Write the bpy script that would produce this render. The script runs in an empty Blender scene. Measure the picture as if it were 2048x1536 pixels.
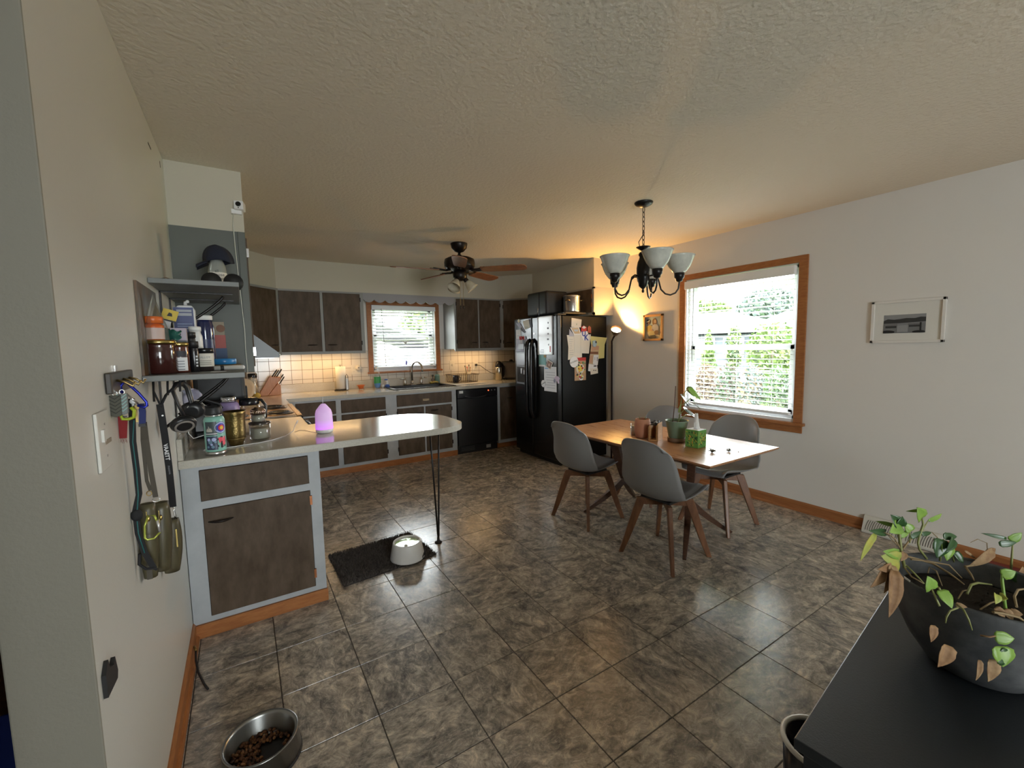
import bpy, math, random
from mathutils import Vector, Matrix
sc = bpy.context.scene
COL = sc.collection
R = random.Random(7)
PI = math.pi

# ------------------------------------------------------------------ camera
XL, XR, H, YB, YW = -.289, 3.876, 2.44, 5.80, 1.136     # left wall, right wall, ceiling, back wall, start of left wall
ZC, YK, YU = .91, 5.09, 5.42                            # counter top, base cabinet face, wall cabinet face
cd = bpy.data.cameras.new('camera'); cam = bpy.data.objects.new('camera', cd); COL.objects.link(cam)
cd.sensor_width = 36.0; cd.lens = 853.25 / 2048 * 36; cd.clip_start = .02
yaw, pitch, roll = .562, .0886, -.0188
fw = Vector((math.sin(yaw) * math.cos(pitch), math.cos(yaw) * math.cos(pitch), -math.sin(pitch)))
r0 = Vector((math.cos(yaw), -math.sin(yaw), 0)); u0 = r0.cross(fw)
rr = math.cos(roll) * r0 + math.sin(roll) * u0; uu = -math.sin(roll) * r0 + math.cos(roll) * u0
mw = Matrix((rr, uu, -fw)).transposed().to_4x4(); mw.translation = (0, 0, 1.4235)
cam.matrix_world = mw
sc.camera = cam

# ------------------------------------------------------------------ world, lights, exposure
sc.view_settings.view_transform = 'Standard'; sc.view_settings.look = 'None'
sc.view_settings.gamma = 1.0; sc.view_settings.exposure = 0.6; sc.view_settings.use_curve_mapping = False
w = bpy.data.worlds.new('overcast_sky'); sc.world = w; w.use_nodes = True
nt = w.node_tree; bg = nt.nodes['Background']
bg.inputs[0].default_value = (.93, .97, 1.0, 1); bg.inputs[1].default_value = 17.0
cy = sc.cycles
cy.use_denoising = True; cy.max_bounces = 9; cy.diffuse_bounces = 5; cy.glossy_bounces = 4
cy.transmission_bounces = 6; cy.transparent_max_bounces = 16; cy.caustics_reflective = False; cy.caustics_refractive = False
cy.sample_clamp_indirect = 6.0

def area(name, loc, to, sx, sy, power, col, portal=False):
    l = bpy.data.lights.new(name, 'AREA'); l.shape = 'RECTANGLE'; l.size = sx; l.size_y = sy; l.energy = power; l.color = col
    if portal: l.cycles.is_portal = True
    o = bpy.data.objects.new(name, l); COL.objects.link(o); o.location = loc
    d = Vector(to) - Vector(loc); o.rotation_euler = d.to_track_quat('-Z', 'Y').to_euler()
    return o
# daylight through the dining window, the sink window and an added fill window behind the camera
area('dining_window_portal', (4.00, 2.27, 1.41), (0, 2.27, 1.41), 1.16, 1.36, 1, (1, 1, 1), True)
area('sink_window_portal', (1.89, 5.92, 1.58), (1.89, 0, 1.58), 1.0, .9, 1, (1, 1, 1), True)
area('fill_window_portal', (.6, -4.02, 1.2), (.6, 0, 1.2), 1.4, 1.8, 1, (1, 1, 1), True)
WARM = (1.0, .57, .21)
area('undercabinet_light', (.83, 5.60, 1.376), (.83, 5.62, 0), .8, .05, 1.6, WARM)
area('undercabinet_light', (2.88, 5.60, 1.376), (2.88, 5.62, 0), .6, .05, 1.2, WARM)
area('range_hood_light', (.0, 3.95, 1.35), (.0, 4.0, 0), .3, .12, 3.2, (1.0, .60, .24))

# ------------------------------------------------------------------ helpers
class B:
    """collects shapes into one mesh"""
    def __init__(s): s.v = []; s.f = []; s.m = []; s.s = []
    def add(s, vs, fs, mi=0, sm=False):
        o = len(s.v); s.v += [tuple(v) for v in vs]
        for f in fs: s.f.append(tuple(i + o for i in f)); s.m.append(mi); s.s.append(sm)
        return s
    def box(s, a, b, mi=0):
        (x0, y0, z0), (x1, y1, z1) = a, b
        x0, x1 = min(x0, x1), max(x0, x1); y0, y1 = min(y0, y1), max(y0, y1); z0, z1 = min(z0, z1), max(z0, z1)
        v = [(x0, y0, z0), (x1, y0, z0), (x1, y1, z0), (x0, y1, z0), (x0, y0, z1), (x1, y0, z1), (x1, y1, z1), (x0, y1, z1)]
        return s.add(v, [(0, 3, 2, 1), (4, 5, 6, 7), (0, 1, 5, 4), (1, 2, 6, 5), (2, 3, 7, 6), (3, 0, 4, 7)], mi)
    def obox(s, c, size, rot=None, mi=0):
        h = [x / 2 for x in size]; q = B().box((-h[0], -h[1], -h[2]), h)
        mt = Matrix.Translation(c) @ (rot if rot is not None else Matrix())
        return s.add([mt @ Vector(v) for v in q.v], q.f, mi)
    def prism(s, poly, plane, d0, d1, mi=0, sm=False):
        """2-d polygon in plane xy / xz / yz, extruded along the third axis"""
        def P(p, d): return {'xy': (p[0], p[1], d), 'xz': (p[0], d, p[1]), 'yz': (d, p[0], p[1])}[plane]
        n = len(poly); v = [P(p, d0) for p in poly] + [P(p, d1) for p in poly]
        fs = [tuple(range(n - 1, -1, -1)), tuple(range(n, 2 * n))]
        o = len(s.v); s.add(v, fs, mi, False)
        for i in range(n): s.f.append((o + i, o + (i + 1) % n, o + n + (i + 1) % n, o + n + i)); s.m.append(mi); s.s.append(sm)
        return s
    def tube(s, pts, r, n=8, mi=0, closed=False, flat=None):
        pts = [Vector(p) for p in pts]; N = len(pts); rs = r if isinstance(r, (list, tuple)) else [r] * N
        vs = []; fs = []; up = None
        for i, p in enumerate(pts):
            a = pts[(i - 1) % N] if (closed or i > 0) else p; b = pts[(i + 1) % N] if (closed or i < N - 1) else p
            t = (b - a).normalized()
            if up is None: up = Vector((0, 0, 1)) if abs(t.z) < .9 else Vector((1, 0, 0))
            x = up.cross(t)
            if x.length < 1e-5: x = Vector((1, 0, 0)).cross(t)
            x.normalize(); y = t.cross(x).normalized(); up = y
            for k in range(n):
                a_ = 2 * PI * (k + .5) / n; vs.append(p + x * math.cos(a_) * rs[i] + y * math.sin(a_) * rs[i] * (flat or 1))
        m = N if closed else N - 1
        for i in range(m):
            j = (i + 1) % N
            for k in range(n): fs.append((i * n + k, i * n + (k + 1) % n, j * n + (k + 1) % n, j * n + k))
        s.add(vs, fs, mi, n > 4)
        if not closed:
            o = len(s.v) - len(vs); s.f += [tuple(o + k for k in range(n - 1, -1, -1)), tuple(o + (N - 1) * n + k for k in range(n))]; s.m += [mi, mi]; s.s += [False, False]
        return s
    def lathe(s, prof, c=(0, 0, 0), n=24, mt=None, mi=0, sm=True, arc=None, sx=1, sy=1):
        """revolve (radius, height) pairs about z through c"""
        vs = []; fs = []; N = len(prof)
        for r, z in prof:
            for k in range(n):
                a = 2 * PI * k / n; vs.append(Vector((r * math.cos(a) * sx, r * math.sin(a) * sy, z)))
        for i in range(N - 1):
            for k in range(n): fs.append((i * n + k, i * n + (k + 1) % n, (i + 1) * n + (k + 1) % n, (i + 1) * n + k))
        mm = Matrix.Translation(c) @ (mt if mt is not None else Matrix())
        o = len(s.v); s.add([mm @ v for v in vs], fs, mi, sm)
        if prof[0][0] > 1e-4: s.f.append(tuple(o + k for k in range(n - 1, -1, -1))); s.m.append(mi); s.s.append(False)
        if prof[-1][0] > 1e-4 and abs(prof[-1][0] - prof[0][0]) + abs(prof[-1][1] - prof[0][1]) > 1e-6:
            s.f.append(tuple(o + (N - 1) * n + k for k in range(n))); s.m.append(mi); s.s.append(False)
        return s
    def shell(s, prof, c=(0, 0, 0), n=24, mi=0, sx=1, sy=1, mt=None):
        """revolved open vessel without caps (profile goes outside up, then inside down)"""
        a = len(s.f); s.lathe(prof, c, n, mt, mi, True, None, sx, sy)
        keep = [i for i in range(len(s.f)) if i < a or len(s.f[i]) == 4 or i == a + (len(prof) - 1) * n]
        s.f = [s.f[i] for i in keep]; s.m = [s.m[i] for i in keep]; s.s = [s.s[i] for i in keep]
        return s
    def grid(s, fn, nu, nv, mi=0, sm=True):
        vs = [fn(i / nu, j / nv) for i in range(nu + 1) for j in range(nv + 1)]
        fs = [(i * (nv + 1) + j, (i + 1) * (nv + 1) + j, (i + 1) * (nv + 1) + j + 1, i * (nv + 1) + j + 1) for i in range(nu) for j in range(nv)]
        return s.add(vs, fs, mi, sm)
    def ell(s, c, r, nu=8, nv=6, mi=0, mt=None):
        pr = [(math.sin(PI * i / nv), -math.cos(PI * i / nv)) for i in range(nv + 1)]
        M_ = (mt if mt is not None else Matrix()) @ Matrix.Diagonal((r[0], r[1], r[2], 1))
        return s.lathe([(max(p[0], 1e-5), p[1]) for p in pr], c, nu, M_, mi)
    def xf(s, mt):
        s.v = [tuple(mt @ Vector(v)) for v in s.v]; return s

ORG = {}
def link(name, b, m, org, parent=None, bevel=0, solid=0, sub=0, bs=2):
    me = bpy.data.meshes.new(name)
    me.from_pydata([(v[0] - org[0], v[1] - org[1], v[2] - org[2]) for v in b.v], [], b.f)
    for q in (m if isinstance(m, (list, tuple)) else [m]): me.materials.append(q)
    me.polygons.foreach_set('material_index', b.m); me.polygons.foreach_set('use_smooth', b.s)
    me.validate(); me.update()
    o = bpy.data.objects.new(name, me); COL.objects.link(o)
    if parent is None: o.location = org
    else: o.parent = parent
    if solid: q = o.modifiers.new('solid', 'SOLIDIFY'); q.thickness = solid; q.offset = 0
    if sub: q = o.modifiers.new('sub', 'SUBSURF'); q.levels = sub; q.render_levels = sub
    if bevel: q = o.modifiers.new('bevel', 'BEVEL'); q.width = bevel; q.segments = bs; q.limit_method = 'ANGLE'; q.harden_normals = False
    return o
def meta(o, label, cat, group=None, kind=None):
    if label: o['label'] = label
    if cat: o['category'] = cat
    if group: o['group'] = group
    if kind: o['kind'] = kind
    return o
def thing(name, label, cat, loc, group=None):
    o = bpy.data.objects.new(name, None); o.empty_display_size = .05; COL.objects.link(o); o.location = loc; ORG[o] = tuple(loc)
    return meta(o, label, cat, group)
def part(name, b, m, parent, bevel=0, solid=0, sub=0, label=None, bs=2):
    o = link(name, b, m, ORG[parent], parent, bevel, solid, sub, bs); ORG[o] = ORG[parent]
    if label: o['label'] = label
    return o
def single(name, b, m, label, cat, group=None, bevel=0, solid=0, sub=0, kind=None):
    xs, ys, zs = zip(*b.v); org = ((min(xs) + max(xs)) / 2, (min(ys) + max(ys)) / 2, min(zs))
    o = link(name, b, m, org, None, bevel, solid, sub); ORG[o] = org
    return meta(o, label, cat, group, kind)
def struct(name, b, m, bevel=0):
    xs, ys, zs = zip(*b.v); org = ((min(xs) + max(xs)) / 2, (min(ys) + max(ys)) / 2, min(zs))
    o = link(name, b, m, org, None, bevel); ORG[o] = org; o['kind'] = 'structure'; return o
def copy_child(src, parent, loc, rot=None, name=None):
    c = src.copy(); COL.objects.link(c); c.parent = parent; c.location = loc
    if rot is not None: c.rotation_euler = rot
    return c
def dup(root, loc, rz, label, group=None):
    r = root.copy(); COL.objects.link(r); r.location = loc; r.rotation_euler = (0, 0, rz); r['label'] = label
    if group: r['group'] = group
    for ch in list(root.children):
        c = ch.copy(); COL.objects.link(c); c.parent = r
        for g in ch.children: d = g.copy(); COL.objects.link(d); d.parent = c
    return r
def text(body, size, mt, m, parent, name='lettering', ext=.0004, bold=0, align='CENTER'):
    """flat lettering as a mesh; mt places its xy plane in the world"""
    cu = bpy.data.curves.new('lettering', 'FONT'); cu.body = body; cu.size = size; cu.extrude = ext; cu.offset = bold
    cu.align_x = align; cu.align_y = 'CENTER'; cu.resolution_u = 2
    t = bpy.data.objects.new('lettering', cu); COL.objects.link(t)
    me = bpy.data.meshes.new_from_object(t.evaluated_get(bpy.context.evaluated_depsgraph_get()))
    bpy.data.objects.remove(t); bpy.data.curves.remove(cu)
    me.transform(Matrix.Translation([-x for x in ORG[parent]]) @ mt); me.materials.clear(); me.materials.append(m)
    o = bpy.data.objects.new(name, me); COL.objects.link(o); o.parent = parent; ORG[o] = ORG[parent]
    return o
def frame(o, x, y):
    """matrix with origin o, local x and y axes as given"""
    x = Vector(x).normalized(); z = x.cross(Vector(y)).normalized(); y = z.cross(x)
    m = Matrix((x, y, z)).transposed().to_4x4(); m.translation = o; return m

# ------------------------------------------------------------------ materials
MATS = {}
def mat(name, col=(.5, .5, .5), rough=.5, metal=0, spec=.5, col2=None, nscale=20, stretch=(1, 1, 1), namt=1, lo=.35, hi=.65,
        bump=0, bscale=200, alpha=1, coat=0, emit=None, estr=0, trans=0, sub=0, detail=4, rand=0, sheen=0, rvar=0):
    if name in MATS: return MATS[name]
    m = bpy.data.materials.new(name); m.use_nodes = True; nt = m.node_tree; N = nt.nodes; L = nt.links
    p = N['Principled BSDF']; p.inputs['Base Color'].default_value = (*col, 1); p.inputs['Roughness'].default_value = rough
    p.inputs['Metallic'].default_value = metal; p.inputs['Specular IOR Level'].default_value = spec
    p.inputs['Coat Weight'].default_value = coat; p.inputs['Coat Roughness'].default_value = .08
    p.inputs['Transmission Weight'].default_value = trans; p.inputs['Alpha'].default_value = alpha
    if sheen: p.inputs['Sheen Weight'].default_value = sheen
    if sub: p.inputs['Subsurface Weight'].default_value = sub; p.inputs['Subsurface Radius'].default_value = (.01, .01, .01)
    if emit: p.inputs['Emission Color'].default_value = (*emit, 1); p.inputs['Emission Strength'].default_value = estr
    if col2 or bump or rvar:
        g = N.new('ShaderNodeNewGeometry'); mp = N.new('ShaderNodeMapping'); mp.inputs['Scale'].default_value = stretch
        L.new(g.outputs['Position'], mp.inputs['Vector'])
        vec = mp.outputs[0]
        if rand:
            oi = N.new('ShaderNodeObjectInfo'); va = N.new('ShaderNodeVectorMath'); va.operation = 'MULTIPLY_ADD'
            cb = N.new('ShaderNodeCombineXYZ')
            for i in range(3): L.new(oi.outputs['Random'], cb.inputs[i])
            L.new(cb.outputs[0], va.inputs[0]); va.inputs[1].default_value = (rand, rand * 1.7, rand * .6); L.new(mp.outputs[0], va.inputs[2]); vec = va.outputs[0]
    if col2 or rvar:
        n = N.new('ShaderNodeTexNoise'); n.inputs['Scale'].default_value = nscale; n.inputs['Detail'].default_value = detail
        n.inputs['Roughness'].default_value = .6
        L.new(vec, n.inputs['Vector'])
        if col2:
            r = N.new('ShaderNodeValToRGB'); r.color_ramp.elements[0].position = lo; r.color_ramp.elements[1].position = hi
            r.color_ramp.elements[0].color = (*col, 1); r.color_ramp.elements[1].color = (*col2, 1)
            L.new(n.outputs['Fac'], r.inputs['Fac']); L.new(r.outputs[0], p.inputs['Base Color'])
        if rvar:
            mr = N.new('ShaderNodeMapRange'); mr.inputs['To Min'].default_value = max(.02, rough - rvar); mr.inputs['To Max'].default_value = rough + rvar
            L.new(n.outputs['Fac'], mr.inputs['Value']); L.new(mr.outputs[0], p.inputs['Roughness'])
    if bump:
        bn = N.new('ShaderNodeTexNoise'); bn.inputs['Scale'].default_value = bscale; bn.inputs['Detail'].default_value = 3
        L.new(vec, bn.inputs['Vector'])
        bp = N.new('ShaderNodeBump'); bp.inputs['Strength'].default_value = bump; bp.inputs['Distance'].default_value = .004
        L.new(bn.outputs['Fac'], bp.inputs['Height']); L.new(bp.outputs[0], p.inputs['Normal'])
    MATS[name] = m; return m
def glassy(name, tint=(1, 1, 1), refl=.08, rough=.02):
    """thin clear glass: mostly see-through with a facing-dependent reflection"""
    m = bpy.data.materials.new(name); m.use_nodes = True; nt = m.node_tree; N = nt.nodes; L = nt.links
    N.remove(N['Principled BSDF']); out = N['Material Output']
    t = N.new('ShaderNodeBsdfTransparent'); t.inputs[0].default_value = (*tint, 1)
    g = N.new('ShaderNodeBsdfGlossy'); g.inputs['Roughness'].default_value = rough
    f = N.new('ShaderNodeLayerWeight'); f.inputs['Blend'].default_value = .25
    mr = N.new('ShaderNodeMapRange'); mr.inputs['To Min'].default_value = refl * .5; mr.inputs['To Max'].default_value = min(1, refl * 7)
    mx = N.new('ShaderNodeMixShader'); L.new(f.outputs['Facing'], mr.inputs['Value']); L.new(mr.outputs[0], mx.inputs[0])
    L.new(t.outputs[0], mx.inputs[1]); L.new(g.outputs[0], mx.inputs[2]); L.new(mx.outputs[0], out.inputs['Surface'])
    MATS[name] = m; return m

WALL = mat('wall_paint', (.70, .675, .64), .55, bump=.12, bscale=140)
WALLG = mat('left_wall_paint', (.655, .65, .61), .38, bump=.10, bscale=90)
CEIL = mat('ceiling_texture', (.70, .645, .545), .8, bump=.9, bscale=55)
SOFF = mat('soffit_paint', (.52, .485, .39), .6, bump=.1, bscale=140)
GREY = mat('grey_cabinet_paint', (.37, .395, .42), .42, col2=(.44, .465, .49), nscale=6, bump=.04, bscale=60)
DGREY = mat('dark_grey_paint', (.10, .11, .095), .5, bump=.05, bscale=80)
SHELF = mat('shelf_grey', (.17, .18, .175), .45, bump=.05, bscale=80)
DOOR = mat('stained_plywood', (.062, .040, .023), .55, spec=.3, col2=(.105, .074, .050), nscale=5, stretch=(3, 3, 1.2), detail=7, bump=.06, bscale=90, rand=3)
OAK = mat('orange_oak_trim', (.30, .105, .030), .38, col2=(.40, .16, .05), nscale=14, stretch=(1, 1, 6), detail=6)
OAKH = mat('orange_oak_base', (.27, .10, .033), .4, col2=(.36, .145, .05), nscale=9, stretch=(4, .6, 10), detail=5)
WINW = mat('white_vinyl', (.80, .81, .82), .35)
SLAT = mat('blind_slat_white', (.80, .81, .81), .4, trans=0)
LAM = mat('speckled_laminate', (.50, .47, .41), .14, col2=(.58, .55, .485), nscale=120, detail=6, lo=.3, hi=.7, coat=.2)
LAME = mat('laminate_edge', (.42, .40, .34), .3, col2=(.50, .48, .42), nscale=120, detail=6)
BLK = mat('black_gloss', (.010, .010, .012), .22)
BLKM = mat('black_matte', (.013, .013, .014), .5)
BLKS = mat('black_satin_metal', (.012, .010, .010), .35, metal=.3)
CHROME = mat('chrome', (.75, .75, .77), .14, metal=1)
STEEL = mat('brushed_steel', (.55, .54, .53), .28, metal=1)
BRASS = mat('aged_brass', (.30, .21, .08), .38, metal=1, col2=(.42, .31, .13), nscale=40)
WHITE = mat('white_plastic', (.78, .78, .77), .35)
PAPER = mat('white_paper', (.74, .75, .77), .7)
GLASS = glassy('clear_glass', (.97, .98, .98), .10)
PANE = glassy('window_pane', (.97, .985, .98), .05, .0)
BRONZE = mat('oil_rubbed_bronze', (.018, .013, .011), .36, metal=.55)

def slate():
    m = bpy.data.materials.new('slate_look_vinyl'); m.use_nodes = True; nt = m.node_tree; N = nt.nodes; L = nt.links; p = N['Principled BSDF']
    g = N.new('ShaderNodeNewGeometry'); oi = N.new('ShaderNodeObjectInfo')
    fl = N.new('ShaderNodeMath'); fl.operation = 'MULTIPLY'; fl.inputs[1].default_value = 37.0; L.new(oi.outputs['Random'], fl.inputs[0])
    sn = N.new('ShaderNodeMath'); sn.operation = 'MULTIPLY'; sn.inputs[1].default_value = 4.0; L.new(oi.outputs['Random'], sn.inputs[0])
    fr = N.new('ShaderNodeMath'); fr.operation = 'FLOOR'; L.new(sn.outputs[0], fr.inputs[0])
    an = N.new('ShaderNodeMath'); an.operation = 'MULTIPLY'; an.inputs[1].default_value = PI / 2; L.new(fr.outputs[0], an.inputs[0])
    rt = N.new('ShaderNodeVectorRotate'); rt.rotation_type = 'Z_AXIS'; L.new(g.outputs['Position'], rt.inputs['Vector']); L.new(an.outputs[0], rt.inputs['Angle'])
    ad = N.new('ShaderNodeVectorMath'); ad.operation = 'ADD'; cb = N.new('ShaderNodeCombineXYZ')
    L.new(fl.outputs[0], cb.inputs[0]); L.new(fl.outputs[0], cb.inputs[2]); L.new(rt.outputs[0], ad.inputs[0]); L.new(cb.outputs[0], ad.inputs[1])
    mp = N.new('ShaderNodeMapping'); mp.inputs['Scale'].default_value = (1, 1.45, 1); L.new(ad.outputs[0], mp.inputs['Vector'])
    def noise(s, d, ro, dist=0):
        n = N.new('ShaderNodeTexNoise'); n.inputs['Scale'].default_value = s; n.inputs['Detail'].default_value = d; n.inputs['Roughness'].default_value = ro
        n.inputs['Distortion'].default_value = dist; L.new(mp.outputs[0], n.inputs['Vector']); return n
    a = noise(5.0, 9, .66, 1.4); b = noise(15, 9, .74, 1.0); c = noise(9, 7, .62, 2.2)
    ra = N.new('ShaderNodeValToRGB'); e = ra.color_ramp.elements
    e[0].position = .30; e[0].color = (.125, .115, .110, 1); e[1].position = .72; e[1].color = (.56, .49, .40, 1)
    k = e.new(.43); k.color = (.235, .21, .185, 1); k = e.new(.54); k.color = (.36, .315, .265, 1)
    L.new(a.outputs['Fac'], ra.inputs['Fac'])
    rb = N.new('ShaderNodeValToRGB'); e = rb.color_ramp.elements
    e[0].position = .33; e[0].color = (.36, .36, .37, 1); e[1].position = .68; e[1].color = (1.75, 1.66, 1.55, 1); k = e.new(.5); k.color = (.95, .95, .95, 1)
    L.new(b.outputs['Fac'], rb.inputs['Fac'])
    # light veins where the third noise crosses its middle value
    s1 = N.new('ShaderNodeMath'); s1.operation = 'SUBTRACT'; s1.inputs[1].default_value = .5; L.new(c.outputs['Fac'], s1.inputs[0])
    s2 = N.new('ShaderNodeMath'); s2.operation = 'ABSOLUTE'; L.new(s1.outputs[0], s2.inputs[0])
    vr = N.new('ShaderNodeMapRange'); vr.inputs['From Max'].default_value = .022; vr.inputs['To Min'].default_value = .45; vr.inputs['To Max'].default_value = 0; L.new(s2.outputs[0], vr.inputs['Value'])
    m0 = N.new('ShaderNodeMix'); m0.data_type = 'RGBA'; m0.inputs['B'].default_value = (.60, .54, .46, 1); L.new(vr.outputs[0], m0.inputs['Factor']); L.new(ra.outputs[0], m0.inputs['A'])
    mx = N.new('ShaderNodeMix'); mx.data_type = 'RGBA'; mx.blend_type = 'MULTIPLY'; mx.inputs['Factor'].default_value = 1
    L.new(m0.outputs['Result'], mx.inputs['A']); L.new(rb.outputs[0], mx.inputs['B']); L.new(mx.outputs['Result'], p.inputs['Base Color'])
    mr = N.new('ShaderNodeMapRange'); mr.inputs['To Min'].default_value = .13; mr.inputs['To Max'].default_value = .30
    L.new(b.outputs['Fac'], mr.inputs['Value']); L.new(mr.outputs[0], p.inputs['Roughness'])
    mh = N.new('ShaderNodeMath'); mh.operation = 'ADD'; L.new(b.outputs['Fac'], mh.inputs[0]); L.new(a.outputs['Fac'], mh.inputs[1])
    bp = N.new('ShaderNodeBump'); bp.inputs['Strength'].default_value = .10; bp.inputs['Distance'].default_value = .004
    L.new(mh.outputs[0], bp.inputs['Height']); L.new(bp.outputs[0], p.inputs['Normal'])
    p.inputs['Specular IOR Level'].default_value = .55
    return m
SLATE = slate()

# ================================================================== STRUCTURE
GROUT = mat('dark_grout', (.045, .036, .028), .7)
TILEW = mat('cream_wall_tile', (.66, .60, .52), .16, col2=(.70, .645, .565), nscale=3, rand=5)
GROUTW = mat('brown_tile_grout', (.20, .15, .11), .8)
floor = struct('floor', B().box((-.41, -4, -.12), (XR + .12, YB, -.0025)), GROUT)
def tile_bm(w, d, t=.0025, c=.0012):
    h = B(); x, y = w / 2, d / 2
    return h.add([(-x, -y, -t), (x, -y, -t), (x, y, -t), (-x, y, -t), (-x + c, -y + c, 0), (x - c, -y + c, 0), (x - c, y - c, 0), (-x + c, y - c, 0)],
                 [(4, 5, 6, 7), (0, 1, 5, 4), (1, 2, 6, 5), (2, 3, 7, 6), (3, 0, 4, 7)])
def tile_field(parent, m, us, vs, place, gap, holes=(), rng=None):
    """one object per tile; equal tiles share mesh data"""
    cache = {}; org = Vector(ORG[parent])
    for u0, u1 in zip(us[:-1], us[1:]):
        for v0, v1 in zip(vs[:-1], vs[1:]):
            rects = [(u0, u1, v0, v1)]
            for hu0, hu1, hv0, hv1 in holes:      # cut the opening out of the tile
                nr = []
                for a0, a1, b0, b1 in rects:
                    if a1 <= hu0 or a0 >= hu1 or b1 <= hv0 or b0 >= hv1: nr.append((a0, a1, b0, b1)); continue
                    if a0 < hu0: nr.append((a0, hu0, b0, b1))
                    if a1 > hu1: nr.append((hu1, a1, b0, b1))
                    if b0 < hv0: nr.append((max(a0, hu0), min(a1, hu1), b0, hv0))
                    if b1 > hv1: nr.append((max(a0, hu0), min(a1, hu1), hv1, b1))
                rects = nr
            for a0, a1, b0, b1 in rects:
                if a1 - a0 < .012 or b1 - b0 < .012: continue
                w_, d_ = round(a1 - a0 - gap, 4), round(b1 - b0 - gap, 4)
                if (w_, d_) not in cache:
                    t = tile_bm(w_, d_); me = bpy.data.meshes.new('tile'); me.from_pydata(t.v, [], t.f); me.materials.append(m); me.update(); cache[w_, d_] = me
                o = bpy.data.objects.new('tile', cache[w_, d_]); COL.objects.link(o); o.parent = parent
                p, rot = place((a0 + a1) / 2, (b0 + b1) / 2); o.location = Vector(p) - org
                if rot is not None: o.rotation_euler = rot
def lines(start, pitch, lo, hi):
    k = math.ceil((lo - start) / pitch); out = [lo]
    while start + k * pitch < hi - .004:
        if start + k * pitch > lo + .004: out.append(start + k * pitch)
        k += 1
    return out + [hi]
ux = lines(.364, .3125, XL, XR); vy = lines(2.222, .3145, -.294, YK + .02)
tile_field(floor, SLATE, ux, vy, lambda u, v: ((u, v, 0), None), .0032)
f2 = part('tile_field', B().box((-.41, -4, -.0025), (XR, -.297, 0)), SLATE, floor); f2['kind'] = 'stuff'
WOODF = mat('brown_wood_floor', (.08, .035, .012), .4, col2=(.14, .06, .02), nscale=6, stretch=(1, 8, 1))
struct('floor', B().box((-3.72, -4, -.12), (-.41, 3.2, 0)), WOODF)
struct('ceiling', B().box((-3.72, -4.12, H), (XR + .12, YB + .12, H + .12)), CEIL)

# walls with openings
wr = B()
for a, b in (((XR, -4.12, -.1), (XR + .12, 1.734, H)), ((XR, 2.782, -.1), (XR + .12, YB + .12, H)), ((XR, 1.734, -.1), (XR + .12, 2.782, .745)), ((XR, 1.734, 2.055), (XR + .12, 2.782, H))): wr.box(a, b)
struct('wall_right', wr, WALL)
KX0, KX1, KZ0, KZ1 = 1.475, 2.365, 1.135, 2.0
wb = B()
for a, b in (((XL - .12, YB, -.1), (KX0, YB + .12, H)), ((KX1, YB, -.1), (XR, YB + .12, H)), ((KX0, YB, -.1), (KX1, YB + .12, KZ0)), ((KX0, YB, KZ1), (KX1, YB + .12, H))): wb.box(a, b)
wallb = struct('wall_back', wb, WALL)
struct('wall_left', B().box((XL - .12, YW, -.1), (XL, YB, H)), WALLG, bevel=.004)
struct('wall_left_end', B().box((XL - .122, YW - .004, -.1), (XL + .0005, YW + .003, H)), mat('shaded_taupe_end', (.22, .205, .165), .6, bump=.15, bscale=140), bevel=.003)  # thin cap; its dark taupe also stands in for shade on the wall end
DX0, DX1, DZ0, DZ1 = -.1, 1.3, .30, 2.1
wl = B()
for a, b in (((-3.72, -4.12, -.1), (DX0, -4, H)), ((DX1, -4.12, -.1), (XR, -4, H)), ((DX0, -4.12, -.1), (DX1, -4, DZ0)), ((DX0, -4.12, DZ1), (DX1, -4, H))): wl.box(a, b)
struct('wall_front', wl, WALL)
struct('wall_living', B().box((-3.72, -4, -.1), (-3.6, 3.2, H)), WALL)
struct('wall_left', B().box((XL - .12, -4, -.1), (XL, -.15, H)), WALLG)
struct('wall_hall', B().box((-3.6, 3.08, -.1), (XL - .12, 3.2, H)), mat('hall_brown_paint', (.16, .075, .035), .6))
# soffit above the wall cabinets
ZS = 2.105
sof = [(XL, 2.957), (.058, 2.957), (.058, 5.10), (.365, YU), (3.25, YU), (3.56, 5.06), (3.56, 3.80), (XR, 3.80), (XR, YB), (XL, YB)]
struct('wall_soffit', B().prism(sof, 'xy', ZS, H), SOFF)
# dents and scuffs at the top of the left wall are small dark chips
chip = B(); chip.box((XL, 2.49, 2.335), (XL + .0012, 2.56, 2.342)); chip.box((XL, 2.83, 2.355), (XL + .0012, 2.84, 2.385))
struct('trim_chips', chip, BLKM)

# baseboards
def base_profile(d=.012, h=.083): return [(0, 0), (d + .012, 0), (d + .012, .010), (d + .008, .018), (d, .022), (d, h - .012), (d * .4, h), (0, h)]
bb = B(); pr = base_profile()
bb.prism([(XR - x, z) for x, z in pr], 'xz', 1.222, 3.78); bb.prism([(XR - x, z) for x, z in pr], 'xz', -4, .79)
struct('baseboard_right', bb, OAKH)
struct('baseboard_left', B().prism([(XL + x, z) for x, z in pr][::-1], 'xz', YW, 2.545), OAK)

# wall tiles on the back wall: each tile is a part of wall_back
gb = B().box((XL, YB - .004, 1.012), (KX0 - .07, YB - .0015, 1.40)).box((KX1 + .07, YB - .004, 1.012), (XR, YB - .0015, 1.40)).box((KX0 - .07, YB - .004, 1.012), (KX1 + .07, YB - .0015, KZ0 - .03))
part('grout_bed', gb, GROUTW, wallb)
tile_field(wallb, TILEW, lines(.495, .1165, .03, 3.70), lines(1.063, .1165, 1.012, 1.40), lambda u, v: ((u, YB - .005, v), (PI / 2, 0, 0)), .0028,
           holes=[(KX0 - .07, KX1 + .07, KZ0 - .03, 3)])

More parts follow.
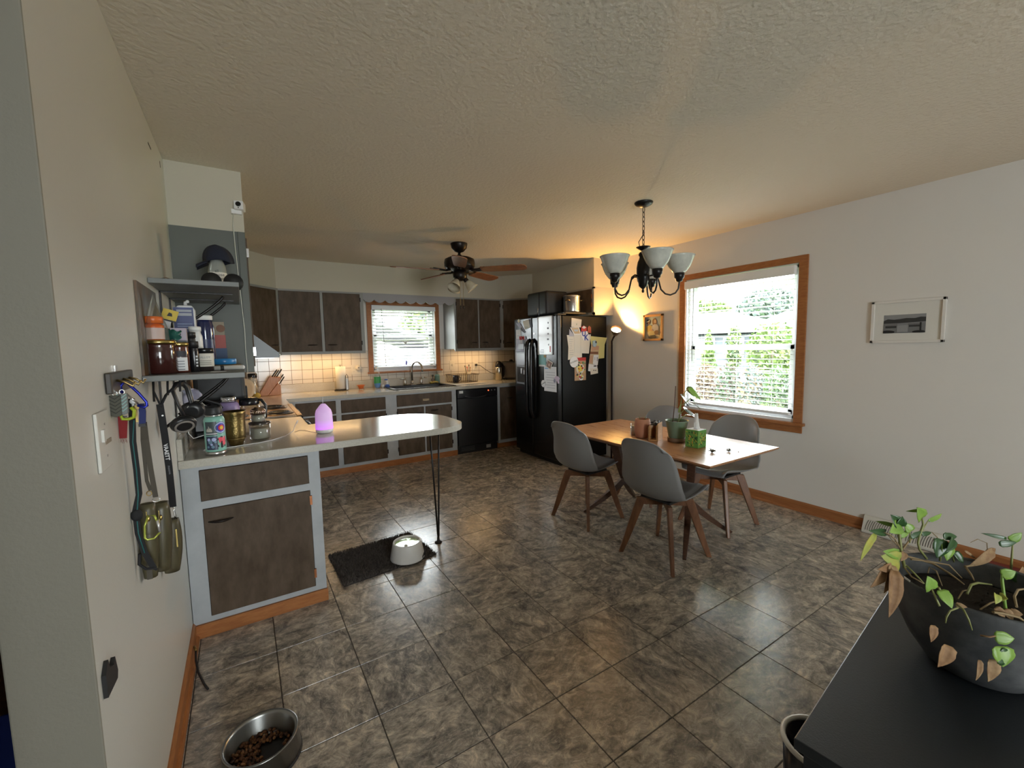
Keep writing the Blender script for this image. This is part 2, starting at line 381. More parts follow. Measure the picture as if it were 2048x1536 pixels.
# ------------------------------------------------------------------ windows
def window(name, pane_axis, a0, a1, z0, z1, wall_in, wall_out, cas, head, stool, apron, mid):
    """double-hung window in a wall; a runs along the wall, d goes outwards"""
    sgn = 1
    def P(a, d, z): return (d, a, z) if pane_axis == 'x' else (a, d, z)
    def bx(b, a_0, a_1, d0, d1, zz0, zz1): b.box(P(a_0, d0, zz0), P(a_1, d1, zz1)); return b
    fr = B(); t = .03; di, do = wall_in + .03, wall_out - .005
    for q in ((a0, a0 + t, z0, z1), (a1 - t, a1, z0, z1), (a0, a1, z1 - t, z1), (a0, a1, z0, z0 + t)): bx(fr, q[0], q[1], di, do, q[2], q[3])
    root = struct(name, fr, WINW)
    s = .045
    for k, (zz0, zz1, dd) in enumerate(((z0 + t, mid + .022, wall_in + .055), (mid - .022, z1 - t, wall_in + .082))):
        sb = B()
        for q in ((a0 + t, a0 + t + s, zz0, zz1), (a1 - t - s, a1 - t, zz0, zz1), (a0 + t, a1 - t, zz1 - s, zz1), (a0 + t, a1 - t, zz0, zz0 + s)): bx(sb, q[0], q[1], dd, dd + .022, q[2], q[3])
        sash = part('sash', sb, WINW, root, bevel=.003)
        part('pane', bx(B(), a0 + t + s, a1 - t - s, dd + .009, dd + .013, zz0 + s, zz1 - s), PANE, sash)
    # wooden casing, each board a part
    c = .012
    part('casing', bx(B(), a0 - cas, a0, wall_in - .016, wall_in, z0 - .02, z1), OAK, root, bevel=.003)
    part('casing', bx(B(), a1, a1 + cas, wall_in - .016, wall_in, z0 - .02, z1), OAK, root, bevel=.003)
    if head: part('casing', bx(B(), a0 - cas, a1 + cas, wall_in - .016, wall_in, z1, z1 + head), OAK, root, bevel=.003)
    part('stool', bx(B(), a0 - cas - .02, a1 + cas + .02, wall_in - .045, wall_in, z0 - .045, z0 - .02), OAK, root, bevel=.004)
    if apron: part('apron', bx(B(), a0 - cas, a1 + cas, wall_in - .014, wall_in, z0 - .045 - apron, z0 - .045), OAK, root, bevel=.003)
    # white jamb lining
    jl = B()
    for q in ((a0 - .001, a0 + .006, z0, z1), (a1 - .006, a1 + .001, z0, z1), (a0, a1, z1 - .006, z1), (a0, a1, z0 - .02, z0 + .004)): bx(jl, q[0], q[1], wall_in, do, q[2], q[3])
    part('jamb_lining', jl, WINW, root)
    return root
window('window_1', 'x', 1.734, 2.782, .765, 2.055, XR, XR + .12, .068, .055, 0, .062, 1.375)
window('window_2', 'y', KX0, KX1, KZ0, KZ1, YB, YB + .12, .062, .055, 0, 0, 1.60)
# unseen window added behind the camera, placed and sized for fill light
q = B()
for a, b in (((DX0, -4.08, DZ0), (DX0 + .06, -4.03, DZ1)), ((DX1 - .06, -4.08, DZ0), (DX1, -4.03, DZ1)), ((DX0, -4.08, DZ0), (DX1, -4.03, DZ0 + .06)), ((DX0, -4.08, DZ1 - .06), (DX1, -4.03, DZ1)), ((.57, -4.08, DZ0), (.63, -4.03, DZ1))): q.box(a, b)
w3 = struct('fill_window', q, WINW); part('pane', B().box((DX0 + .06, -4.06, DZ0 + .06), (DX1 - .06, -4.055, DZ1 - .06)), PANE, w3)

# ------------------------------------------------------------------ blinds
def blind(name, label, axis, a0, a1, ztop, zbot, d, pitch, tilt, cords, wand, valance, railcurve=0):
    def P(a, dd, z): return (dd, a, z) if axis == 'x' else (a, dd, z)
    ac = (a0 + a1) / 2
    t = thing(name, label, 'blind', P(ac, d, zbot))
    hr = B(); hr.box(P(a0, d - .03, ztop - .05), P(a1, d + .02, ztop - .005)); part('headrail', hr, WINW, t)
    vb = B(); vb.box(P(a0 - .012, d - .048, ztop - valance), P(a1 + .012, d - .036, ztop)); vb.box(P(a0 - .012, d - .036, ztop - valance), P(a0 - .002, d, ztop)); vb.box(P(a1 + .002, d - .036, ztop - valance), P(a1 + .012, d, ztop))
    part('valance', vb, SLAT, t, bevel=.004)
    # one curved slat shared by all
    w = .048; n = 5; L = a1 - a0 - .01; s = B(); vs = []
    for side in (0, 1):
        for k in range(n):
            u = -w / 2 + w * k / (n - 1); zz = .004 * (1 - (2 * u / w) ** 2) + (.0012 if side else -.0012)
            for e in (-L / 2, L / 2): vs.append((e, u, zz))
    fs = []
    for k in range(n - 1):
        a = 2 * k; fs += [(a, a + 1, a + 3, a + 2), (2 * n + a, 2 * n + a + 2, 2 * n + a + 3, 2 * n + a + 1)]
    fs += [(0, 2 * n, 2 * n + 1, 1), (2 * n - 2, 2 * n - 1, 4 * n - 1, 4 * n - 2)]
    fs += [tuple([2 * k for k in range(n)] + [2 * n + 2 * k for k in range(n - 1, -1, -1)]), tuple([2 * k + 1 for k in range(n - 1, -1, -1)] + [2 * n + 2 * k + 1 for k in range(n)])]
    me = bpy.data.meshes.new('slat'); me.from_pydata(vs, [], fs); me.materials.append(SLAT); me.update()
    z = ztop - valance + .012; k = 0; org = Vector(ORG[t])
    while z > zbot + .03:
        o = bpy.data.objects.new('slat', me); COL.objects.link(o); o.parent = t
        o.location = Vector(P(ac, d, z)) - org
        o.rotation_euler = (tilt, 0, PI / 2) if axis == 'x' else (tilt, R.uniform(-.004, .004) + railcurve * k, 0)
        z -= pitch; k += 1
    br = B(); br.box(P(a0 + .004, d - .024, zbot), P(a1 - .004, d + .024, zbot + .022)); o = part('bottom_rail', br, SLAT, t, bevel=.004)
    for c in cords:
        for dd in (-.026, .026): part('ladder_cord', B().tube([P(c, d + dd, ztop - .04), P(c, d + dd, zbot + .01)], .0011, 4), SLAT, t)
    wa, wz0, wz1, wsl = wand
    part('tilt_wand', B().tube([P(wa, d - .055, wz0), P(wa + wsl, d - .06, wz1)], .0032, 6), mat('grey_wand', (.22, .22, .22), .4), t)
    return t
blind('window_blind', 'wide white slatted blind hanging in the dining window behind the table', 'x', 1.762, 2.76, 2.035, .80, XR - .002 + .0, .0415, .06,
      (1.93, 2.25, 2.58), (2.66, 1.96, 1.24, 0), .075)
blind('window_blind', 'small white slatted blind hanging in the window over the sink', 'y', KX0 + .012, KX1 - .012, 1.995, 1.155, YB + .012, .0415, .42,
      (1.62, 2.21), (1.60, 1.95, 1.19, .03), .06)

# ================================================================== OUTSIDE
LAWN = mat('lawn_green', (0.066, 0.117, 0.017), .9, col2=(.125, .165, .04), nscale=3, detail=8)
struct('ground', B().box((4.1, -20, -.75), (60, 60, -.6)).box((-20, 6.1, -.75), (4.1, 60, -.6)), LAWN)
def leaf_cloud(n, c, r, size, seed, cone=0):
    q = random.Random(seed); b = B()
    for _ in range(n):
        while True:
            p = Vector((q.uniform(-1, 1), q.uniform(-1, 1), q.uniform(-1, 1)))
            if .35 < p.length < 1: break
        if cone: k = (1 - (p.z + 1) / 2 * .85); p.x *= k; p.y *= k
        o = Vector((c[0] + p.x * r[0], c[1] + p.y * r[1], c[2] + p.z * r[2]))
        d = Vector((q.gauss(0, 1), q.gauss(0, 1), q.gauss(0, .6) + .4)).normalized(); e = d.orthogonal().normalized(); f = d.cross(e); s = size * q.uniform(.6, 1.3)
        b.add([o - e * s, o + f * s * .5, o + e * s, o - f * s * .5], [(0, 1, 2, 3)], 0 if q.random() < .65 else 1)
    return b
G1 = mat('leaf_fresh_green', (0.066, 0.113, 0.027), .6); G2 = mat('leaf_light_green', (0.117, 0.172, 0.047), .6)
G3 = mat('leaf_deep_green', (0.039, 0.070, 0.031), .6); G4 = mat('leaf_blue_green', (0.078, 0.109, 0.094), .6)
T1 = mat('twig_brown', (0.078, 0.048, 0.033), .8); T2 = mat('dry_tan', (0.140, 0.098, 0.055), .8)
BARK = mat('bark', (.16, .11, .08), .9)
def shrub(label, c, r, n, size, ms, seed, cone=0, group='shrubs outside the dining window'):
    t = thing('shrub', label, 'shrub', (c[0], c[1], c[2] - r[2]), group)
    f = part('foliage', leaf_cloud(n, c, r, size, seed, cone), ms, t); f['kind'] = 'stuff'
    part('stem', B().tube([(c[0], c[1], -.62), (c[0], c[1], c[2])], .03, 6), BARK, t)
    return t
hedge = [('brown and tan twiggy shrub at the fence, beside the left window edge', 6.30, (T1, T2)), ('dark green shrub with brown twigs, second along the fence', 5.74, (G3, T1)),
         ('green shrub with tan stalks in the middle of the fence line', 5.18, (G4, T2)), ('leafy deep green shrub low at the fence, fourth along', 4.62, (G3, G1)), ('bright leafy shrub at the near end of the fence', 4.06, (G1, T1))]
for i, (lb, y, ms) in enumerate(hedge): shrub(lb, (9.6, y, .16), (.42, .27, .77), 1500, .045, ms, 20 + i)
shrub('narrow pointed light green conifer in front of the grey house', (13, 8.45, 1.0), (.34, .34, .9), 900, .07, (G2, G1), 31, 1)
shrub('slim yellow green shrub standing by the house wall', (13.2, 7.72, 1.2), (.22, .22, .8), 700, .07, (G2, G3), 32)
shrub('broad bright green bush before the pale garage', (12.6, 6.25, 1.15), (.6, .72, .85), 1700, .075, (G2, G1), 33)
shrub('bright green bush close to the window edge by the garage', (12.6, 5.1, 1.1), (.5, .38, .85), 1100, .075, (G2, G1), 34)
def tree(label, c, r, n, size, ms, seed):
    t = thing('tree', label, 'tree', (c[0], c[1], -.6), 'trees behind the grey house')
    f = part('crown', leaf_cloud(n, c, r, size, seed), ms, t); f['kind'] = 'stuff'
    part('trunk', B().tube([(c[0], c[1], -.6), (c[0] + .1, c[1], c[2])], [.22, .12], 8), BARK, t)
tree('pale green spreading tree behind the grey house roof', (24, 16.3, 3.1), (1.8, 1.9, .95), 2600, .16, (G2, G1), 41)
tree('tall hazy blue green tree above the house roof', (25, 12.7, 3.15), (1.8, 1.55, 1.2), 2800, .16, (G4, G3), 42)
# grey ranch house across the gardens
HW = mat('blue_grey_siding', (0.086, 0.098, 0.121), .7); RF = mat('pale_grey_shingle', (0.082, 0.086, 0.098), .8, col2=(.10, .105, .117), nscale=6); HTR = mat('white_house_trim', (0.234, 0.234, 0.242), .6); DGL = mat('dark_window_glass', (.10, .12, .15), .1)
t = thing('house', 'low blue grey house with pale hip roof seen through the dining window', 'house', (18, 10, -.6))
hw = B()
for k in range(9): hw.box((17.0, 9.2, -.6 + k * .26), (20.5, 15.2, -.6 + k * .26 + .245)); hw.box((17.03, 9.23, -.6 + k * .26 + .245), (20.5, 15.2, -.6 + k * .26 + .26))
part('wall', hw, HW, t)
part('roof', B().add([(16.5, 8.75, 1.88), (21, 8.75, 1.88), (21, 16, 1.88), (16.5, 16, 1.88), (18.7, 11.2, 2.80), (18.7, 14, 2.80), (16.5, 8.75, 1.78), (21, 8.75, 1.78), (21, 16, 1.78), (16.5, 16, 1.78)],
     [(0, 4, 5, 3), (0, 1, 4), (1, 2, 5, 4), (2, 3, 5), (6, 7, 1, 0), (7, 8, 2, 1), (8, 9, 3, 2), (9, 6, 0, 3), (6, 9, 8, 7)]), RF, t)
for y in (9.95, 11.2, 13.0):
    f = part('window', B().box((16.97, y - .45, .75), (17.0, y + .45, 1.6)), HTR, t); part('pane', B().box((16.955, y - .38, .82), (16.968, y + .38, 1.53)), DGL, f)
t = thing('garage', 'pale garage with long low grey roof beside the grey house', 'garage', (17, 6, -.6))
part('wall', B().box((16.2, 3.0, -.6), (20, 8.2, 1.9)), mat('pale_siding', (0.203, 0.195, 0.187), .7), t)
part('roof', B().add([(15.9, 2.4, 2.0), (15.9, 8.7, 2.0), (18.4, 8.7, 2.6), (18.4, 2.4, 2.6), (15.9, 2.4, 1.9), (15.9, 8.7, 1.9), (18.4, 8.7, 2.5), (18.4, 2.4, 2.5)],
     [(0, 3, 2, 1), (4, 5, 6, 7), (0, 1, 5, 4), (1, 2, 6, 5), (2, 3, 7, 6), (3, 0, 4, 7)]), RF, t)
part('door', B().box((16.17, 5.6, -.6), (16.2, 7.4, 1.4)), HTR, t)
# chain-link fence
FEN = mat('galvanised_wire', (.50, .52, .53), .4, metal=.6)
t = thing('wire_fence', 'low galvanised wire fence standing behind the shrubs', 'fence', (10.3, 5, -.6))
for y in (3.2, 4.7, 6.2, 7.7): part('post', B().tube([(10.3, y, -.6), (10.3, y, .75)], .025, 6), FEN, t)
part('rail', B().tube([(10.3, 2.4, .73), (10.3, 8.4, .73)], .02, 6), FEN, t)
wm = B()
for k in range(46):
    y = 2.4 + k * .13
    wm.tube([(10.3, y, -.55), (10.3, min(y + 1.25, 8.4), .7 if y + 1.25 <= 8.4 else -.55 + (8.4 - y))], .004, 3); wm.tube([(10.3, y, .7), (10.3, min(y + 1.25, 8.4), -.55 if y + 1.25 <= 8.4 else .7 - (8.4 - y))], .004, 3)
wm = part('mesh', wm, FEN, t); wm['kind'] = 'stuff'
# house behind the sink window
PB = mat('pinkish_brick', (.22, .14, .13), .8, col2=(.27, .185, .17), nscale=9, rand=4)
t = thing('house', 'pink brick house with pale gable seen through the sink window', 'house', (3.5, 11, -.6))
part('wall', B().box((1.6, 11.0, -.6), (4.55, 14, 1.25)), mat('brick_mortar', (.30, .28, .27), .9), t)
bm_ = None
for r_ in range(7):
    for k in range(9):
        x = 1.7 + k * .32 + (.16 if r_ % 2 else 0)
        if x > 4.3: continue
        if bm_ is None:
            bm_ = part('brick', B().box((x, 10.985, .28 + r_ * .14), (x + .30, 11.0, .28 + r_ * .14 + .125)), PB, t); x_0 = x; r_0 = r_
        else: copy_child(bm_, t, (x - x_0, 0, (r_ - r_0) * .14))
part('siding', B().box((4.55, 10.9, -.6), (7.5, 14, 1.5)), HTR, t)
part('roof', B().add([(1.2, 10.6, 2.75), (4.9, 10.6, 1.35), (4.9, 14, 1.35), (1.2, 14, 2.75), (1.2, 10.6, 2.65), (4.9, 10.6, 1.25), (4.9, 14, 1.25), (1.2, 14, 2.65)],
     [(0, 3, 2, 1), (4, 5, 6, 7), (0, 1, 5, 4), (1, 2, 6, 5), (2, 3, 7, 6), (3, 0, 4, 7)]), RF, t)
f = part('window', B().box((3.2, 10.96, .55), (4.2, 10.985, 1.3)), HTR, t); part('pane', B().box((3.26, 10.95, .61), (4.14, 10.96, 1.24)), DGL, f)
t = thing('tree', 'soft green tree beyond the brick house roof', 'tree', (6.6, 17, -.6))
f = part('crown', leaf_cloud(2200, (6.6, 17, 2.0), (1.3, 1.2, 1.2), .13, 44), (G2, G4), t); f['kind'] = 'stuff'
part('trunk', B().tube([(6.6, 17, -.6), (6.6, 17, 3)], [.2, .1], 8), BARK, t)

# ================================================================== CABINETS AND COUNTERS
def face_cab(name, label, group, axis, a0, a1, z0, z1, front, back, openings, toe=None, pull_side=None, framem=GREY):
    """cabinet whose face lies on plane front; openings: (a0,a1,z0,z1,kind,handle a, handle z, handle kind, hinge side)"""
    P = lambda a, d, z: (a, d, z)
    sg = 1 if back > front else -1
    t = thing(name, label, 'cabinet', ((a0 + a1) / 2, (front + back) / 2, z0 if not toe else 0), group)
    b = B(); zb = z0 + (.03 if z0 > 1 else 0)
    if name == 'base_cabinet' and a0 == 1.485:      # open box so that the sink bowl hangs inside
        for q in ((a0, a0 + .02, z0, z1), (a1 - .02, a1, z0, z1), (a0, a1, z0, z0 + .02)): b.box(P(q[0], front + .02 * sg, q[2]), P(q[1], back, q[3]))
    else: b.box(P(a0, front + .02 * sg, zb), P(a1, back, z1))
    part('body', b, framem, t)
    # face frame: stiles and rails around the openings
    fr = B(); xs = sorted({a0, a1} | {o[0] for o in openings} | {o[1] for o in openings}); zs = sorted({z0, z1} | {o[2] for o in openings} | {o[3] for o in openings})
    for i in range(len(xs) - 1):
        for k in range(len(zs) - 1):
            xm, zm = (xs[i] + xs[i + 1]) / 2, (zs[k] + zs[k + 1]) / 2
            if not any(o[0] < xm < o[1] and o[2] < zm < o[3] for o in openings): fr.box(P(xs[i], front, zs[k]), P(xs[i + 1], front + .02 * sg, zs[k + 1]))
    part('face_frame', fr, framem, t)
    for (o0, o1, q0, q1, kind, ha, hz, hk, hinge) in openings:
        e = -.006
        d = part('drawer' if kind == 'drawer' else 'door', B().box(P(o0 - e * 0 + .002, front - .008 * sg, q0 + .002), P(o1 - .002, front + .016 * sg, q1 - .002)), DOOR, t, bevel=.003)
        if hk == 'bow': part('handle', pull(ha, front - .008 * sg, hz, sg), BRONZE, d, label='dark bow handle')
        if hk == 'cup': part('handle', B().grid(lambda u, v: (ha + (u - .5) * .085, front - (.008 + .020 * math.sin(PI * v * .55) * math.sin(PI * max(.02, min(.98, u)))) * sg, hz + .013 - v * .026), 10, 5), mat('cream_cup_pull', (.55, .45, .30), .3, metal=.5), d, solid=.002, label='pale cup handle')
        if hinge:
            hx = o0 if hinge == 'l' else o1
            for hz_ in (q0 + (q1 - q0) * .14, q1 - (q1 - q0) * .10): part('hinge', B().box(P(hx - .006, front - .012 * sg, hz_ - .025), P(hx + .006, front - .002 * sg, hz_ + .025)), COPPER if pull_side else BRONZE, d)
    return t
COPPER = mat('copper_hinge', (.35, .13, .05), .4, metal=.6)
def pull(a, d, z, sg):
    pts = []; rs = []
    for k in range(9):
        u = -1 + k / 4; pts.append((a + u * .052, d - sg * (.003 + .022 * (1 - u * u)), z)); rs.append(.0022 + .0045 * (1 - u * u))
    return B().tube(pts, rs, 8)
HZ = .77
# back run under the sink
face_cab('base_cabinet', 'base cabinet with drawer over door next to the stove corner', 'base cabinets under the back counter', 'x', .36, .89, .07, .872, YK, YB - .01,
         [(.45, .858, .70, .848, 'drawer', .65, HZ, None, None), (.45, .858, .105, .682, 'door', .8, .6, None, 'l')], True)
face_cab('base_cabinet', 'base cabinet with drawer over door between stove corner and sink', 'base cabinets under the back counter', 'x', .89, 1.485, .07, .872, YK, YB - .01,
         [(.913, 1.416, .70, .848, 'drawer', 1.2, HZ, None, None), (.913, 1.416, .105, .682, 'door', 1.05, .62, 'bow', 'r')], True)
face_cab('base_cabinet', 'sink base cabinet with wide false drawer and two doors', 'base cabinets under the back counter', 'x', 1.485, 2.335, .07, .872, YK, YB - .01,
         [(1.55, 2.275, .712, .855, 'drawer', 1.92, .775, 'cup', None), (1.55, 1.892, .11, .690, 'door', 1.82, .62, 'bow', 'l'), (1.912, 2.268, .11, .690, 'door', 2.03, .635, 'bow', 'r')], True)
face_cab('base_cabinet', 'narrow dark base cabinet between dishwasher and black fridge', 'base cabinets under the back counter', 'x', 2.965, 3.44, .07, .872, YK, YB - .01,
         [(3.0, 3.42, .115, .855, 'door', 3.16, .70, 'bow', None)], True)
tk = B().box((.36, YK - .006, 0), (2.335, YK + .01, .07)).box((2.965, YK + .03, 0), (3.44, YK + .04, .07)); struct('baseboard_back', tk, OAK)
# peninsula cabinet facing the camera
YP = 2.5455
face_cab('peninsula_cabinet', 'grey framed brown cabinet with drawer over door at the end of the peninsula', None, 'x', XL + .003, .327, .07, .872, YP, 3.20,
         [(-.215, .270, .690, .848, 'drawer', 0, 0, None, None), (-.212, .272, .098, .652, 'door', -.14, .585, 'bow', 'r')], True, True)
struct('baseboard_peninsula', B().box((XL, YP - .010, 0), (.332, YP + .01, .068)).box((.322, YP, 0), (.332, 3.2, .068)), OAK)
face_cab('base_cabinet', 'base cabinet facing the kitchen beside the stove', None, 'x', XL + .003, .33, .07, .872, 3.64, 3.21, [(-.2, .27, .11, .84, 'door', 0, .6, None, None)], True)

# wall cabinets
G_ = 'wall cabinets with brown doors'
face_cab('wall_cabinet', 'brown two-door wall cabinet to the left of the sink window', G_, 'x', .365, 1.292, 1.372, ZS, YU, YB,
         [(.378, .803, 1.402, 2.085, 'door', .70, 1.478, 'bow', 'l'), (.833, 1.252, 1.402, 2.085, 'door', .915, 1.478, 'bow', 'r')], framem=mat('warm_grey_frame', (.27, .27, .255), .45, bump=.04, bscale=60))
face_cab('wall_cabinet', 'brown two-door wall cabinet to the right of the sink window', G_, 'x', 2.50, 3.25, 1.366, ZS, YU, YB,
         [(2.527, 2.862, 1.402, 2.085, 'door', 2.80, 1.485, 'bow', 'l'), (2.884, 3.225, 1.402, 2.085, 'door', 2.97, 1.485, 'bow', 'r')], framem=MATS['warm_grey_frame'])
def diag_cab(label, poly, p0, p1, z0, hk, frm):
    """corner cabinet: poly is its plan, p0-p1 the diagonal face (left to right as one faces it)"""
    c = Vector(((p0[0] + p1[0]) / 2, (p0[1] + p1[1]) / 2, z0))
    t = thing('corner_cabinet', label, 'cabinet', c, G_)
    part('body', B().prism(poly, 'xy', z0, ZS), frm, t)
    x = Vector((p1[0] - p0[0], p1[1] - p0[1], 0)); L = x.length; x.normalize(); n = Vector((x.y, -x.x, 0))
    mt = Matrix((x, -n, Vector((0, 0, 1)))).transposed().to_4x4(); mt.translation = (p0[0], p0[1], 0)
    fr = B()
    for a, b, zz0, zz1 in ((0, .035, z0, ZS), (L - .035, L, z0, ZS), (.035, L - .035, z0, z0 + .035), (.035, L - .035, ZS - .022, ZS)): fr.box((a, -.018, zz0), (b, 0, zz1))
    part('face_frame', fr.xf(mt), frm, t)
    d = part('door', B().box((.037, -.024, z0 + .037), (L - .037, -.002, ZS - .024)).xf(mt), DOOR, t, bevel=.003)
    part('handle', pull(L - .10 if hk > 0 else .12, -.024, z0 + .11, 1).xf(mt), BRONZE, d, label='dark bow handle')
    for zz in (z0 + .12, ZS - .11): part('hinge', B().box((.031, -.030, zz - .025), (.042, -.02, zz + .025)).xf(mt), BRONZE, d)
FRM = MATS['warm_grey_frame']
diag_cab('brown corner wall cabinet above the range end of the counter', [(.058, 5.10), (.365, YU), (.365, YB), (XL, YB), (XL, 5.10)], (.058, 5.10), (.365, YU), 1.372, 1, FRM)
diag_cab('brown corner wall cabinet beside the black fridge', [(3.25, YU), (3.56, 5.06), (XR, 5.06), (XR, YB), (3.25, YB)], (3.25, YU), (3.56, 5.06), 1.366, -1, FRM)
# left run: wall cabinets seen from their dark grey end; doors face the kitchen (+x)
def side_cab(label, y0, y1, z0, doors, xf_=.058, frm=DGREY, name='wall_cabinet', xb=XL, sg=1, hinge=True):
    t = thing(name, label, 'cabinet', ((xf_ + xb) / 2, (y0 + y1) / 2, z0), G_)
    b = B().box((xb, y0, z0), (xf_ - .02 * sg, y1, ZS)); part('body', b, frm, t)
    fr = B(); ys = [y0] + [v for d in doors for v in d] + [y1]
    for i in range(0, len(ys), 2): fr.box((xf_ - .02 * sg, ys[i], z0), (xf_, ys[i + 1], ZS))
    fr.box((xf_ - .02 * sg, y0, z0), (xf_, y1, z0 + .03)); fr.box((xf_ - .02 * sg, y0, ZS - .022), (xf_, y1, ZS)); part('face_frame', fr, frm, t)
    for a, b_ in doors:
        d = part('door', B().box((xf_ - .015 * sg, a + .002, z0 + .032), (xf_ + .008 * sg, b_ - .002, ZS - .024)), DOOR, t, bevel=.003)
        for zz in (z0 + .12, ZS - .11): part('hinge', B().box((xf_ + .002 * sg, a - .006, zz - .025), (xf_ + .014 * sg, a + .006, zz + .025)), CHROME if hinge else COPPER, d)
    return t
t = side_cab('dark grey end of the wall cabinet behind the two wall shelves', 2.957, 3.60, 1.30, [(2.985, 3.57)])
part('end_panel_trim', B().box((.022, 2.949, 1.30), (.058, 2.957, ZS)), DGREY, t, bevel=.002)
side_cab('short brown wall cabinet above the black range hood', 3.60, 4.44, 1.56, [(3.62, 4.42)])
side_cab('brown wall cabinet between range hood and corner cabinet', 4.44, 5.10, 1.372, [(4.47, 5.07)])
side_cab('short brown cabinet above the black fridge', 3.80, 5.06, 1.775, [(3.83, 4.42), (4.44, 5.03)], xf_=3.56, frm=mat('cream_grey_frame', (.40, .38, .34), .45), name='fridge_cabinet', xb=XR, sg=-1, hinge=False)
# scalloped valance board over the sink window
pts = [(1.292, ZS), (1.292, 2.028)]; n = 9; wv = (2.50 - 1.292) / n
for k in range(n):
    for j in range(1, 9): u = j / 8; pts.append((1.292 + (k + u) * wv, 2.028 - .036 * math.sin(PI * u) ** .8))
pts.append((2.50, ZS))
single('valance_board', B().prism(pts[::-1], 'xz', YU, YU + .018), mat('grey_lilac_paint', (.30, .295, .31), .5), 'grey scalloped wooden board spanning the two cabinets above the sink window', 'valance')

# counters
t = thing('back_counter', 'cream laminate worktop along the back wall holding the sink', 'counter', (1.9, 5.4, .872))
SKX0, SKX1, SKY0, SKY1 = 1.56, 2.37, 5.20, 5.70
cb = B()
for a, b in (((.36, 5.062, .872), (SKX0 + .02, YB - .002, ZC)), ((SKX1 - .02, 5.062, .872), (3.62, YB - .002, ZC)), ((SKX0, 5.062, .872), (SKX1, SKY0 + .02, ZC)), ((SKX0, SKY1 - .02, .872), (SKX1, YB - .002, ZC)), ((XL + .002, 4.56, .872), (.36, YB - .002, ZC))): cb.box(a, b)
part('worktop', cb, LAM, t)
part('edge_band', B().box((.36, 5.060, .872), (3.62, 5.063, ZC - .001)).box((.3595, 4.56, .872), (.3625, 5.063, ZC - .001)), LAME, t)
part('backsplash', B().box((XL + .002, YB - .022, ZC), (3.70, YB - .002, 1.012)), LAM, t, bevel=.003)
t = thing('peninsula_counter', 'cream laminate peninsula top with rounded free end on one hairpin leg', 'counter', (.4, 2.9, .872))
poly = [(XL + .002, 2.508), (1.05, 2.512)]
for k in range(1, 9):
    a = -PI / 2 + k * PI / 2 / 9; poly.append((1.05 + .215 * math.cos(a), 2.73 + .218 * math.sin(a)))
poly += [(1.265, 2.76)]
for k in range(0, 9):
    a = k * PI / 2 / 8; poly.append((.965 + .30 * math.cos(a), 2.93 + .33 * math.sin(a)))
poly += [(.356, 3.22), (.356, 3.665), (XL + .002, 3.665)]
part('worktop', B().prism(poly, 'xy', .873, ZC), LAM, t, bevel=.003)
eb = B(); n = len(poly); C0 = Vector((.4, 2.9))
for i in range(n - 2):
    p, q = Vector(poly[i]), Vector(poly[i + 1]); d = (q - p).normalized(); nn = Vector((d.y, -d.x)) * .0015
    eb.prism([tuple(p), tuple(p + nn), tuple(q + nn), tuple(q)], 'xy', .872, ZC - .002)
part('edge_band', eb, LAME, t)
sp = B().box((XL + .001, 2.52, ZC), (XL + .022, 3.665, 1.012)); part('backsplash', sp, LAM, t, bevel=.002)
hp = part('hairpin_leg', B().tube([(1.075, 2.80, .872), (1.10, 2.82, .5), (1.128, 2.845, .05), (1.131, 2.848, .03)], .0065, 8).tube([(1.185, 2.90, .872), (1.162, 2.876, .5), (1.136, 2.851, .05), (1.131, 2.848, .03)], .0065, 8), BLKS, t, label='black steel hairpin leg')
part('foot', B().lathe([(.026, 0), (.026, .007), (.012, .012), (.008, .045), (.006, .05)], (1.131, 2.848, 0), 16), BLKS, hp)
part('mounting_plate', B().box((1.06, 2.785, .866), (1.20, 2.915, .873)), BLKS, hp)

# dishwasher
t = thing('dishwasher', 'black built-in dishwasher between sink cabinet and narrow cabinet', 'dishwasher', (2.65, 5.4, 0))
part('body', B().box((2.345, YK + .03, .02), (2.955, YB - .05, .862)), BLKM, t)
d = part('door', B().box((2.35, YK - .012, .11), (2.95, YK + .03, .745)), mat('black_door', (.012, .013, .015), .28), t, bevel=.004)
cp = part('control_panel', B().box((2.35, YK - .016, .75), (2.95, YK + .03, .862)), BLK, t, bevel=.004)
part('handle', B().grid(lambda u, v: (2.45 + u * .33, YK - .018 - .012 * math.sin(PI * v), .775 - .020 * math.sin(PI * u) - v * .012), 12, 4), mat('dark_grip', (.05, .05, .055), .3), cp, solid=.003)
for i, x in enumerate((2.81, 2.86, 2.91)): part('button', B().lathe([(.009, 0), (.009, .006), (.006, .009)], (x, YK - .016, .83), 10, Matrix.Rotation(PI / 2, 4, 'X')), mat('red_lamp', (.5, .05, .02), .3, emit=(1, .15, .05), estr=1.2) if i == 0 else mat('grey_button', (.2, .2, .2), .4), cp)
part('sticker', B().box((2.375, YK - .0175, .815), (2.43, YK - .0155, .85)), PAPER, cp)
part('kick_plate', B().box((2.35, YK + .02, 0), (2.95, YK + .03, .10)), BLKM, t)
part('sticker', B().box((2.78, YK + .017, .03), (2.85, YK + .0205, .075)), mat('grey_sticker', (.35, .36, .36), .6), t)
vs = B()
for k in range(5): vs.box((2.40, YK + .014, .03 + k * .013), (2.60, YK + .021, .036 + k * .013))
part('vent', vs, mat('dark_vent', (.06, .06, .06), .5), t)

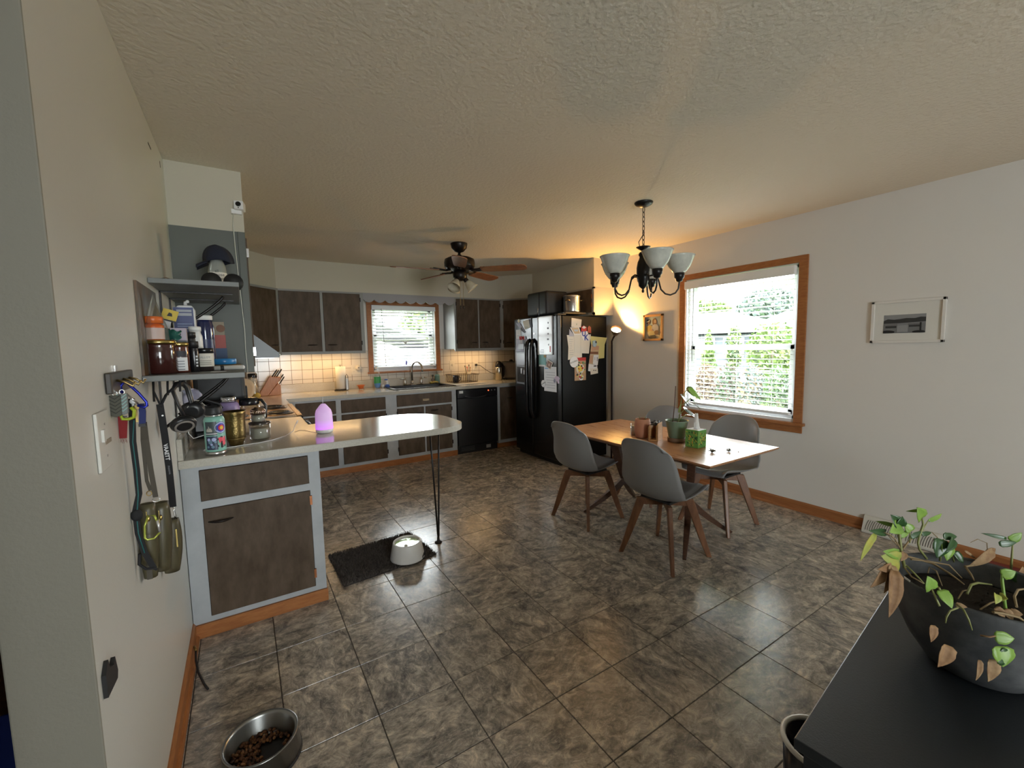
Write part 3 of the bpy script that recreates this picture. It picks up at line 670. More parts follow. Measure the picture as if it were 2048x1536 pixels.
# stove
t = thing('stove', 'black coil-top electric stove set into the counter beside the wall', 'stove', (.03, 4.1, 0))
part('body', B().box((XL + .02, 3.675, 0), (.345, 4.55, .875)), BLK, t)
CT = mat('brown_enamel', (.20, .135, .085), .2)
part('cooktop', B().box((XL + .02, 3.672, .875), (.375, 4.553, .912)), BLK, t, bevel=.004)
part('cooktop_panel', B().box((XL + .05, 3.76, .910), (.335, 4.52, .9145)), CT, t)
part('side_trim', B().box((.335, 3.70, .910), (.372, 4.545, .918)), mat('gold_brown_trim', (.42, .26, .11), .25, metal=.4), t, bevel=.003)
for x, y, r in ((.19, 4.33, .105), (.23, 3.92, .082), (-.10, 3.94, .10), (-.11, 4.33, .08)):
    pan = part('drip_pan', B().lathe([(r + .022, .0), (r + .020, .006), (r, .002), (.02, .0005)], (x, y, .9145), 24), BLK, t)
    sp = []; N = 64
    for k in range(N + 1):
        a = 2 * PI * 3.6 * k / N; q = .022 + (r - .026) * k / N; sp.append((x + q * math.cos(a), y + q * math.sin(a), .927))
    part('burner_coil', B().tube(sp, .0055, 6), BLKM, pan)
part('oven_door', B().box((.345, 3.69, .13), (.368, 4.535, .80)), BLK, t, bevel=.004)
hn = [(.37, 3.80, .845), (.40, 3.78, .85), (.425, 3.80, .845)]
part('handle', B().tube([(.365, 3.70, .875), (.405, 3.695, .865), (.428, 3.70, .83), (.432, 3.72, .79), (.432, 4.50, .79), (.428, 4.52, .83), (.405, 4.525, .865), (.365, 4.52, .875)], .011, 8), mat('dark_chrome', (.25, .25, .26), .2, metal=.9), t)
part('backguard', B().box((XL + .004, 3.675, .912), (XL + .06, 4.55, 1.10)), BLK, t, bevel=.006)
# range hood
HB = mat('hood_black', (.020, .026, .028), .32)
t = thing('range_hood', 'black wedge-shaped range hood under the short wall cabinet', 'hood', (-.05, 4.0, 1.37))
part('shell', B().prism([(XL + .002, 1.372), (.235, 1.372), (.235, 1.405), (.060, 1.559), (XL + .002, 1.559)], 'xz', 3.605, 4.435), HB, t)
part('filter', B().box((XL + .04, 3.66, 1.367), (.20, 4.38, 1.3715)), STEEL, t)
for y in (3.75, 3.82): part('switch', B().lathe([(.012, 0), (.011, .012), (.004, .014)], (.236, y, 1.39), 10, Matrix.Rotation(PI / 2, 4, 'Y')), CHROME, t)
# light strips under the wall cabinets
for lb, x0, x1 in (('slim white light strip under the cabinet left of the window', .42, 1.22), ('slim white light strip under the cabinet right of the window', 2.58, 3.18)):
    t = thing('light_strip', lb, 'light', ((x0 + x1) / 2, 5.57, 1.38)); part('housing', B().box((x0, 5.58, 1.384), (x1, 5.64, 1.399)), WHITE, t)
    part('diffuser', B().box((x0 + .01, 5.583, 1.3815), (x1 - .01, 5.637, 1.384)), mat('lit_diffuser', (.9, .8, .6), .5, emit=(1, .72, .38), estr=5), t)

# ================================================================== FRIDGE, LAMPS, FAN, TABLE
FB = mat('fridge_black_side', (.004, .0045, .0045), .45, spec=.2, bump=.25, bscale=420)
FD = mat('fridge_black_door', (.010, .011, .012), .22)
FY0, FY1, FX = 3.87, 4.78, 3.06
t = thing('refrigerator', 'black side-by-side refrigerator covered in papers and magnets', 'refrigerator', (3.47, 4.32, 0))
part('body', B().box((FX + .075, FY0, .03), (3.835, FY1, 1.762)), FB, t, bevel=.006)
d1 = part('door', B().box((FX, FY0 + .003, .06), (FX + .068, 4.369, 1.772)), FD, t, bevel=.012, bs=3)
d2 = part('door', B().box((FX, 4.378, .06), (FX + .068, FY1 - .003, 1.772)), FD, t, bevel=.012, bs=3)
for d, y in ((d1, 4.325), (d2, 4.425)):
    part('handle', B().tube([(FX + .005, y, 1.50), (FX - .035, y, 1.46), (FX - .052, y, 1.40), (FX - .058, y, 1.15), (FX - .058, y, .85), (FX - .052, y, .62), (FX - .035, y, .56), (FX + .005, y, .52)],
         [.020, .024, .026, .026, .026, .026, .024, .02], 12), BLK, d)
ds = part('dispenser', B().box((FX - .006, 4.47, .93), (FX + .002, 4.735, 1.35)), mat('dispenser_grey', (.16, .17, .19), .3), d2, bevel=.004)
dv = B().box((FX - .0075, 4.49, .955), (FX - .004, 4.715, 1.155)); dv.box((FX - .012, 4.50, 1.165), (FX - .005, 4.705, 1.33)); ORG[ds] = ORG[d2]
part('dispenser_recess', B().box((FX - .0085, 4.488, .955), (FX - .005, 4.717, 1.155)), BLK, d2)
part('dispenser_panel', B().box((FX - .011, 4.488, 1.17), (FX - .005, 4.717, 1.335)), mat('dispenser_panel_grey', (.27, .28, .31), .25), d2, bevel=.003)
part('dispenser_paddle', B().obox((FX - .012, 4.60, 1.10), (.008, .03, .07)).obox((FX - .012, 4.54, 1.09), (.008, .022, .06)), mat('paddle_white', (.6, .62, .65), .3), d2)
part('emblem', B().lathe([(.011, 0), (.010, .003)], (FX, 4.325, 1.572), 14, Matrix.Rotation(-PI / 2, 4, 'Y')), STEEL, d1)
part('kick_grille', B().box((FX + .05, FY0 + .02, .0), (FX + .075, FY1 - .02, .058)), BLKM, t)
part('hinge_cover', B().box((FX + .02, FY0 + .01, 1.772), (FX + .14, FY0 + .07, 1.785)), BLKM, t, bevel=.003)

# papers and magnets. front face: polygons in (y, z); side face: polygons in (x, z)
def flat(name, label, cat, face, poly, m, th=.0012, lift=0.0, extra=None, group='papers and magnets on the fridge'):
    if face == 'f': b = B().prism(poly, 'yz', FX - .0005 - lift - th, FX - .0005 - lift)
    else: b = B().prism(poly, 'xz', FY0 - .0005 - lift - th, FY0 - .0005 - lift)
    xs, ys, zs = zip(*b.v); t = thing(name, label, cat, (sum(xs) / len(xs), sum(ys) / len(ys), min(zs)), group)
    part('sheet', b, m, t)
    dd = (FX if face == 'f' else FY0) - .0006 - lift - th
    for k, (pl, m2, nm) in enumerate(extra or []):
        q = B().prism(pl, 'yz' if face == 'f' else 'xz', dd - .0005 - .0002 * k, dd); part(nm, q, m2, t)
    return t
def rect(a0, b0, a1, b1): return [(a0, b0), (a1, b0), (a1, b1), (a0, b1)]
def disc(a, b, r, n=18, ry=None): return [(a + r * math.cos(2 * PI * k / n), b + (ry or r) * math.sin(2 * PI * k / n)) for k in range(n)]
INK = mat('ink_grey', (.22, .23, .26), .7); INKB = mat('ink_blue', (.02, .05, .35), .6); RED = mat('red_print', (.50, .03, .03), .5); WB = mat('whiteboard_gloss', (.72, .73, .75), .12)
SKIN = mat('skin_print', (.50, .30, .20), .6); BROWNP = mat('brown_print', (.20, .09, .05), .6); GRNP = mat('green_print', (.10, .28, .12), .6); TEAL = mat('teal_print', (.18, .42, .40), .6); TANP = mat('tan_print', (.52, .40, .26), .6); YEL = mat('yellow_paper', (.62, .58, .24), .7); SKYP = mat('sky_print', (.42, .52, .62), .6); CREAM = mat('cream_paper', (.70, .66, .58), .7); DKP = mat('dark_print', (.03, .03, .04), .6); LAV = mat('lavender_grey_print', (.42, .43, .52), .6); ORANGEP = mat('orange_print', (.60, .22, .05), .6); YELP = mat('yellow_print', (.75, .55, .08), .6)
def txt_lines(a0, a1, z0, z1, n, frac=(.5, .95)):
    q = random.Random(int(a0 * 1000)); out = []
    for k in range(n):
        z = z1 - (k + .5) * (z1 - z0) / n; h = (z1 - z0) / n * .16; out.append((a0, z - h, a0 + (a1 - a0) * q.uniform(*frac), z + h))
    return out
t = flat('whiteboard', 'white magnetic whiteboard with a thin frame on the right fridge door', 'whiteboard', 'f', rect(3.952, 1.318, 4.235, 1.763), WB, .006, 0,
     [(rect(3.985, 1.345, 4.005, 1.415), RED, 'red_mark')] + [(rect(a, b, c, d), INK, 'handwriting') for a, b, c, d in txt_lines(4.02, 4.11, 1.40, 1.72, 5, (.1, .5))] + [(rect(a, b, c, d), INK, 'handwriting') for a, b, c, d in txt_lines(4.12, 4.22, 1.33, 1.38, 3)])
part('frame', B().box((FX - .012, 3.949, 1.314), (FX - .0005, 3.957, 1.767)).box((FX - .012, 4.230, 1.314), (FX - .0005, 4.238, 1.767)).box((FX - .012, 3.949, 1.760), (FX - .0005, 4.238, 1.768)).box((FX - .012, 3.949, 1.313), (FX - .0005, 4.238, 1.321)), mat('board_frame', (.45, .46, .47), .4), t)
flat('printed_list', 'white printed list under the tilted snapshot on the fridge door', 'paper', 'f', rect(3.887, .880, 4.125, 1.173), PAPER, .001, .002, [(rect(4.02, 1.145, 4.11, 1.160), mat('pale_blue_print', (.2, .4, .65), .6), 'heading')] + [(rect(a, b, c, d), mat('faint_ink', (.52, .53, .57), .7), 'print_line') for a, b, c, d in txt_lines(3.91, 4.10, .91, 1.12, 7, (.8, 1))])
flat('teal_card', 'teal and white card below the whiteboard on the fridge door', 'card', 'f', rect(4.09, 1.172, 4.231, 1.31), TEAL, .001, .0008, [(rect(4.10, 1.172, 4.225, 1.192), PAPER, 'border'), (rect(4.085, 1.28, 4.13, 1.315), mat('mustard_print', (.35, .22, .06), .6), 'patch')])
flat('snapshot', 'tilted snapshot with white border pinned above the printed list', 'photograph', 'f', [(4.046, 1.259), (3.944, 1.221), (3.999, 1.137), (4.086, 1.171)], CREAM, .0012, .005, [([(4.043, 1.247), (3.960, 1.216), (4.000, 1.150), (4.074, 1.177)], BROWNP, 'picture'), (disc(4.02, 1.195, .018, 10), SKIN, 'face')])
t = flat('round_magnet', 'round white magnet with dark lettering at the bottom left of the printed list', 'magnet', 'f', disc(4.138, .966, .043, 24), PAPER, .003, .004)
text('ROOFING', .021, frame((FX - .0085, 4.138, .966), (0, -1, .45), (0, .45, 1)), DKP, t)
flat('rhino_magnet', 'lilac and grey animal-shaped magnet beside the printed list', 'magnet', 'f', [(3.94, 1.01), (3.925, 1.045), (3.89, 1.07), (3.85, 1.066), (3.828, 1.045), (3.84, 1.02), (3.835, .985), (3.86, .985), (3.87, 1.01), (3.90, 1.012), (3.905, .99), (3.93, .99)], mat('lilac_print', (.50, .40, .52), .5), .004, .004, [([(3.935, 1.01), (3.925, 1.035), (3.90, 1.03), (3.90, .995), (3.928, .995)], mat('slate_print', (.20, .22, .28), .5), 'leg')])
flat('clip_note', 'cream note card held by a black clip at the top of the freezer door', 'note', 'f', [(4.563, 1.737), (4.42, 1.753), (4.385, 1.655), (4.521, 1.632)], CREAM, .003, .004, [([(4.43, 1.755), (4.375, 1.755), (4.36, 1.655), (4.40, 1.652)], DKP, 'clip'), (rect(4.45, 1.655, 4.53, 1.66), INK, 'pen_line')])
flat('photo_strip', 'crumpled black and white photo strip on the freezer door', 'photograph', 'f', [(4.722, 1.717), (4.63, 1.715), (4.51, 1.60), (4.53, 1.585), (4.60, 1.612)], LAV, .002, .003, [([(4.60, 1.67), (4.52, 1.60), (4.53, 1.588), (4.62, 1.635)], DKP, 'picture')])
flat('white_card', 'blank white card with face marks above the lavender photo', 'card', 'f', rect(4.62, 1.515, 4.732, 1.635), PAPER, .001, .001, [(disc(4.69, 1.555, .006, 8), INK, 'mark'), (disc(4.66, 1.555, .006, 8), INK, 'mark')])
flat('lavender_photo', 'lavender tinted photo print above the water dispenser', 'photograph', 'f', rect(4.476, 1.352, 4.735, 1.514), LAV, .001, .0025)
for i, (y, m, lb) in enumerate(((4.61, RED, 'red marker pen in the magnetic cup on the freezer door'), (4.575, mat('scarlet_pen', (.65, .05, .03), .35), 'scarlet marker pen, middle one in the magnetic cup'), (4.53, RED, 'dark capped red marker pen nearest the handles'))):
    t = thing('marker_pen', lb, 'pen', (FX - .02, y, 1.42), 'marker pens on the freezer door')
    part('barrel', B().tube([(FX - .02, y - .01, 1.40), (FX - .02, y, 1.50)], .008, 8), PAPER if i < 2 else INK, t); part('cap', B().tube([(FX - .02, y, 1.50), (FX - .02, y + .004, 1.545)], .0085, 8), m, t)
t = thing('pen_cup', 'small grey magnetic pen cup on the freezer door', 'cup', (FX - .022, 4.565, 1.38), 'papers and magnets on the fridge')
part('cup', B().box((FX - .04, 4.50, 1.378), (FX - .001, 4.63, 1.382)).box((FX - .042, 4.50, 1.378), (FX - .038, 4.63, 1.45)).box((FX - .04, 4.498, 1.378), (FX - .001, 4.502, 1.45)).box((FX - .04, 4.628, 1.378), (FX - .001, 4.632, 1.45)), mat('cup_grey', (.28, .29, .33), .4), t)
flat('token_magnet', 'small cream magnet clipped at the freezer door top corner', 'magnet', 'f', disc(4.66, 1.745, .028, 12, .022), CREAM, .004, .001, [(rect(4.655, 1.728, 4.665, 1.758), YELP, 'stripe')])
# side face
flat('invitation', 'blank white card topmost of the papers on the fridge side', 'card', 's', [(3.273, 1.738), (3.428, 1.721), (3.415, 1.629), (3.268, 1.634)], CREAM, .001, .001, [(rect(3.345, 1.655, 3.352, 1.675), GRNP, 'mark')])
flat('letter', 'tall creased white letter at the left of the fridge side', 'paper', 's', [(3.2, 1.54), (3.427, 1.533), (3.43, 1.276), (3.214, 1.25), (3.222, 1.40)], CREAM, .001, .001, [(rect(a, b, c, d), mat('faint_ink_warm', (.55, .53, .49), .7), 'print_line') for a, b, c, d in txt_lines(3.235, 3.30, 1.30, 1.50, 8)])
flat('envelope', 'pale grey envelope tucked behind the beach postcard', 'envelope', 's', [(3.238, 1.608), (3.31, 1.536), (3.312, 1.523), (3.233, 1.524)], LAV, .001, .0025)
flat('postcard', 'sandy beach postcard with white border on the fridge side', 'postcard', 's', [(3.247, 1.627), (3.38, 1.635), (3.419, 1.543), (3.306, 1.54)], PAPER, .001, .004, [([(3.262, 1.622), (3.372, 1.628), (3.400, 1.556), (3.315, 1.553)], TANP, 'picture'), ([(3.30, 1.60), (3.36, 1.605), (3.37, 1.585), (3.32, 1.58)], SKYP, 'sea')])
flat('notepaper', 'large off-white folded note paper in the middle of the fridge side', 'paper', 's', [(3.306, 1.54), (3.57, 1.546), (3.538, 1.317), (3.308, 1.329)], mat('off_white_paper', (.66, .64, .58), .7), .001, .0035, [([(3.405, 1.54), (3.408, 1.54), (3.412, 1.325), (3.409, 1.325)], mat('crease', (.5, .48, .43), .7), 'crease')])
flat('yellow_paper', 'crumpled yellow paper at the back edge of the fridge side', 'paper', 's', [(3.56, 1.526), (3.842, 1.504), (3.80, 1.42), (3.793, 1.255), (3.68, 1.248), (3.60, 1.30)], YEL, .001, .001)
t = flat('team_magnet', 'white and blue interlocked UK letter magnet on the fridge side', 'magnet', 's', [(3.415, 1.583), (3.51, 1.583), (3.535, 1.53), (3.532, 1.475), (3.45, 1.475), (3.415, 1.53)], PAPER, .002, .006)
for ch, x, z, s in (('U', 3.455, 1.552, .085), ('K', 3.492, 1.507, .095)): text(ch, s, frame((x, FY0 - .0092, z), (1, 0, 0), (0, 0, 1)), INKB, t, bold=.003)
flat('red_magnet', 'red and white glossy magnet above the notepaper', 'magnet', 's', [(3.415, 1.575), (3.42, 1.635), (3.455, 1.65), (3.50, 1.632), (3.50, 1.585)], RED, .003, .0055, [([(3.425, 1.625), (3.455, 1.648), (3.495, 1.628), (3.46, 1.612)], PAPER, 'top')])
flat('dark_red_magnet', 'dark red magnet at the right of the white-topped red one', 'magnet', 's', [(3.515, 1.57), (3.515, 1.625), (3.54, 1.65), (3.57, 1.63), (3.572, 1.56)], mat('dark_red_print', (.22, .02, .02), .4), .003, .0055)
flat('family_photo', 'tall tan and brown photo strip hanging over the yellow paper', 'photograph', 's', [(3.579, 1.428), (3.708, 1.405), (3.684, 1.179), (3.537, 1.192)], TANP, .001, .003, [([(3.585, 1.42), (3.70, 1.40), (3.695, 1.36), (3.58, 1.345)], SKIN, 'picture'), ([(3.56, 1.34), (3.69, 1.335), (3.69, 1.305), (3.556, 1.31)], BROWNP, 'picture'), ([(3.55, 1.29), (3.60, 1.29), (3.595, 1.20), (3.545, 1.205)], SKIN, 'picture')])
flat('ticket', 'narrow white ticket stub over the tan photo strip', 'ticket', 's', [(3.615, 1.298), (3.698, 1.296), (3.68, 1.173), (3.601, 1.189)], PAPER, .001, .005, [(rect(3.668, 1.22, 3.676, 1.27), DKP, 'print_line'), (rect(3.63, 1.235, 3.636, 1.27), INK, 'print_line')])
flat('blue_clip', 'pale blue magnetic clip holding the yellow paper', 'clip', 's', [(3.593, 1.468), (3.64, 1.475), (3.665, 1.44), (3.64, 1.393), (3.60, 1.40)], mat('pale_blue_plastic', (.35, .50, .60), .3), .010, .004, [(rect(3.635, 1.44, 3.655, 1.465), DKP, 'screw')])
flat('business_card', 'white card with dark stamp hanging below the tan photo', 'card', 's', [(3.533, 1.192), (3.67, 1.176), (3.684, 1.079), (3.523, 1.107)], PAPER, .001, .0045, [(rect(3.615, 1.155, 3.66, 1.17), DKP, 'print_line')])
flat('business_card', 'lowest white card with small dark print on the fridge side', 'card', 's', [(3.556, 1.135), (3.68, 1.13), (3.684, 1.072), (3.564, 1.06)], CREAM, .001, .0062, [(rect(3.605, 1.105, 3.625, 1.115), DKP, 'print_line'), (rect(3.635, 1.103, 3.655, 1.112), DKP, 'print_line')])
t = flat('round_magnet', 'round white magnet with dark lettering above the colourful flyer', 'magnet', 's', disc(3.30, 1.224, .065, 26), PAPER, .003, .0075)
text('ROOFING', .026, frame((3.30, FY0 - .0118, 1.226), (1, 0, .28), (-.28, 0, 1)), DKP, t)
q = random.Random(5); ex = [(rect(3.312, 1.235, 3.49, 1.272), RED, 'banner'), (disc(3.40, 1.14, .062, 16), CREAM, 'plate'), (disc(3.398, 1.145, .040, 14), YELP, 'food'), (disc(3.415, 1.035, .035, 14), PAPER, 'plate'), (disc(3.41, 1.033, .018, 10), BROWNP, 'food')]
for k in range(26): ex.append((disc(q.uniform(3.325, 3.48), q.uniform(1.015, 1.225), q.uniform(.006, .014), 8), q.choice([RED, YELP, GRNP, ORANGEP, CREAM, DKP]), 'food'))
flat('flyer', 'colourful red and yellow food flyer on the fridge side', 'flyer', 's', rect(3.312, 1.0, 3.49, 1.272), mat('flyer_ground', (.45, .28, .16), .5), .001, .003, ex)

# things on top of the fridge
t = thing('black_case', 'large black soft-sided case on top of the fridge doors', 'case', (3.20, 4.30, 1.775))
b = B().box((3.09, 4.105, 1.787), (3.42, 4.52, 2.075)); part('body', b, BLKM, t, bevel=.03, bs=4)
part('side_seam', B().box((3.085, 4.25, 1.79), (3.09, 4.256, 2.06)), BLK, t); part('zip_pull', B().tube([(3.082, 4.27, 1.88), (3.078, 4.27, 1.80)], .004, 6), CHROME, t)
t = thing('stock_pot', 'stainless steel stock pot on top of the fridge', 'pot', (3.375, 3.985, 1.80))
part('pot', B().shell([(.09, 0), (.098, .004), (.1, .012), (.1, .175), (.106, .18), (.106, .185), (.097, .185), (.097, .012)], (3.375, 3.985, 1.812), 28), STEEL, t)
part('lid', B().lathe([(.108, 0), (.108, .006), (.09, .015), (.03, .022), (.0001, .023)], (3.375, 3.985, 1.997), 28), STEEL, t)
for s in (-1, 1): part('handle', B().tube([(3.375 + .095 * s * .8, 3.985 - .06, 1.945), (3.375 + .135 * s * .8, 3.985 - .075, 1.95), (3.375 + .14 * s * .8, 3.985 - .02, 1.95), (3.375 + .1 * s * .8, 3.985, 1.945)], .006, 8), BRASS, t)
single('flat_tray', B().box((3.16, 3.885, 1.787), (3.55, 4.09, 1.797)).box((3.20, 3.89, 1.797), (3.52, 4.08, 1.811)), BLKM, 'flat black tray lying on the fridge under the stock pot', 'tray', bevel=.004)

# torchiere lamp between fridge and wall
LX, LY = 3.845, 3.79
t = thing('floor_lamp', 'slim dark floor lamp with tilted lit shade squeezed beside the fridge', 'lamp', (3.80, 3.79, 0))
LB = mat('dark_lamp_metal', (.022, .012, .012), .3, metal=.4)
part('base', B().lathe([(.12, 0), (.12, .012), (.10, .020), (.02, .03), (.0001, .032)], (3.75, 3.70, 0), 24), LB, t)
part('pole', B().tube([(3.75, 3.70, .02), (3.762, 3.712, .30), (LX - .002, LY - .005, .42), (LX, LY, .5), (LX, LY, 1.46), (LX - .006, LY - .03, 1.50), (LX - .035, LY - .085, 1.53)], .011, 10), LB, t)
ax = Vector((-.38, -.58, .72)).normalized(); hm = ax.to_track_quat('Z', 'Y').to_matrix().to_4x4(); hc = Vector((LX - .035, LY - .085, 1.53))
SHD = mat('amber_metal_shade', (.16, .08, .035), .3, metal=.5)
part('shade', B().shell([(.018, 0), (.03, .012), (.045, .05), (.062, .098), (.064, .102), (.060, .100), (.043, .052), (.026, .016)], hc, 24, 0, 1, 1, hm), SHD, t, label='amber lit bowl shade')
part('bulb', B().ell(hc + ax * .075, (.050, .050, .022), 16, 8, 0, hm), mat('lit_bulb', (1, .9, .7), .5, emit=(1, .80, .50), estr=30), t)
l = bpy.data.lights.new('floor_lamp_light', 'SPOT'); l.energy = 32; l.color = (1, .52, .14); l.spot_size = 2.75; l.spot_blend = .15; l.shadow_soft_size = .03
lo = bpy.data.objects.new('floor_lamp_light', l); COL.objects.link(lo); lo.location = hc + ax * .112; lo.rotation_euler = (-ax).to_track_quat('Z', 'Y').to_euler()

# ceiling fan
FXc, FYc = 1.877, 3.912
t = thing('ceiling_fan', 'dark bronze ceiling fan with five wooden blades and glass shades', 'fan', (FXc, FYc, 2.0))
c = (FXc, FYc, 0)
part('canopy', B().lathe([(.02, 2.352), (.045, 2.362), (.075, 2.395), (.082, 2.43), (.082, 2.4395)], c, 28), BRONZE, t)
part('downrod', B().tube([(FXc, FYc, 2.30), (FXc, FYc, 2.36)], .013, 10), BRONZE, t)
part('motor_housing', B().lathe([(.05, 2.17), (.085, 2.178), (.135, 2.195), (.150, 2.215), (.152, 2.255), (.145, 2.285), (.11, 2.302), (.06, 2.312), (.03, 2.318), (.02, 2.33)], c, 32), BRONZE, t)
part('switch_housing', B().lathe([(.02, 2.075), (.05, 2.085), (.068, 2.11), (.07, 2.14), (.062, 2.17)], c, 24), BRONZE, t)
BL = mat('walnut_blade', (.15, .058, .026), .35, col2=(.26, .11, .05), nscale=8, stretch=(2, 2, 8), rand=2)
for k in range(5):
    a = math.radians(-43.6 + 72 * k); mt = Matrix.Translation((FXc, FYc, 2.178)) @ Matrix.Rotation(a, 4, 'Z') @ Matrix.Rotation(math.radians(-12), 4, 'X')
    pts = [(.22, -.05), (.28, -.058), (.55, -.068), (.63, -.066), (.66, -.05), (.672, -.02), (.672, .02), (.66, .05), (.63, .066), (.55, .068), (.28, .058), (.22, .05)]
    bl = part('blade', B().prism(pts, 'xy', -.004, .004).xf(mt), BL, t)
    part('blade_iron', B().tube([(.09, 0, .012), (.14, .012, -.004), (.19, .014, .0), (.26, .03, .008)], .010, 8).tube([(.09, 0, .012), (.14, -.012, -.004), (.19, -.014, .0), (.26, -.03, .008)], .010, 8).box((.215, -.04, .004), (.29, .04, .011)).xf(mt), BRONZE, bl)
FG = mat('frosted_fan_glass', (.75, .70, .56), .35, trans=.3, sub=0, col2=(.62, .55, .40), nscale=18)
for k in range(3):
    a = math.radians(-145 + 120 * k); ax_ = Vector((math.cos(a) * .62, math.sin(a) * .62, -.78)).normalized(); mt = ax_.to_track_quat('Z', 'Y').to_matrix().to_4x4(); o = Vector((FXc, FYc, 2.10)) + Vector((math.cos(a), math.sin(a), 0)) * .045
    s = part('lamp_holder', B().lathe([(.018, -.01), (.024, .0), (.026, .04), (.022, .05)], o, 14, mt), BRONZE, t)
    part('glass_shade', B().shell([(.026, .035), (.034, .05), (.045, .08), (.052, .105), (.066, .128), (.064, .129), (.050, .107), (.043, .082), (.031, .052)], o, 20, 0, 1, 1, mt), FG, s)
for dx in (-.012, .022): part('pull_chain', B().tube([(FXc + dx, FYc - .02, 2.08), (FXc + dx, FYc - .022, 1.835)], .0018, 4), BRASS, t); part('chain_pull', B().lathe([(.002, 0), (.007, .006), (.006, .03), (.002, .035)], (FXc + dx, FYc - .022, 1.80), 8), BRONZE, t)

# chandelier
CXx, CYy = 2.527, 2.178
t = thing('chandelier', 'black iron chandelier with upturned frosted glass shades above the table', 'chandelier', (CXx, CYy, 1.80))
c = (CXx, CYy, 0)
part('canopy', B().lathe([(.008, 2.405), (.03, 2.41), (.058, 2.424), (.066, 2.436), (.066, 2.4395)], c, 28), BLKS, t)
for k in range(9):
    z = 2.400 - k * .0325; r_ = B(); pts = []
    for j in range(10):
        a = 2 * PI * j / 10; p = (.0090 * math.cos(a), .0215 * math.sin(a)); pts.append((CXx + (p[0] if k % 2 else 0), CYy + (0 if k % 2 else p[0]), z - .012 + p[1]))
    part('chain_link', r_.tube(pts, .0024, 6, 0, True), BLKS, t)
part('cord', B().tube([(CXx + .004, CYy, 2.24), (CXx - .022, CYy - .01, 2.20), (CXx - .036, CYy + .012, 2.16), (CXx - .028, CYy + .010, 2.13), (CXx - .004, CYy, 2.115)], .0030, 6), BLKS, t)
part('column', B().lathe([(.0001, 1.795), (.009, 1.80), (.010, 1.812), (.006, 1.822), (.014, 1.83), (.030, 1.845), (.034, 1.87), (.042, 1.885), (.046, 1.92), (.047, 1.975), (.040, 2.02), (.032, 2.035), (.026, 2.055), (.034, 2.07), (.030, 2.085), (.012, 2.095), (.014, 2.10), (.030, 2.108), (.050, 2.122), (.052, 2.126), (.02, 2.126), (.008, 2.13)], c, 24), BLKS, t)
ALA = mat('alabaster_glass', (.64, .66, .60), .25, col2=(.46, .48, .44), nscale=14, detail=6, lo=.3, hi=.75)
for k, a in enumerate((26, 98, 170, 242, 314)):
    a = math.radians(a); u = Vector((math.cos(a), math.sin(a), 0)); o = Vector(c)
    pts = []
    for rr_, z in ((.035, 1.915), (.075, 1.922), (.10, 1.905), (.112, 1.865), (.125, 1.815), (.155, 1.782), (.19, 1.772), (.225, 1.785), (.245, 1.815), (.25, 1.855), (.25, 1.875)): pts.append(o + u * rr_ + Vector((0, 0, z)))
    arm = part('arm', B().tube(pts, .0062, 8), BLKS, t); e = o + u * .25
    part('cup', B().lathe([(.010, 1.862), (.022, 1.868), (.026, 1.885), (.034, 1.892), (.036, 1.925), (.030, 1.928)], e, 18), BLKS, arm)
    part('glass_shade', B().shell([(.032, 1.922), (.050, 1.938), (.072, 1.968), (.088, 2.005), (.098, 2.034), (.106, 2.046), (.104, 2.048), (.095, 2.036), (.085, 2.006), (.069, 1.970), (.047, 1.941), (.02, 1.926)], e, 28), ALA, arm)

# ------------------------------------------------------------------ dining table
ACA = mat('acacia_top', (.34, .150, .065), .30, col2=(.50, .265, .13), nscale=7, stretch=(9, .8, 3), detail=7, bump=.03, bscale=60, rvar=.1)
WAL = mat('dark_walnut_leg', (.055, .026, .016), .35, col2=(.10, .048, .028), nscale=10, stretch=(3, 3, 8))
TX0, TX1, TY0, TY1, TZ = 2.262, 3.045, 1.445, 2.885, .705
t = thing('dining_table', 'acacia dining table with crossed dark legs in front of the window', 'table', (2.66, 2.165, 0))
# top from glued boards, each its own piece
nb = 9; wv = (TX1 - TX0) / nb
for k in range(nb):
    x0, x1 = TX0 + k * wv, TX0 + (k + 1) * wv; i0 = .028 if k == 0 else 0; i1 = .028 if k == nb - 1 else 0
    b = B(); b.add([(x0 + i0, TY0 + .03, TZ - .030), (x1 - i1, TY0 + .03, TZ - .030), (x1 - i1, TY1 - .03, TZ - .030), (x0 + i0, TY1 - .03, TZ - .030), (x0, TY0, TZ - .010), (x1, TY0, TZ - .010), (x1, TY1, TZ - .010), (x0, TY1, TZ - .010), (x0, TY0, TZ), (x1, TY0, TZ), (x1, TY1, TZ), (x0, TY1, TZ)],
                   [(3, 2, 1, 0), (8, 9, 10, 11), (0, 1, 5, 4), (1, 2, 6, 5), (2, 3, 7, 6), (3, 0, 4, 7), (4, 5, 9, 8), (5, 6, 10, 9), (6, 7, 11, 10), (7, 4, 8, 11)])
    part('board', b, ACA, t, bevel=.0008)
def bent(p, q, bulge, w0, w1):
    """flat curved leg from floor p to top q"""
    p, q = Vector(p), Vector(q); pts = [p.lerp(q, u / 8) + Vector(bulge) * math.sin(PI * u / 8) for u in range(9)]
    return B().tube(pts, [w0 + (w1 - w0) * math.sin(PI * min(1, u / 8) * .5) for u in range(9)], 4)
for p, q in (((2.385, 2.675, 0), (2.93, 2.33, .66)), ((2.375, 1.685, 0), (2.93, 2.02, .66)), ((3.02, 1.75, 0), (2.40, 2.02, .66)), ((3.035, 2.70, 0), (2.40, 2.33, .66))):
    part('leg', bent(p, q, (0, 0, -.07), .017, .042), WAL, t, bevel=.003)
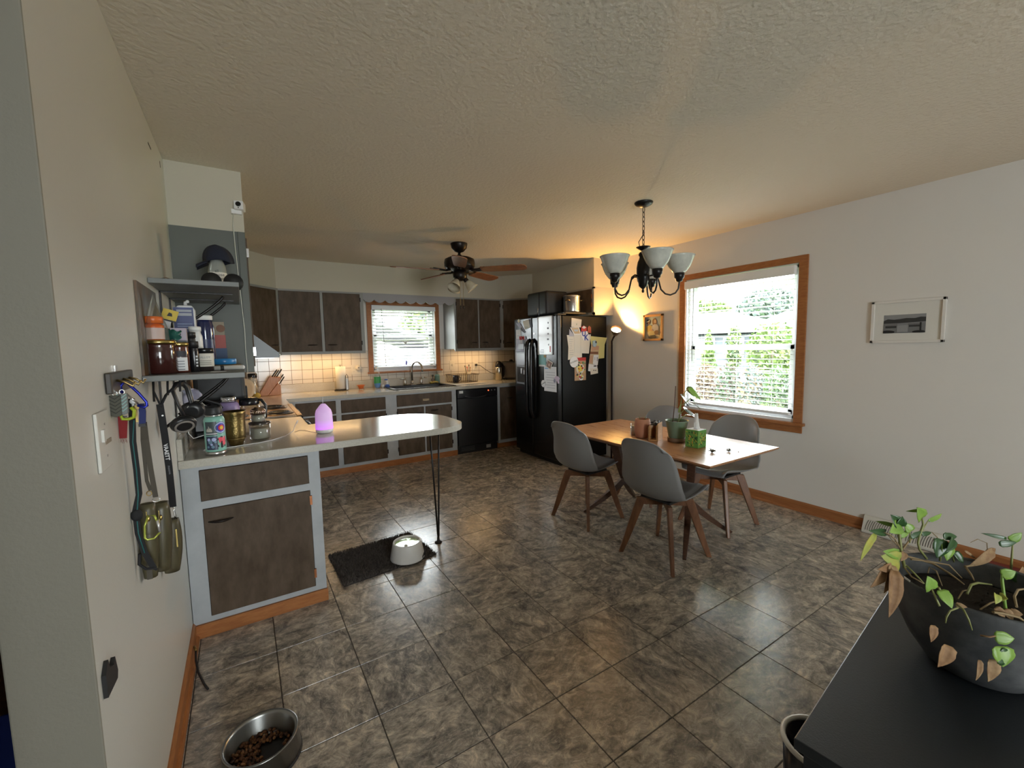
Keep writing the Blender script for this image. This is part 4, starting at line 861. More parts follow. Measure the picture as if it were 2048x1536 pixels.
part('brace', B().box((2.36, 1.62, .648), (2.43, 2.70, .676)).box((2.90, 1.62, .648), (2.97, 2.70, .676)).box((2.36, 2.30, .64), (2.97, 2.37, .676)).box((2.36, 1.98, .64), (2.97, 2.05, .676)), WAL, t, bevel=.003)
part('hub', B().lathe([(.05, .33), (.055, .35), (.055, .40), (.05, .42)], (2.70, 2.18, 0), 8), WAL, t)

# ------------------------------------------------------------------ chairs
SHELLM = mat('grey_chair_shell', (.235, .235, .24), .42, bump=.03, bscale=300)
CUSH = mat('grey_seat_pad', (.19, .19, .195), .5, bump=.05, bscale=250)
CLEG = mat('walnut_chair_leg', (.125, .050, .022), .38, col2=(.215, .095, .042), nscale=10, stretch=(3, 3, 1), detail=6)
def chair_proto():
    """seat faces +x; origin on the floor under the seat centre"""
    t = thing('dining_chair', 'grey moulded dining chair', 'chair', (0, 0, 0), 'grey dining chairs around the table')
    prof = [(.225, .428, .170), (.215, .440, .185), (.17, .442, .200), (.09, .432, .215), (0, .424, .225), (-.09, .422, .23), (-.15, .432, .232), (-.195, .463, .234), (-.220, .512, .233), (-.232, .575, .225), (-.242, .64, .212), (-.254, .705, .200), (-.268, .765, .190), (-.279, .803, .182), (-.287, .825, .176)]
    def P(u, v):
        f = u * (len(prof) - 1); i = min(int(f), len(prof) - 2); k = f - i
        g = lambda j: [(prof[max(0, min(len(prof) - 1, i + j))][c_]) for c_ in range(3)]
        p0, p1, p2, p3 = g(-1), g(0), g(1), g(2)
        x, z, w = [.5 * ((2 * p1[c_]) + (-p0[c_] + p2[c_]) * k + (2 * p0[c_] - 5 * p1[c_] + 4 * p2[c_] - p3[c_]) * k * k + (-p0[c_] + 3 * p1[c_] - 3 * p2[c_] + p3[c_]) * k ** 3) for c_ in range(3)]
        s = 2 * v - 1; a = abs(s)
        lift = .050 * a ** 2.6 * min(1, max(0, (.62 - u) / .25)) * min(1, u / .12 + .25); fwd_ = .070 * a ** 2.2 * min(1, max(0, (u - .36) / .16)) * (1 - .45 * max(0, (u - .75) / .25))
        drop = .055 * a ** 5 * max(0, (u - .70) / .30) ** 1.5 - .006 * math.cos(PI * s) * max(0, (u - .85) / .15)
        w *= 1 - .10 * max(0, (u - .80) / .20) ** 2 * a ** 3
        return (x + fwd_, s * w, z + lift - drop)
    part('seat_shell', B().grid(P, 42, 20), SHELLM, t, solid=.007)
    def Q(u, v):
        uu_ = .03 + u * .44; p = P(uu_, .10 + v * .80); e = min(1, min(u, 1 - u, v, 1 - v) * 7); return (p[0], p[1], p[2] + .004 + .022 * math.sin(e * PI / 2))
    part('cushion', B().grid(Q, 18, 16), CUSH, t, label='padded seat cushion')
    for sx in (-1, 1):
        for sy in (-1, 1):
            tx, ty, bx, by = .105 * sx, .105 * sy, .202 * sx, .202 * sy
            u = Vector((sx, sy, 0)).normalized(); v = Vector((-u.y, u.x, 0)); b = B(); vs = []
            for (cx_, cy_, z, a, w_) in ((bx, by, 0, .011, .016), (bx * .72 + tx * .28, by * .72 + ty * .28, .105, .0125, .021), (tx * .75 + bx * .25, ty * .75 + by * .25, .30, .014, .028), (tx, ty, .395, .014, .030)):
                o = Vector((cx_, cy_, z)); vs += [o - u * w_ - v * a, o + u * w_ - v * a, o + u * w_ + v * a, o - u * w_ + v * a]
            fs = [(3, 2, 1, 0), (12, 13, 14, 15)]
            for i in range(3):
                for k in range(4): fs.append((i * 4 + k, i * 4 + (k + 1) % 4, i * 4 + 4 + (k + 1) % 4, i * 4 + 4 + k))
            part('leg', b.add(vs, fs), CLEG, t, bevel=.005)
    for s in (1, -1): part('cross_rail', B().obox((0, 0, .372), (.32, .024, .052), Matrix.Rotation(s * PI / 4, 4, 'Z')), CLEG, t, bevel=.003)
    part('seat_plate', B().box((-.11, -.11, .398), (.11, .11, .412)), BLKM, t)
    return t
ch = chair_proto(); cg = 'grey dining chairs around the table'
ch.location = (2.345, 2.585, 0); ch.rotation_euler = (0, 0, math.radians(4)); ch['label'] = 'grey moulded chair at the table end nearest the fridge, its back to the kitchen'
dup(ch, (2.335, 1.812, 0), math.radians(3), 'grey moulded chair in front of the table, with its back to the peninsula')
dup(ch, (3.115, 1.915, 0), math.radians(181), 'grey moulded chair under the window with its dark seat pad showing')
dup(ch, (3.13, 2.62, 0), math.radians(180), 'grey moulded chair mostly hidden behind the potted plant')

# ================================================================== BACK COUNTER ITEMS
GC = 'things on the back counter'
KN = mat('orange_beech', (.42, .14, .028), .35, col2=(.52, .20, .05), nscale=12, stretch=(6, 1, 1))
t = thing('knife_block', 'orange wooden knife block leaning on the counter below the corner cabinet', 'knife block', (.24, 5.63, .91))
part('block', B().prism([(.124, .911), (.222, .911), (.372, 1.112), (.250, 1.128)], 'xz', 5.575, 5.685), KN, t, bevel=.003)
part('foot', B().prism([(.224, .911), (.358, .911), (.358, 1.022), (.330, 1.048)], 'xz', 5.580, 5.680), KN, t, bevel=.003)
for x, z, y, L, w_ in ((.272, 1.118, 5.60, .105, .012), (.318, 1.112, 5.63, .115, .013), (.300, 1.114, 5.665, .10, .011), (.352, 1.045, 5.61, .09, .011), (.350, 1.075, 5.65, .085, .011)):
    k = thing('knife', {.272: 'black riveted knife at the top rear slot of the knife block', .318: 'tallest black knife in the top slot of the knife block', .300: 'black knife behind the two front ones in the block', .352: 'lowest small black knife on the block front', .350: 'short black knife second up the block face'}[x], 'knife', (x, y, z), 'knives in the wooden block')
    d = Vector((.55, 0, .83)); o = Vector((x, y, z)); xs = Vector((.83, 0, -.55))
    part('handle', B().tube([o - d * .01, o + d * L * .25, o + d * L * .8, o + d * L], [w_ * .8, w_, w_ * 1.1, w_ * .8], 8, 0, False, .6), BLK, k)
    for q_ in (.3, .7): part('rivet', B().ell(o + d * L * q_ - Vector((0, w_ * .62, 0)), (.003, .002, .003), 6, 4), CHROME, k)
t = thing('paper_towel_roll', 'white paper towel roll standing on the counter', 'paper towel', (1.03, 5.66, .93))
part('roll', B().shell([(.022, .93), (.060, .93), (.060, 1.208), (.021, 1.208), (.021, .93)], (1.03, 5.66, 0), 28), mat('paper_towel', (.72, .70, .65), .9, bump=.1, bscale=80), t)
t = thing('towel_holder', 'black wire paper towel holder with a steel side arm', 'holder', (1.03, 5.66, .91))
part('base', B().tube([(1.03 + .078 * math.cos(a * PI / 10), 5.66 + .078 * math.sin(a * PI / 10), .916) for a in range(20)], .005, 6, 0, True).lathe([(.07, .9105), (.07, .915)], (1.03, 5.66, 0), 20), BLKS, t)
part('rod', B().tube([(1.03, 5.66, .915), (1.03, 5.66, 1.215), (1.018, 5.66, 1.228), (1.03, 5.66, 1.238), (1.042, 5.66, 1.228), (1.033, 5.66, 1.218)], .003, 6), BLKS, t)
part('arm', B().tube([(1.075, 5.595, .915), (1.075, 5.595, 1.09), (1.088, 5.595, 1.115), (1.102, 5.595, 1.09), (1.102, 5.595, .915)], .004, 6), BLKS, t)
part('arm_plate', B().box((1.072, 5.592, .92), (1.106, 5.597, 1.06)), STEEL, t)
ORG_ = mat('orange_plastic', (.55, .13, .03), .35)
t = thing('strainer', 'small orange plastic strainer basket on the counter', 'strainer', (1.26, 5.62, .91))
part('bowl', B().shell([(.018, .916), (.030, .925), (.040, .955), (.052, .962), (.052, .965), (.038, .960), (.027, .928)], (1.26, 5.62, 0), 18), ORG_, t)
for a in (0, 2, 4): part('leg', B().tube([(1.26 + .028 * math.cos(a), 5.62 + .028 * math.sin(a), .93), (1.26 + .034 * math.cos(a), 5.62 + .034 * math.sin(a), .9105)], .004, 6), ORG_, t)
t = thing('dish_soap', 'clear dish soap bottle with green label and blue liquid', 'bottle', (1.47, 5.63, .91), GC)
part('bottle', B().lathe([(.026, .911), (.036, .918), (.044, .96), (.047, 1.0), (.042, 1.06), (.028, 1.11), (.018, 1.135), (.016, 1.16)], (1.47, 5.63, 0), 20, None, 0, True, None, 1, .6), GLASS, t)
part('liquid', B().lathe([(.024, .914), (.034, .920), (.042, .96), (.045, .998), (.044, 1.01)], (1.47, 5.63, 0), 20, None, 0, True, None, 1, .6), mat('blue_liquid', (.10, .28, .62), .15, alpha=1), t)
part('label', B().grid(lambda u, v: (1.47 + .0485 * math.cos(-PI * (.15 + .7 * u)), 5.63 + .031 * math.sin(-PI * (.15 + .7 * u)), .975 + .085 * v), 10, 6), mat('green_label', (.02, .25, .05), .4), t)
part('cap', B().lathe([(.016, 1.158), (.017, 1.165), (.013, 1.18), (.006, 1.185), (.006, 1.195)], (1.47, 5.63, 0), 14), mat('clear_cap', (.6, .66, .7), .2), t)
t = thing('small_cup', 'tiny white plastic cup beside the dish soap', 'cup', (1.535, 5.62, .91), GC)
part('cup', B().shell([(.016, .911), (.021, .952), (.019, .952), (.014, .914)], (1.535, 5.62, 0), 14), WHITE, t)
t = thing('dish_wand', 'blue and white dish brush with blue base by the sink', 'brush', (1.59, 5.60, .918), GC)
part('base', B().lathe([(.030, .919), (.034, .925), (.030, .945), (.016, .955)], (1.59, 5.60, 0), 14), mat('blue_plastic', (.03, .09, .35), .3), t)
part('grip', B().tube([(1.59, 5.60, .95), (1.592, 5.60, .985), (1.58, 5.59, 1.01)], [.014, .012, .016], 8), WHITE, t); part('knob', B().ell((1.574, 5.588, 1.018), (.026, .016, .010), 10, 6), MATS['blue_plastic'], t)
# sink
SK = mat('black_composite', (.014, .015, .020), .25)
t = thing('sink', 'black composite drop-in sink under the window', 'sink', (1.965, 5.45, .70))
sb = B(); z = .921; x0, x1, y0, y1 = 1.545, 2.385, 5.185, 5.725; ix0, ix1, iy0, iy1 = 1.60, 2.33, 5.235, 5.615
sb.add([(x0, y0, z), (x1, y0, z), (x1, y1, z), (x0, y1, z), (ix0, iy0, z), (ix1, iy0, z), (ix1, iy1, z), (ix0, iy1, z), (ix0 + .03, iy0 + .03, .72), (ix1 - .03, iy0 + .03, .72), (ix1 - .03, iy1 - .03, .72), (ix0 + .03, iy1 - .03, .72),
        (x0 - .004, y0 - .004, .9105), (x1 + .004, y0 - .004, .9105), (x1 + .004, y1 + .004, .9105), (x0 - .004, y1 + .004, .9105)],
       [(0, 1, 5, 4), (1, 2, 6, 5), (2, 3, 7, 6), (3, 0, 4, 7), (4, 5, 9, 8), (5, 6, 10, 9), (6, 7, 11, 10), (7, 4, 8, 11), (8, 9, 10, 11), (12, 13, 1, 0), (13, 14, 2, 1), (14, 15, 3, 2), (15, 12, 0, 3)])
part('basin', sb, SK, t, bevel=.006); part('drain', B().lathe([(.045, .721), (.04, .724), (.01, .722)], (1.96, 5.43, 0), 16), STEEL, t)
part('rim_badge', B().box((1.93, 5.636, .9215), (2.0, 5.646, .923)), STEEL, t)
t = thing('faucet', 'tall steel gooseneck faucet with two lever handles', 'faucet', (1.97, 5.68, .921))
NK = mat('brushed_nickel', (.42, .40, .37), .25, metal=1)
part('escutcheon', B().box((1.84, 5.655, .9215), (2.11, 5.705, .929)), NK, t, bevel=.004)
u = Vector((.42, -.91, 0)).normalized(); o = Vector((1.955, 5.68, 0)); pts = [o + Vector((0, 0, .925)), o + Vector((0, 0, 1.13))]
for k in range(1, 13): a = PI * k / 12; pts.append(o + u * (.10 - .10 * math.cos(a)) + Vector((0, 0, 1.13 + .105 * math.sin(a))))
pts.append(o + u * .202 + Vector((0, 0, 1.105)))
part('spout', B().tube(pts, [.018] + [.0125] * (len(pts) - 3) + [.012, .014], 12), NK, t); part('spout_collar', B().lathe([(.022, .928), (.020, .95), (.015, .99)], o, 14), NK, t)
for x, s in ((1.855, -1), (2.085, 1)):
    h = part('handle', B().lathe([(.020, .928), (.017, .95), (.012, .98), (.014, 1.0)], (x, 5.68, 0), 12), NK, t); part('lever', B().tube([(x - s * .01, 5.68, 1.0), (x + s * .03, 5.672, 1.012), (x + s * .075, 5.665, 1.006)], [.009, .008, .005], 8), NK, h)
t = thing('soap_dispenser', 'teal green soap pump bottle at the sink corner', 'soap dispenser', (2.325, 5.68, .922), GC)
part('bottle', B().lathe([(.030, .922), (.036, .926), (.036, 1.035), (.030, 1.043), (.012, 1.047)], (2.325, 5.68, 0), 18), mat('sage_teal', (.16, .29, .26), .4), t)
part('pump', B().tube([(2.325, 5.68, 1.045), (2.325, 5.68, 1.09), (2.315, 5.665, 1.092), (2.305, 5.65, 1.086)], .005, 6), STEEL, t)
t = thing('brush_cup', 'small brown cup holding a dark scrub brush behind the sink', 'cup', (2.262, 5.69, .922), GC)
part('cup', B().shell([(.020, .9215), (.024, .985), (.022, .985), (.018, .925)], (2.262, 5.69, 0), 14), mat('brown_ceramic', (.16, .10, .07), .4), t)
part('brush', B().tube([(2.262, 5.69, .93), (2.258, 5.68, 1.02)], .005, 6).ell((2.257, 5.678, 1.03), (.017, .017, .015), 8, 6), BLKM, t)
single('sponge', B().grid(lambda u, v: (2.22 + .11 * u, 5.648 + .06 * v - .02 * math.sin(PI * u), .9225 + .016 * math.sin(2.6 * u + .3) + .004), 8, 3), mat('yellow_sponge', (.55, .40, .10), .9, bump=.4, bscale=300), 'yellow curved sponge lying on the sink ledge', 'sponge', solid=.02)
# dish rack
RW = mat('bronze_wire', (.06, .04, .025), .35, metal=.5)
t = thing('dish_rack', 'dark wire dish rack on a white drying mat', 'dish rack', (2.66, 5.56, .918))
x0, x1, y0, y1 = 2.46, 2.86, 5.42, 5.70
for z, g in ((.925, .02), (1.035, 0)):
    part('rail', B().tube([(x0 + g, y0 + g, z), (x1 - g, y0 + g, z), (x1 - g, y1 - g, z), (x0 + g, y1 - g, z)], .0038, 6, 0, True), RW, t)
for k in range(12):
    x = x0 + .02 + k * (x1 - x0 - .04) / 11
    part('wire', B().tube([(x, y0, 1.035), (x, y0 + .02, .925), (x, y1 - .02, .925), (x, y1, 1.035)], .0022, 5), RW, t)
for k in range(7):
    y = y0 + .03 + k * (y1 - y0 - .06) / 6
    part('wire', B().tube([(x0, y, 1.035), (x0 + .02, y, .925)], .0022, 5), RW, t); part('wire', B().tube([(x1, y, 1.035), (x1 - .02, y, .925)], .0022, 5), RW, t)
single('drying_mat', B().box((2.40, 5.27, .9105), (2.90, 5.74, .9165)), mat('pale_mat', (.55, .52, .48), .8), 'pale drying mat spread under the dish rack', 'mat', bevel=.003)
t = thing('dark_mug', 'black mug standing upside down in the dish rack', 'mug', (2.52, 5.50, .93), GC); part('body', B().lathe([(.044, .93), (.042, 1.02), (.036, 1.028), (.034, 1.022), (.0001, 1.022)], (2.53, 5.50, 0), 18), mat('navy_black_glaze', (.015, .017, .028), .25), t); part('handle', B().tube([(2.572, 5.50, 1.01), (2.60, 5.50, .995), (2.60, 5.50, .96), (2.573, 5.50, .945)], .006, 6), MATS['navy_black_glaze'], t)
t = thing('utensil_crock', 'pale cup full of utensils at the back of the dish rack', 'crock', (2.81, 5.65, .93), GC)
part('cup', B().shell([(.030, .93), (.034, 1.06), (.032, 1.06), (.028, .934)], (2.81, 5.65, 0), 16), mat('pale_ceramic', (.52, .47, .38), .35), t)
for i, (dx, dy, h, m, lb) in enumerate(((-.055, 0, 1.15, BLKM, 'black spatula leaning to one side in the crock'), (-.02, .01, 1.135, RED, 'red handled utensil in the crock'), (.005, 0, 1.165, BLKM, 'black utensil standing tallest in the crock'), (.03, .01, 1.13, KN, 'wooden spoon in the crock'), (.07, 0, 1.105, WHITE, 'white utensil leaning outwards from the crock'))):
    single('utensil', B().tube([(2.81 + dx * .2, 5.65 + dy * .2, .945), (2.81 + dx, 5.65 + dy, h - .03), (2.81 + dx * 1.1, 5.65 + dy, h)], [.004, .004, .010], 6), m, lb, 'utensil', 'utensils in the dish rack crock')
t = thing('thermal_carafe', 'steel thermal carafe with dark lid near the corner', 'carafe', (3.31, 5.63, .91), GC)
part('body', B().lathe([(.050, .911), (.056, .916), (.056, 1.10), (.053, 1.11)], (3.31, 5.63, 0), 24), mat('warm_steel', (.55, .50, .42), .25, metal=1), t)
part('lid', B().lathe([(.053, 1.11), (.054, 1.12), (.050, 1.16), (.036, 1.19), (.012, 1.202), (.0001, 1.203)], (3.31, 5.63, 0), 24), BLKS, t)
part('handle', B().tube([(3.358, 5.61, 1.13), (3.39, 5.60, 1.12), (3.392, 5.60, .99), (3.36, 5.61, .96)], .010, 8), BLKS, t)
t = thing('countertop_oven', 'black countertop oven set diagonally in the corner', 'oven', (3.53, 5.66, .91))
mt = Matrix.Translation((3.525, 5.615, 0)) @ Matrix.Rotation(math.radians(-48), 4, 'Z')
part('body', B().box((-.13, -.10, .92), (.13, .10, 1.19)).xf(mt), BLKM, t, bevel=.015, bs=3)
part('front_panel', B().box((-.105, -.108, .945), (.105, -.100, 1.165)).xf(mt), mat('dark_brown_glass', (.055, .042, .035), .2), t, bevel=.003)
part('knob', B().lathe([(.03, 1.19), (.03, 1.2), (.022, 1.215), (.0001, 1.218)], (3.525, 5.615, 0), 16), BLK, t)
part('badge', B().lathe([(.009, 0), (.009, .004)], mt @ Vector((-.09, -.101, .945)), 10, Matrix.Rotation(math.radians(-48), 4, 'Z') @ Matrix.Rotation(PI / 2, 4, 'X')), WHITE, t)
for x in (-.1, .1):
    for y in (-.08, .08): part('foot', B().lathe([(.01, .911), (.01, .922)], mt @ Vector((x, y, 0)), 8), BLKM, t)
# outlets on the backsplash
PLT = mat('ivory_plate', (.66, .61, .52), .3)
def outlet(label, x, z, w_, h, kind):
    t = thing('outlet_plate', label, 'outlet', (x, YB - .006, z - h / 2), 'wall plates on the backsplash')
    part('plate', B().box((x - w_ / 2, YB - .010, z - h / 2), (x + w_ / 2, YB - .005, z + h / 2)), PLT, t, bevel=.002)
    if kind == 's': part('toggle', B().obox((x, YB - .014, z + .002), (.008, .010, .018)), PLT, t); part('toggle_slot', B().box((x - .006, YB - .0108, z - .014), (x + .006, YB - .0099, z + .016)), mat('slot_dark', (.12, .1, .08), .5), t)
    else:
        for dx in kind:
            for dz in (-.022, .022):
                s = part('socket', B().lathe([(.015, 0), (.014, .002)], (x + dx, YB - .010, z + dz), 14, Matrix.Rotation(PI / 2, 4, 'X')), PLT, t)
                part('slot', B().box((x + dx - .006, YB - .0128, z + dz - .004), (x + dx - .0045, YB - .0118, z + dz + .004)).box((x + dx + .0045, YB - .0128, z + dz - .004), (x + dx + .006, YB - .0118, z + dz + .004)), mat('slot_dark', (.12, .1, .08), .5), s)
    return t
outlet('ivory light switch plate to the right of the sink window', 2.61, 1.16, .080, .135, 's')
SLOTD = mat('slot_dark', (.12, .1, .08), .5)
outlet('ivory double outlet plate above the towel roll side of the window', 1.245, 1.155, .115, .125, (-.028, .028))
outlet('ivory outlet plate behind the utensils', 3.00, 1.13, .075, .12, (0,))
t = thing('plug_in_night_light', 'round white plug-in device on the double outlet', 'night light', (1.275, YB - .03, 1.15)); part('body', B().lathe([(.036, 0), (.036, .018), (.030, .026), (.0001, .027)], (1.275, YB - .0125, 1.18), 20, Matrix.Rotation(PI / 2, 4, 'X')), PLT, t); part('star', B().prism([(1.275 + (.013 if k % 2 else .006) * math.cos(k * PI / 4), 1.18 + (.013 if k % 2 else .006) * math.sin(k * PI / 4)) for k in range(8)], 'xz', YB - .0405, YB - .0392), MATS['slot_dark'], t)
t = thing('power_cord', 'black power cord drooping from the outlet to the steel carafe', 'cord', (3.1, 5.75, .98)); part('plug', B().box((2.985, YB - .035, 1.135), (3.015, YB - .012, 1.165)), BLKM, t); part('cable', B().tube([(3.0, YB - .035, 1.15), (3.05, 5.74, 1.14), (3.13, 5.72, 1.075), (3.23, 5.73, 1.02), (3.34, 5.74, .99), (3.45, 5.75, .985)], .004, 6), BLKM, t)
# corner clutter behind the stove
t = thing('glass_jar', 'glass jar with dark lid in the counter corner', 'jar', (.085, 5.60, .91), GC)
part('jar', B().shell([(.045, .911), (.05, .92), (.05, 1.10), (.042, 1.125), (.040, 1.125), (.047, 1.10), (.047, .922)], (.085, 5.60, 0), 18), GLASS, t); part('contents', B().lathe([(.044, .915), (.045, 1.05), (.0001, 1.055)], (.085, 5.60, 0), 16), TANP, t); part('lid', B().lathe([(.046, 1.126), (.047, 1.13), (.047, 1.165), (.042, 1.172), (.0001, 1.172)], (.085, 5.60, 0), 18), BLK, t)
LEM = mat('lemon_yellow', (.62, .42, .05), .45, bump=.2, bscale=150)
proto = None
for i, (x, y, z) in enumerate(((.03, 5.36, .945), (.095, 5.38, .945), (.06, 5.44, .945), (.005, 5.42, .945), (.045, 5.385, 1.0), (.085, 5.41, .998), (.055, 5.40, 1.05))):
    if proto is None: proto = single('lemon', B().ell((x, y, z), (.038, .033, .033), 12, 8), LEM, 'yellow lemon low at the front of the clear bag, wall side', 'fruit', 'lemons in the clear bag'); p0 = Vector((x, y, z)); l0 = proto.location.copy()
    else: c = proto.copy(); COL.objects.link(c); c.location = l0 + Vector((x, y, z)) - p0; c.rotation_euler = (.3 * i, .5 * i, .8 * i); c['label'] = ('', 'yellow lemon low in the clear bag next to the knife block', 'yellow lemon low at the back of the clear bag', 'yellow lemon low in the bag by the glass jar', 'yellow lemon in the second layer, wall side of the bag', 'yellow lemon in the second layer nearest the knife block', 'topmost yellow lemon in the clear bag')[i]
t = thing('produce_bag', 'clear plastic bag around the lemons', 'bag', (.05, 5.4, .91)); part('film', B().lathe([(.03, .912), (.09, .915), (.10, .96), (.085, 1.03), (.06, 1.09), (.022, 1.12), (.03, 1.145)], (.05, 5.40, 0), 18, None, 0, True, None, 1, .9), glassy('plastic_film', (.96, .95, .92), .07, .12), t)
t = thing('ceramic_plate', 'round cream plate leaning upright by the stove', 'plate', (0, 5.0, .91)); part('plate', B().lathe([(.0001, 0), (.06, .001), (.075, .004), (.105, .012), (.105, .015), (.072, .009), (.0001, .006)], (.0, 5.05, 1.045), 28, Matrix.Rotation(PI / 2 - .12, 4, 'X') @ Matrix.Rotation(-.35, 4, 'Y')), mat('cream_glaze', (.66, .52, .36), .2), t); part('plate_stand', B().box((-.06, 5.03, .911), (.06, 5.10, .94)), KN, t)

# ================================================================== PENINSULA ITEMS
GP = 'things on the peninsula counter'
bc = Vector((-.139, 2.585, 0))
t = thing('water_bottle', 'mint steel water bottle covered in stickers', 'bottle', (bc.x, bc.y, .91), GP)
MINT = mat('mint_paint', (.24, .50, .42), .35)
part('body', B().lathe([(.044, .930), (.0445, .935), (.0445, 1.085), (.040, 1.098), (.034, 1.104)], bc, 28), MINT, t); part('base_ring', B().lathe([(.041, .911), (.0435, .914), (.0435, .931)], bc, 28), STEEL, t); part('neck_ring', B().lathe([(.0345, 1.102), (.0345, 1.113)], bc, 24), STEEL, t)
lid = part('lid', B().lathe([(.037, 1.112), (.038, 1.116), (.038, 1.145), (.034, 1.152), (.0001, 1.152)], bc, 24), BLKM, t); part('carry_strap', B().tube([bc + Vector((.034, .01, 1.14)), bc + Vector((.022, .0, 1.162)), bc + Vector((-.02, -.005, 1.182)), bc + Vector((-.050, -.01, 1.200))], [.014, .014, .013, .010], 6, 0, False, .45), BLKM, lid)
def sticker(a0, a1, z0, z1, m, name='sticker', r=.0449, k=0):
    return part(name, B().grid(lambda u, v: (bc.x + (r + .0003 * k) * math.cos(a0 + (a1 - a0) * u), bc.y + (r + .0003 * k) * math.sin(a0 + (a1 - a0) * u), z0 + (z1 - z0) * v), 10, 1), m, t)
def sticker_poly(ac, zc, pts, m, k):
    return part('sticker', B().add([(bc.x + (.0449 + .0003 * k) * math.cos(ac + p[0] / .0449), bc.y + (.0449 + .0003 * k) * math.sin(ac + p[0] / .0449), zc + p[1]) for p in pts] + [(bc.x + (.0449 + .0003 * k) * math.cos(ac), bc.y + (.0449 + .0003 * k) * math.sin(ac), zc)], [(i, (i + 1) % len(pts), len(pts)) for i in range(len(pts))]), m, t)
CA = math.radians(-87)   # angle that faces the camera
SLT = mat('slate_sticker', (.05, .07, .075), .4); NV = mat('navy_sticker', (.03, .045, .09), .4); LIL = mat('lilac_sticker', (.42, .48, .75), .4); PINK = mat('coral_pink_sticker', (.80, .10, .14), .4); BLUS = mat('royal_sticker', (.05, .05, .42), .4)
sticker(CA - .95, CA + .20, 1.012, 1.080, SLT); sticker(CA - .95, CA + .20, 1.018, 1.022, PAPER, k=1)
for k, h in enumerate((.012, .018, .014, .028, .022, .016, .020, .012)): sticker(CA - .82 + k * .075, CA - .77 + k * .075, 1.030, 1.030 + h, CREAM, k=1)
sticker(CA - .95, CA + .20, .940, 1.008, NV)
for k in range(7): sticker_poly(CA - .75 + .12 * k, .955 + .012 * (k * 3 % 4), disc(0, 0, .006 + .002 * (k % 3), 7), LIL if k % 2 else mat('steel_blue_sticker', (.15, .26, .36), .4), 1)
sticker_poly(CA + .62, 1.048, disc(0, 0, .030, 20), NV, 1); sticker_poly(CA + .62, 1.048, disc(0, 0, .028, 20), LIL, 2); sticker_poly(CA + .62, 1.048, disc(0, 0, .021, 18), BLUS, 3); sticker_poly(CA + .64, 1.047, disc(0, 0, .0145, 16), mat('red_sticker', (.65, .03, .05), .4), 4); sticker_poly(CA + .66, 1.047, disc(0, 0, .0085, 14), mat('gold_sticker', (.85, .55, .05), .4), 5)
sticker_poly(CA + .62, .975, [(-.026, .0), (-.018, .022), (.0, .030), (.020, .026), (.026, 0), (.018, -.026), (0, -.03), (-.020, -.022)], BLKM, 1); sticker_poly(CA + .66, .978, [(-.018, .020), (-.004, .022), (.018, .024), (.018, -.016), (.004, -.022), (.0, -.004), (-.014, -.006)], PINK, 2); sticker_poly(CA + .60, .976, disc(0, 0, .004, 8), BLKM, 3)
t = thing('brass_pot', 'hammered brass drinking pot between bottle and candle', 'pot', (-.055, 2.77, .91), GP)
part('pot', B().shell([(.030, .911), (.034, .914), (.034, .922), (.044, .945), (.048, .985), (.048, 1.05), (.052, 1.085), (.056, 1.098), (.054, 1.099), (.046, 1.05), (.044, .95)], (-.055, 2.77, 0), 28), mat('hammered_brass', (.24, .17, .065), .32, metal=1, bump=.5, bscale=110), t)
for z in (.95, 1.05): part('band', B().tube([(-.055 + .0485 * math.cos(a * PI / 12), 2.77 + .0485 * math.sin(a * PI / 12), z) for a in range(24)], .0018, 5, 0, True), BRASS, t)
t = thing('purple_bottle', 'lavender steel bottle without its lid behind the brass pot', 'bottle', (-.085, 3.02, .91), GP)
part('body', B().lathe([(.050, .911), (.055, .915), (.055, 1.095), (.048, 1.118), (.040, 1.125)], (-.085, 3.02, 0), 28), mat('lavender_paint', (.30, .23, .44), .4), t); part('neck', B().shell([(.038, 1.124), (.038, 1.158), (.035, 1.158), (.035, 1.124)], (-.085, 3.02, 0), 24), CHROME, t)
for z in (1.132, 1.142, 1.152): part('thread', B().tube([(-.085 + .0385 * math.cos(a * PI / 10), 3.02 + .0385 * math.sin(a * PI / 10), z) for a in range(20)], .0013, 4, 0, True), CHROME, t)
t = thing('coffee_carafe', 'glass coffee carafe with curved black handle behind the brass pot', 'carafe', (.03, 3.16, .91), GP)
part('glass', B().shell([(.055, .911), (.068, .92), (.070, .99), (.058, 1.06), (.050, 1.10), (.047, 1.10), (.055, 1.06), (.067, .99), (.065, .922)], (.02, 3.10, 0), 24), GLASS, t); part('collar', B().lathe([(.053, 1.092), (.055, 1.10), (.055, 1.125), (.04, 1.135), (.0001, 1.137)], (.02, 3.10, 0), 24), BLK, t)
part('handle', B().tube([(.06, 3.085, 1.122), (.085, 3.08, 1.118), (.108, 3.075, 1.08), (.102, 3.075, 1.01), (.08, 3.08, .985)], .011, 8, 0, False, .8), BLK, t)
t = thing('coffee_maker', 'large black coffee maker against the wall under the shelves', 'coffee maker', (-.15, 3.30, .91))
part('base', B().box((-.262, 3.10, .911), (-.10, 3.50, .95)), BLKM, t, bevel=.01); part('tower', B().box((-.258, 3.32, .95), (-.05, 3.50, 1.15)), BLKM, t, bevel=.012); part('brew_head', B().box((-.258, 3.14, 1.12), (.005, 3.50, 1.285)), BLKM, t, bevel=.025, bs=4); part('water_tank', B().box((-.262, 3.06, .952), (-.185, 3.30, 1.12)), BLK, t, bevel=.008)
part('side_grip', B().box((.004, 3.2, 1.10), (.016, 3.32, 1.20)), BLKM, t, bevel=.005)
WAX = mat('candle_wax', (.52, .50, .40), .6, sub=.2)
t = thing('jar_candle', 'clear glass jar candle with dark lid on the peninsula', 'candle', (.062, 2.865, .91), GP)
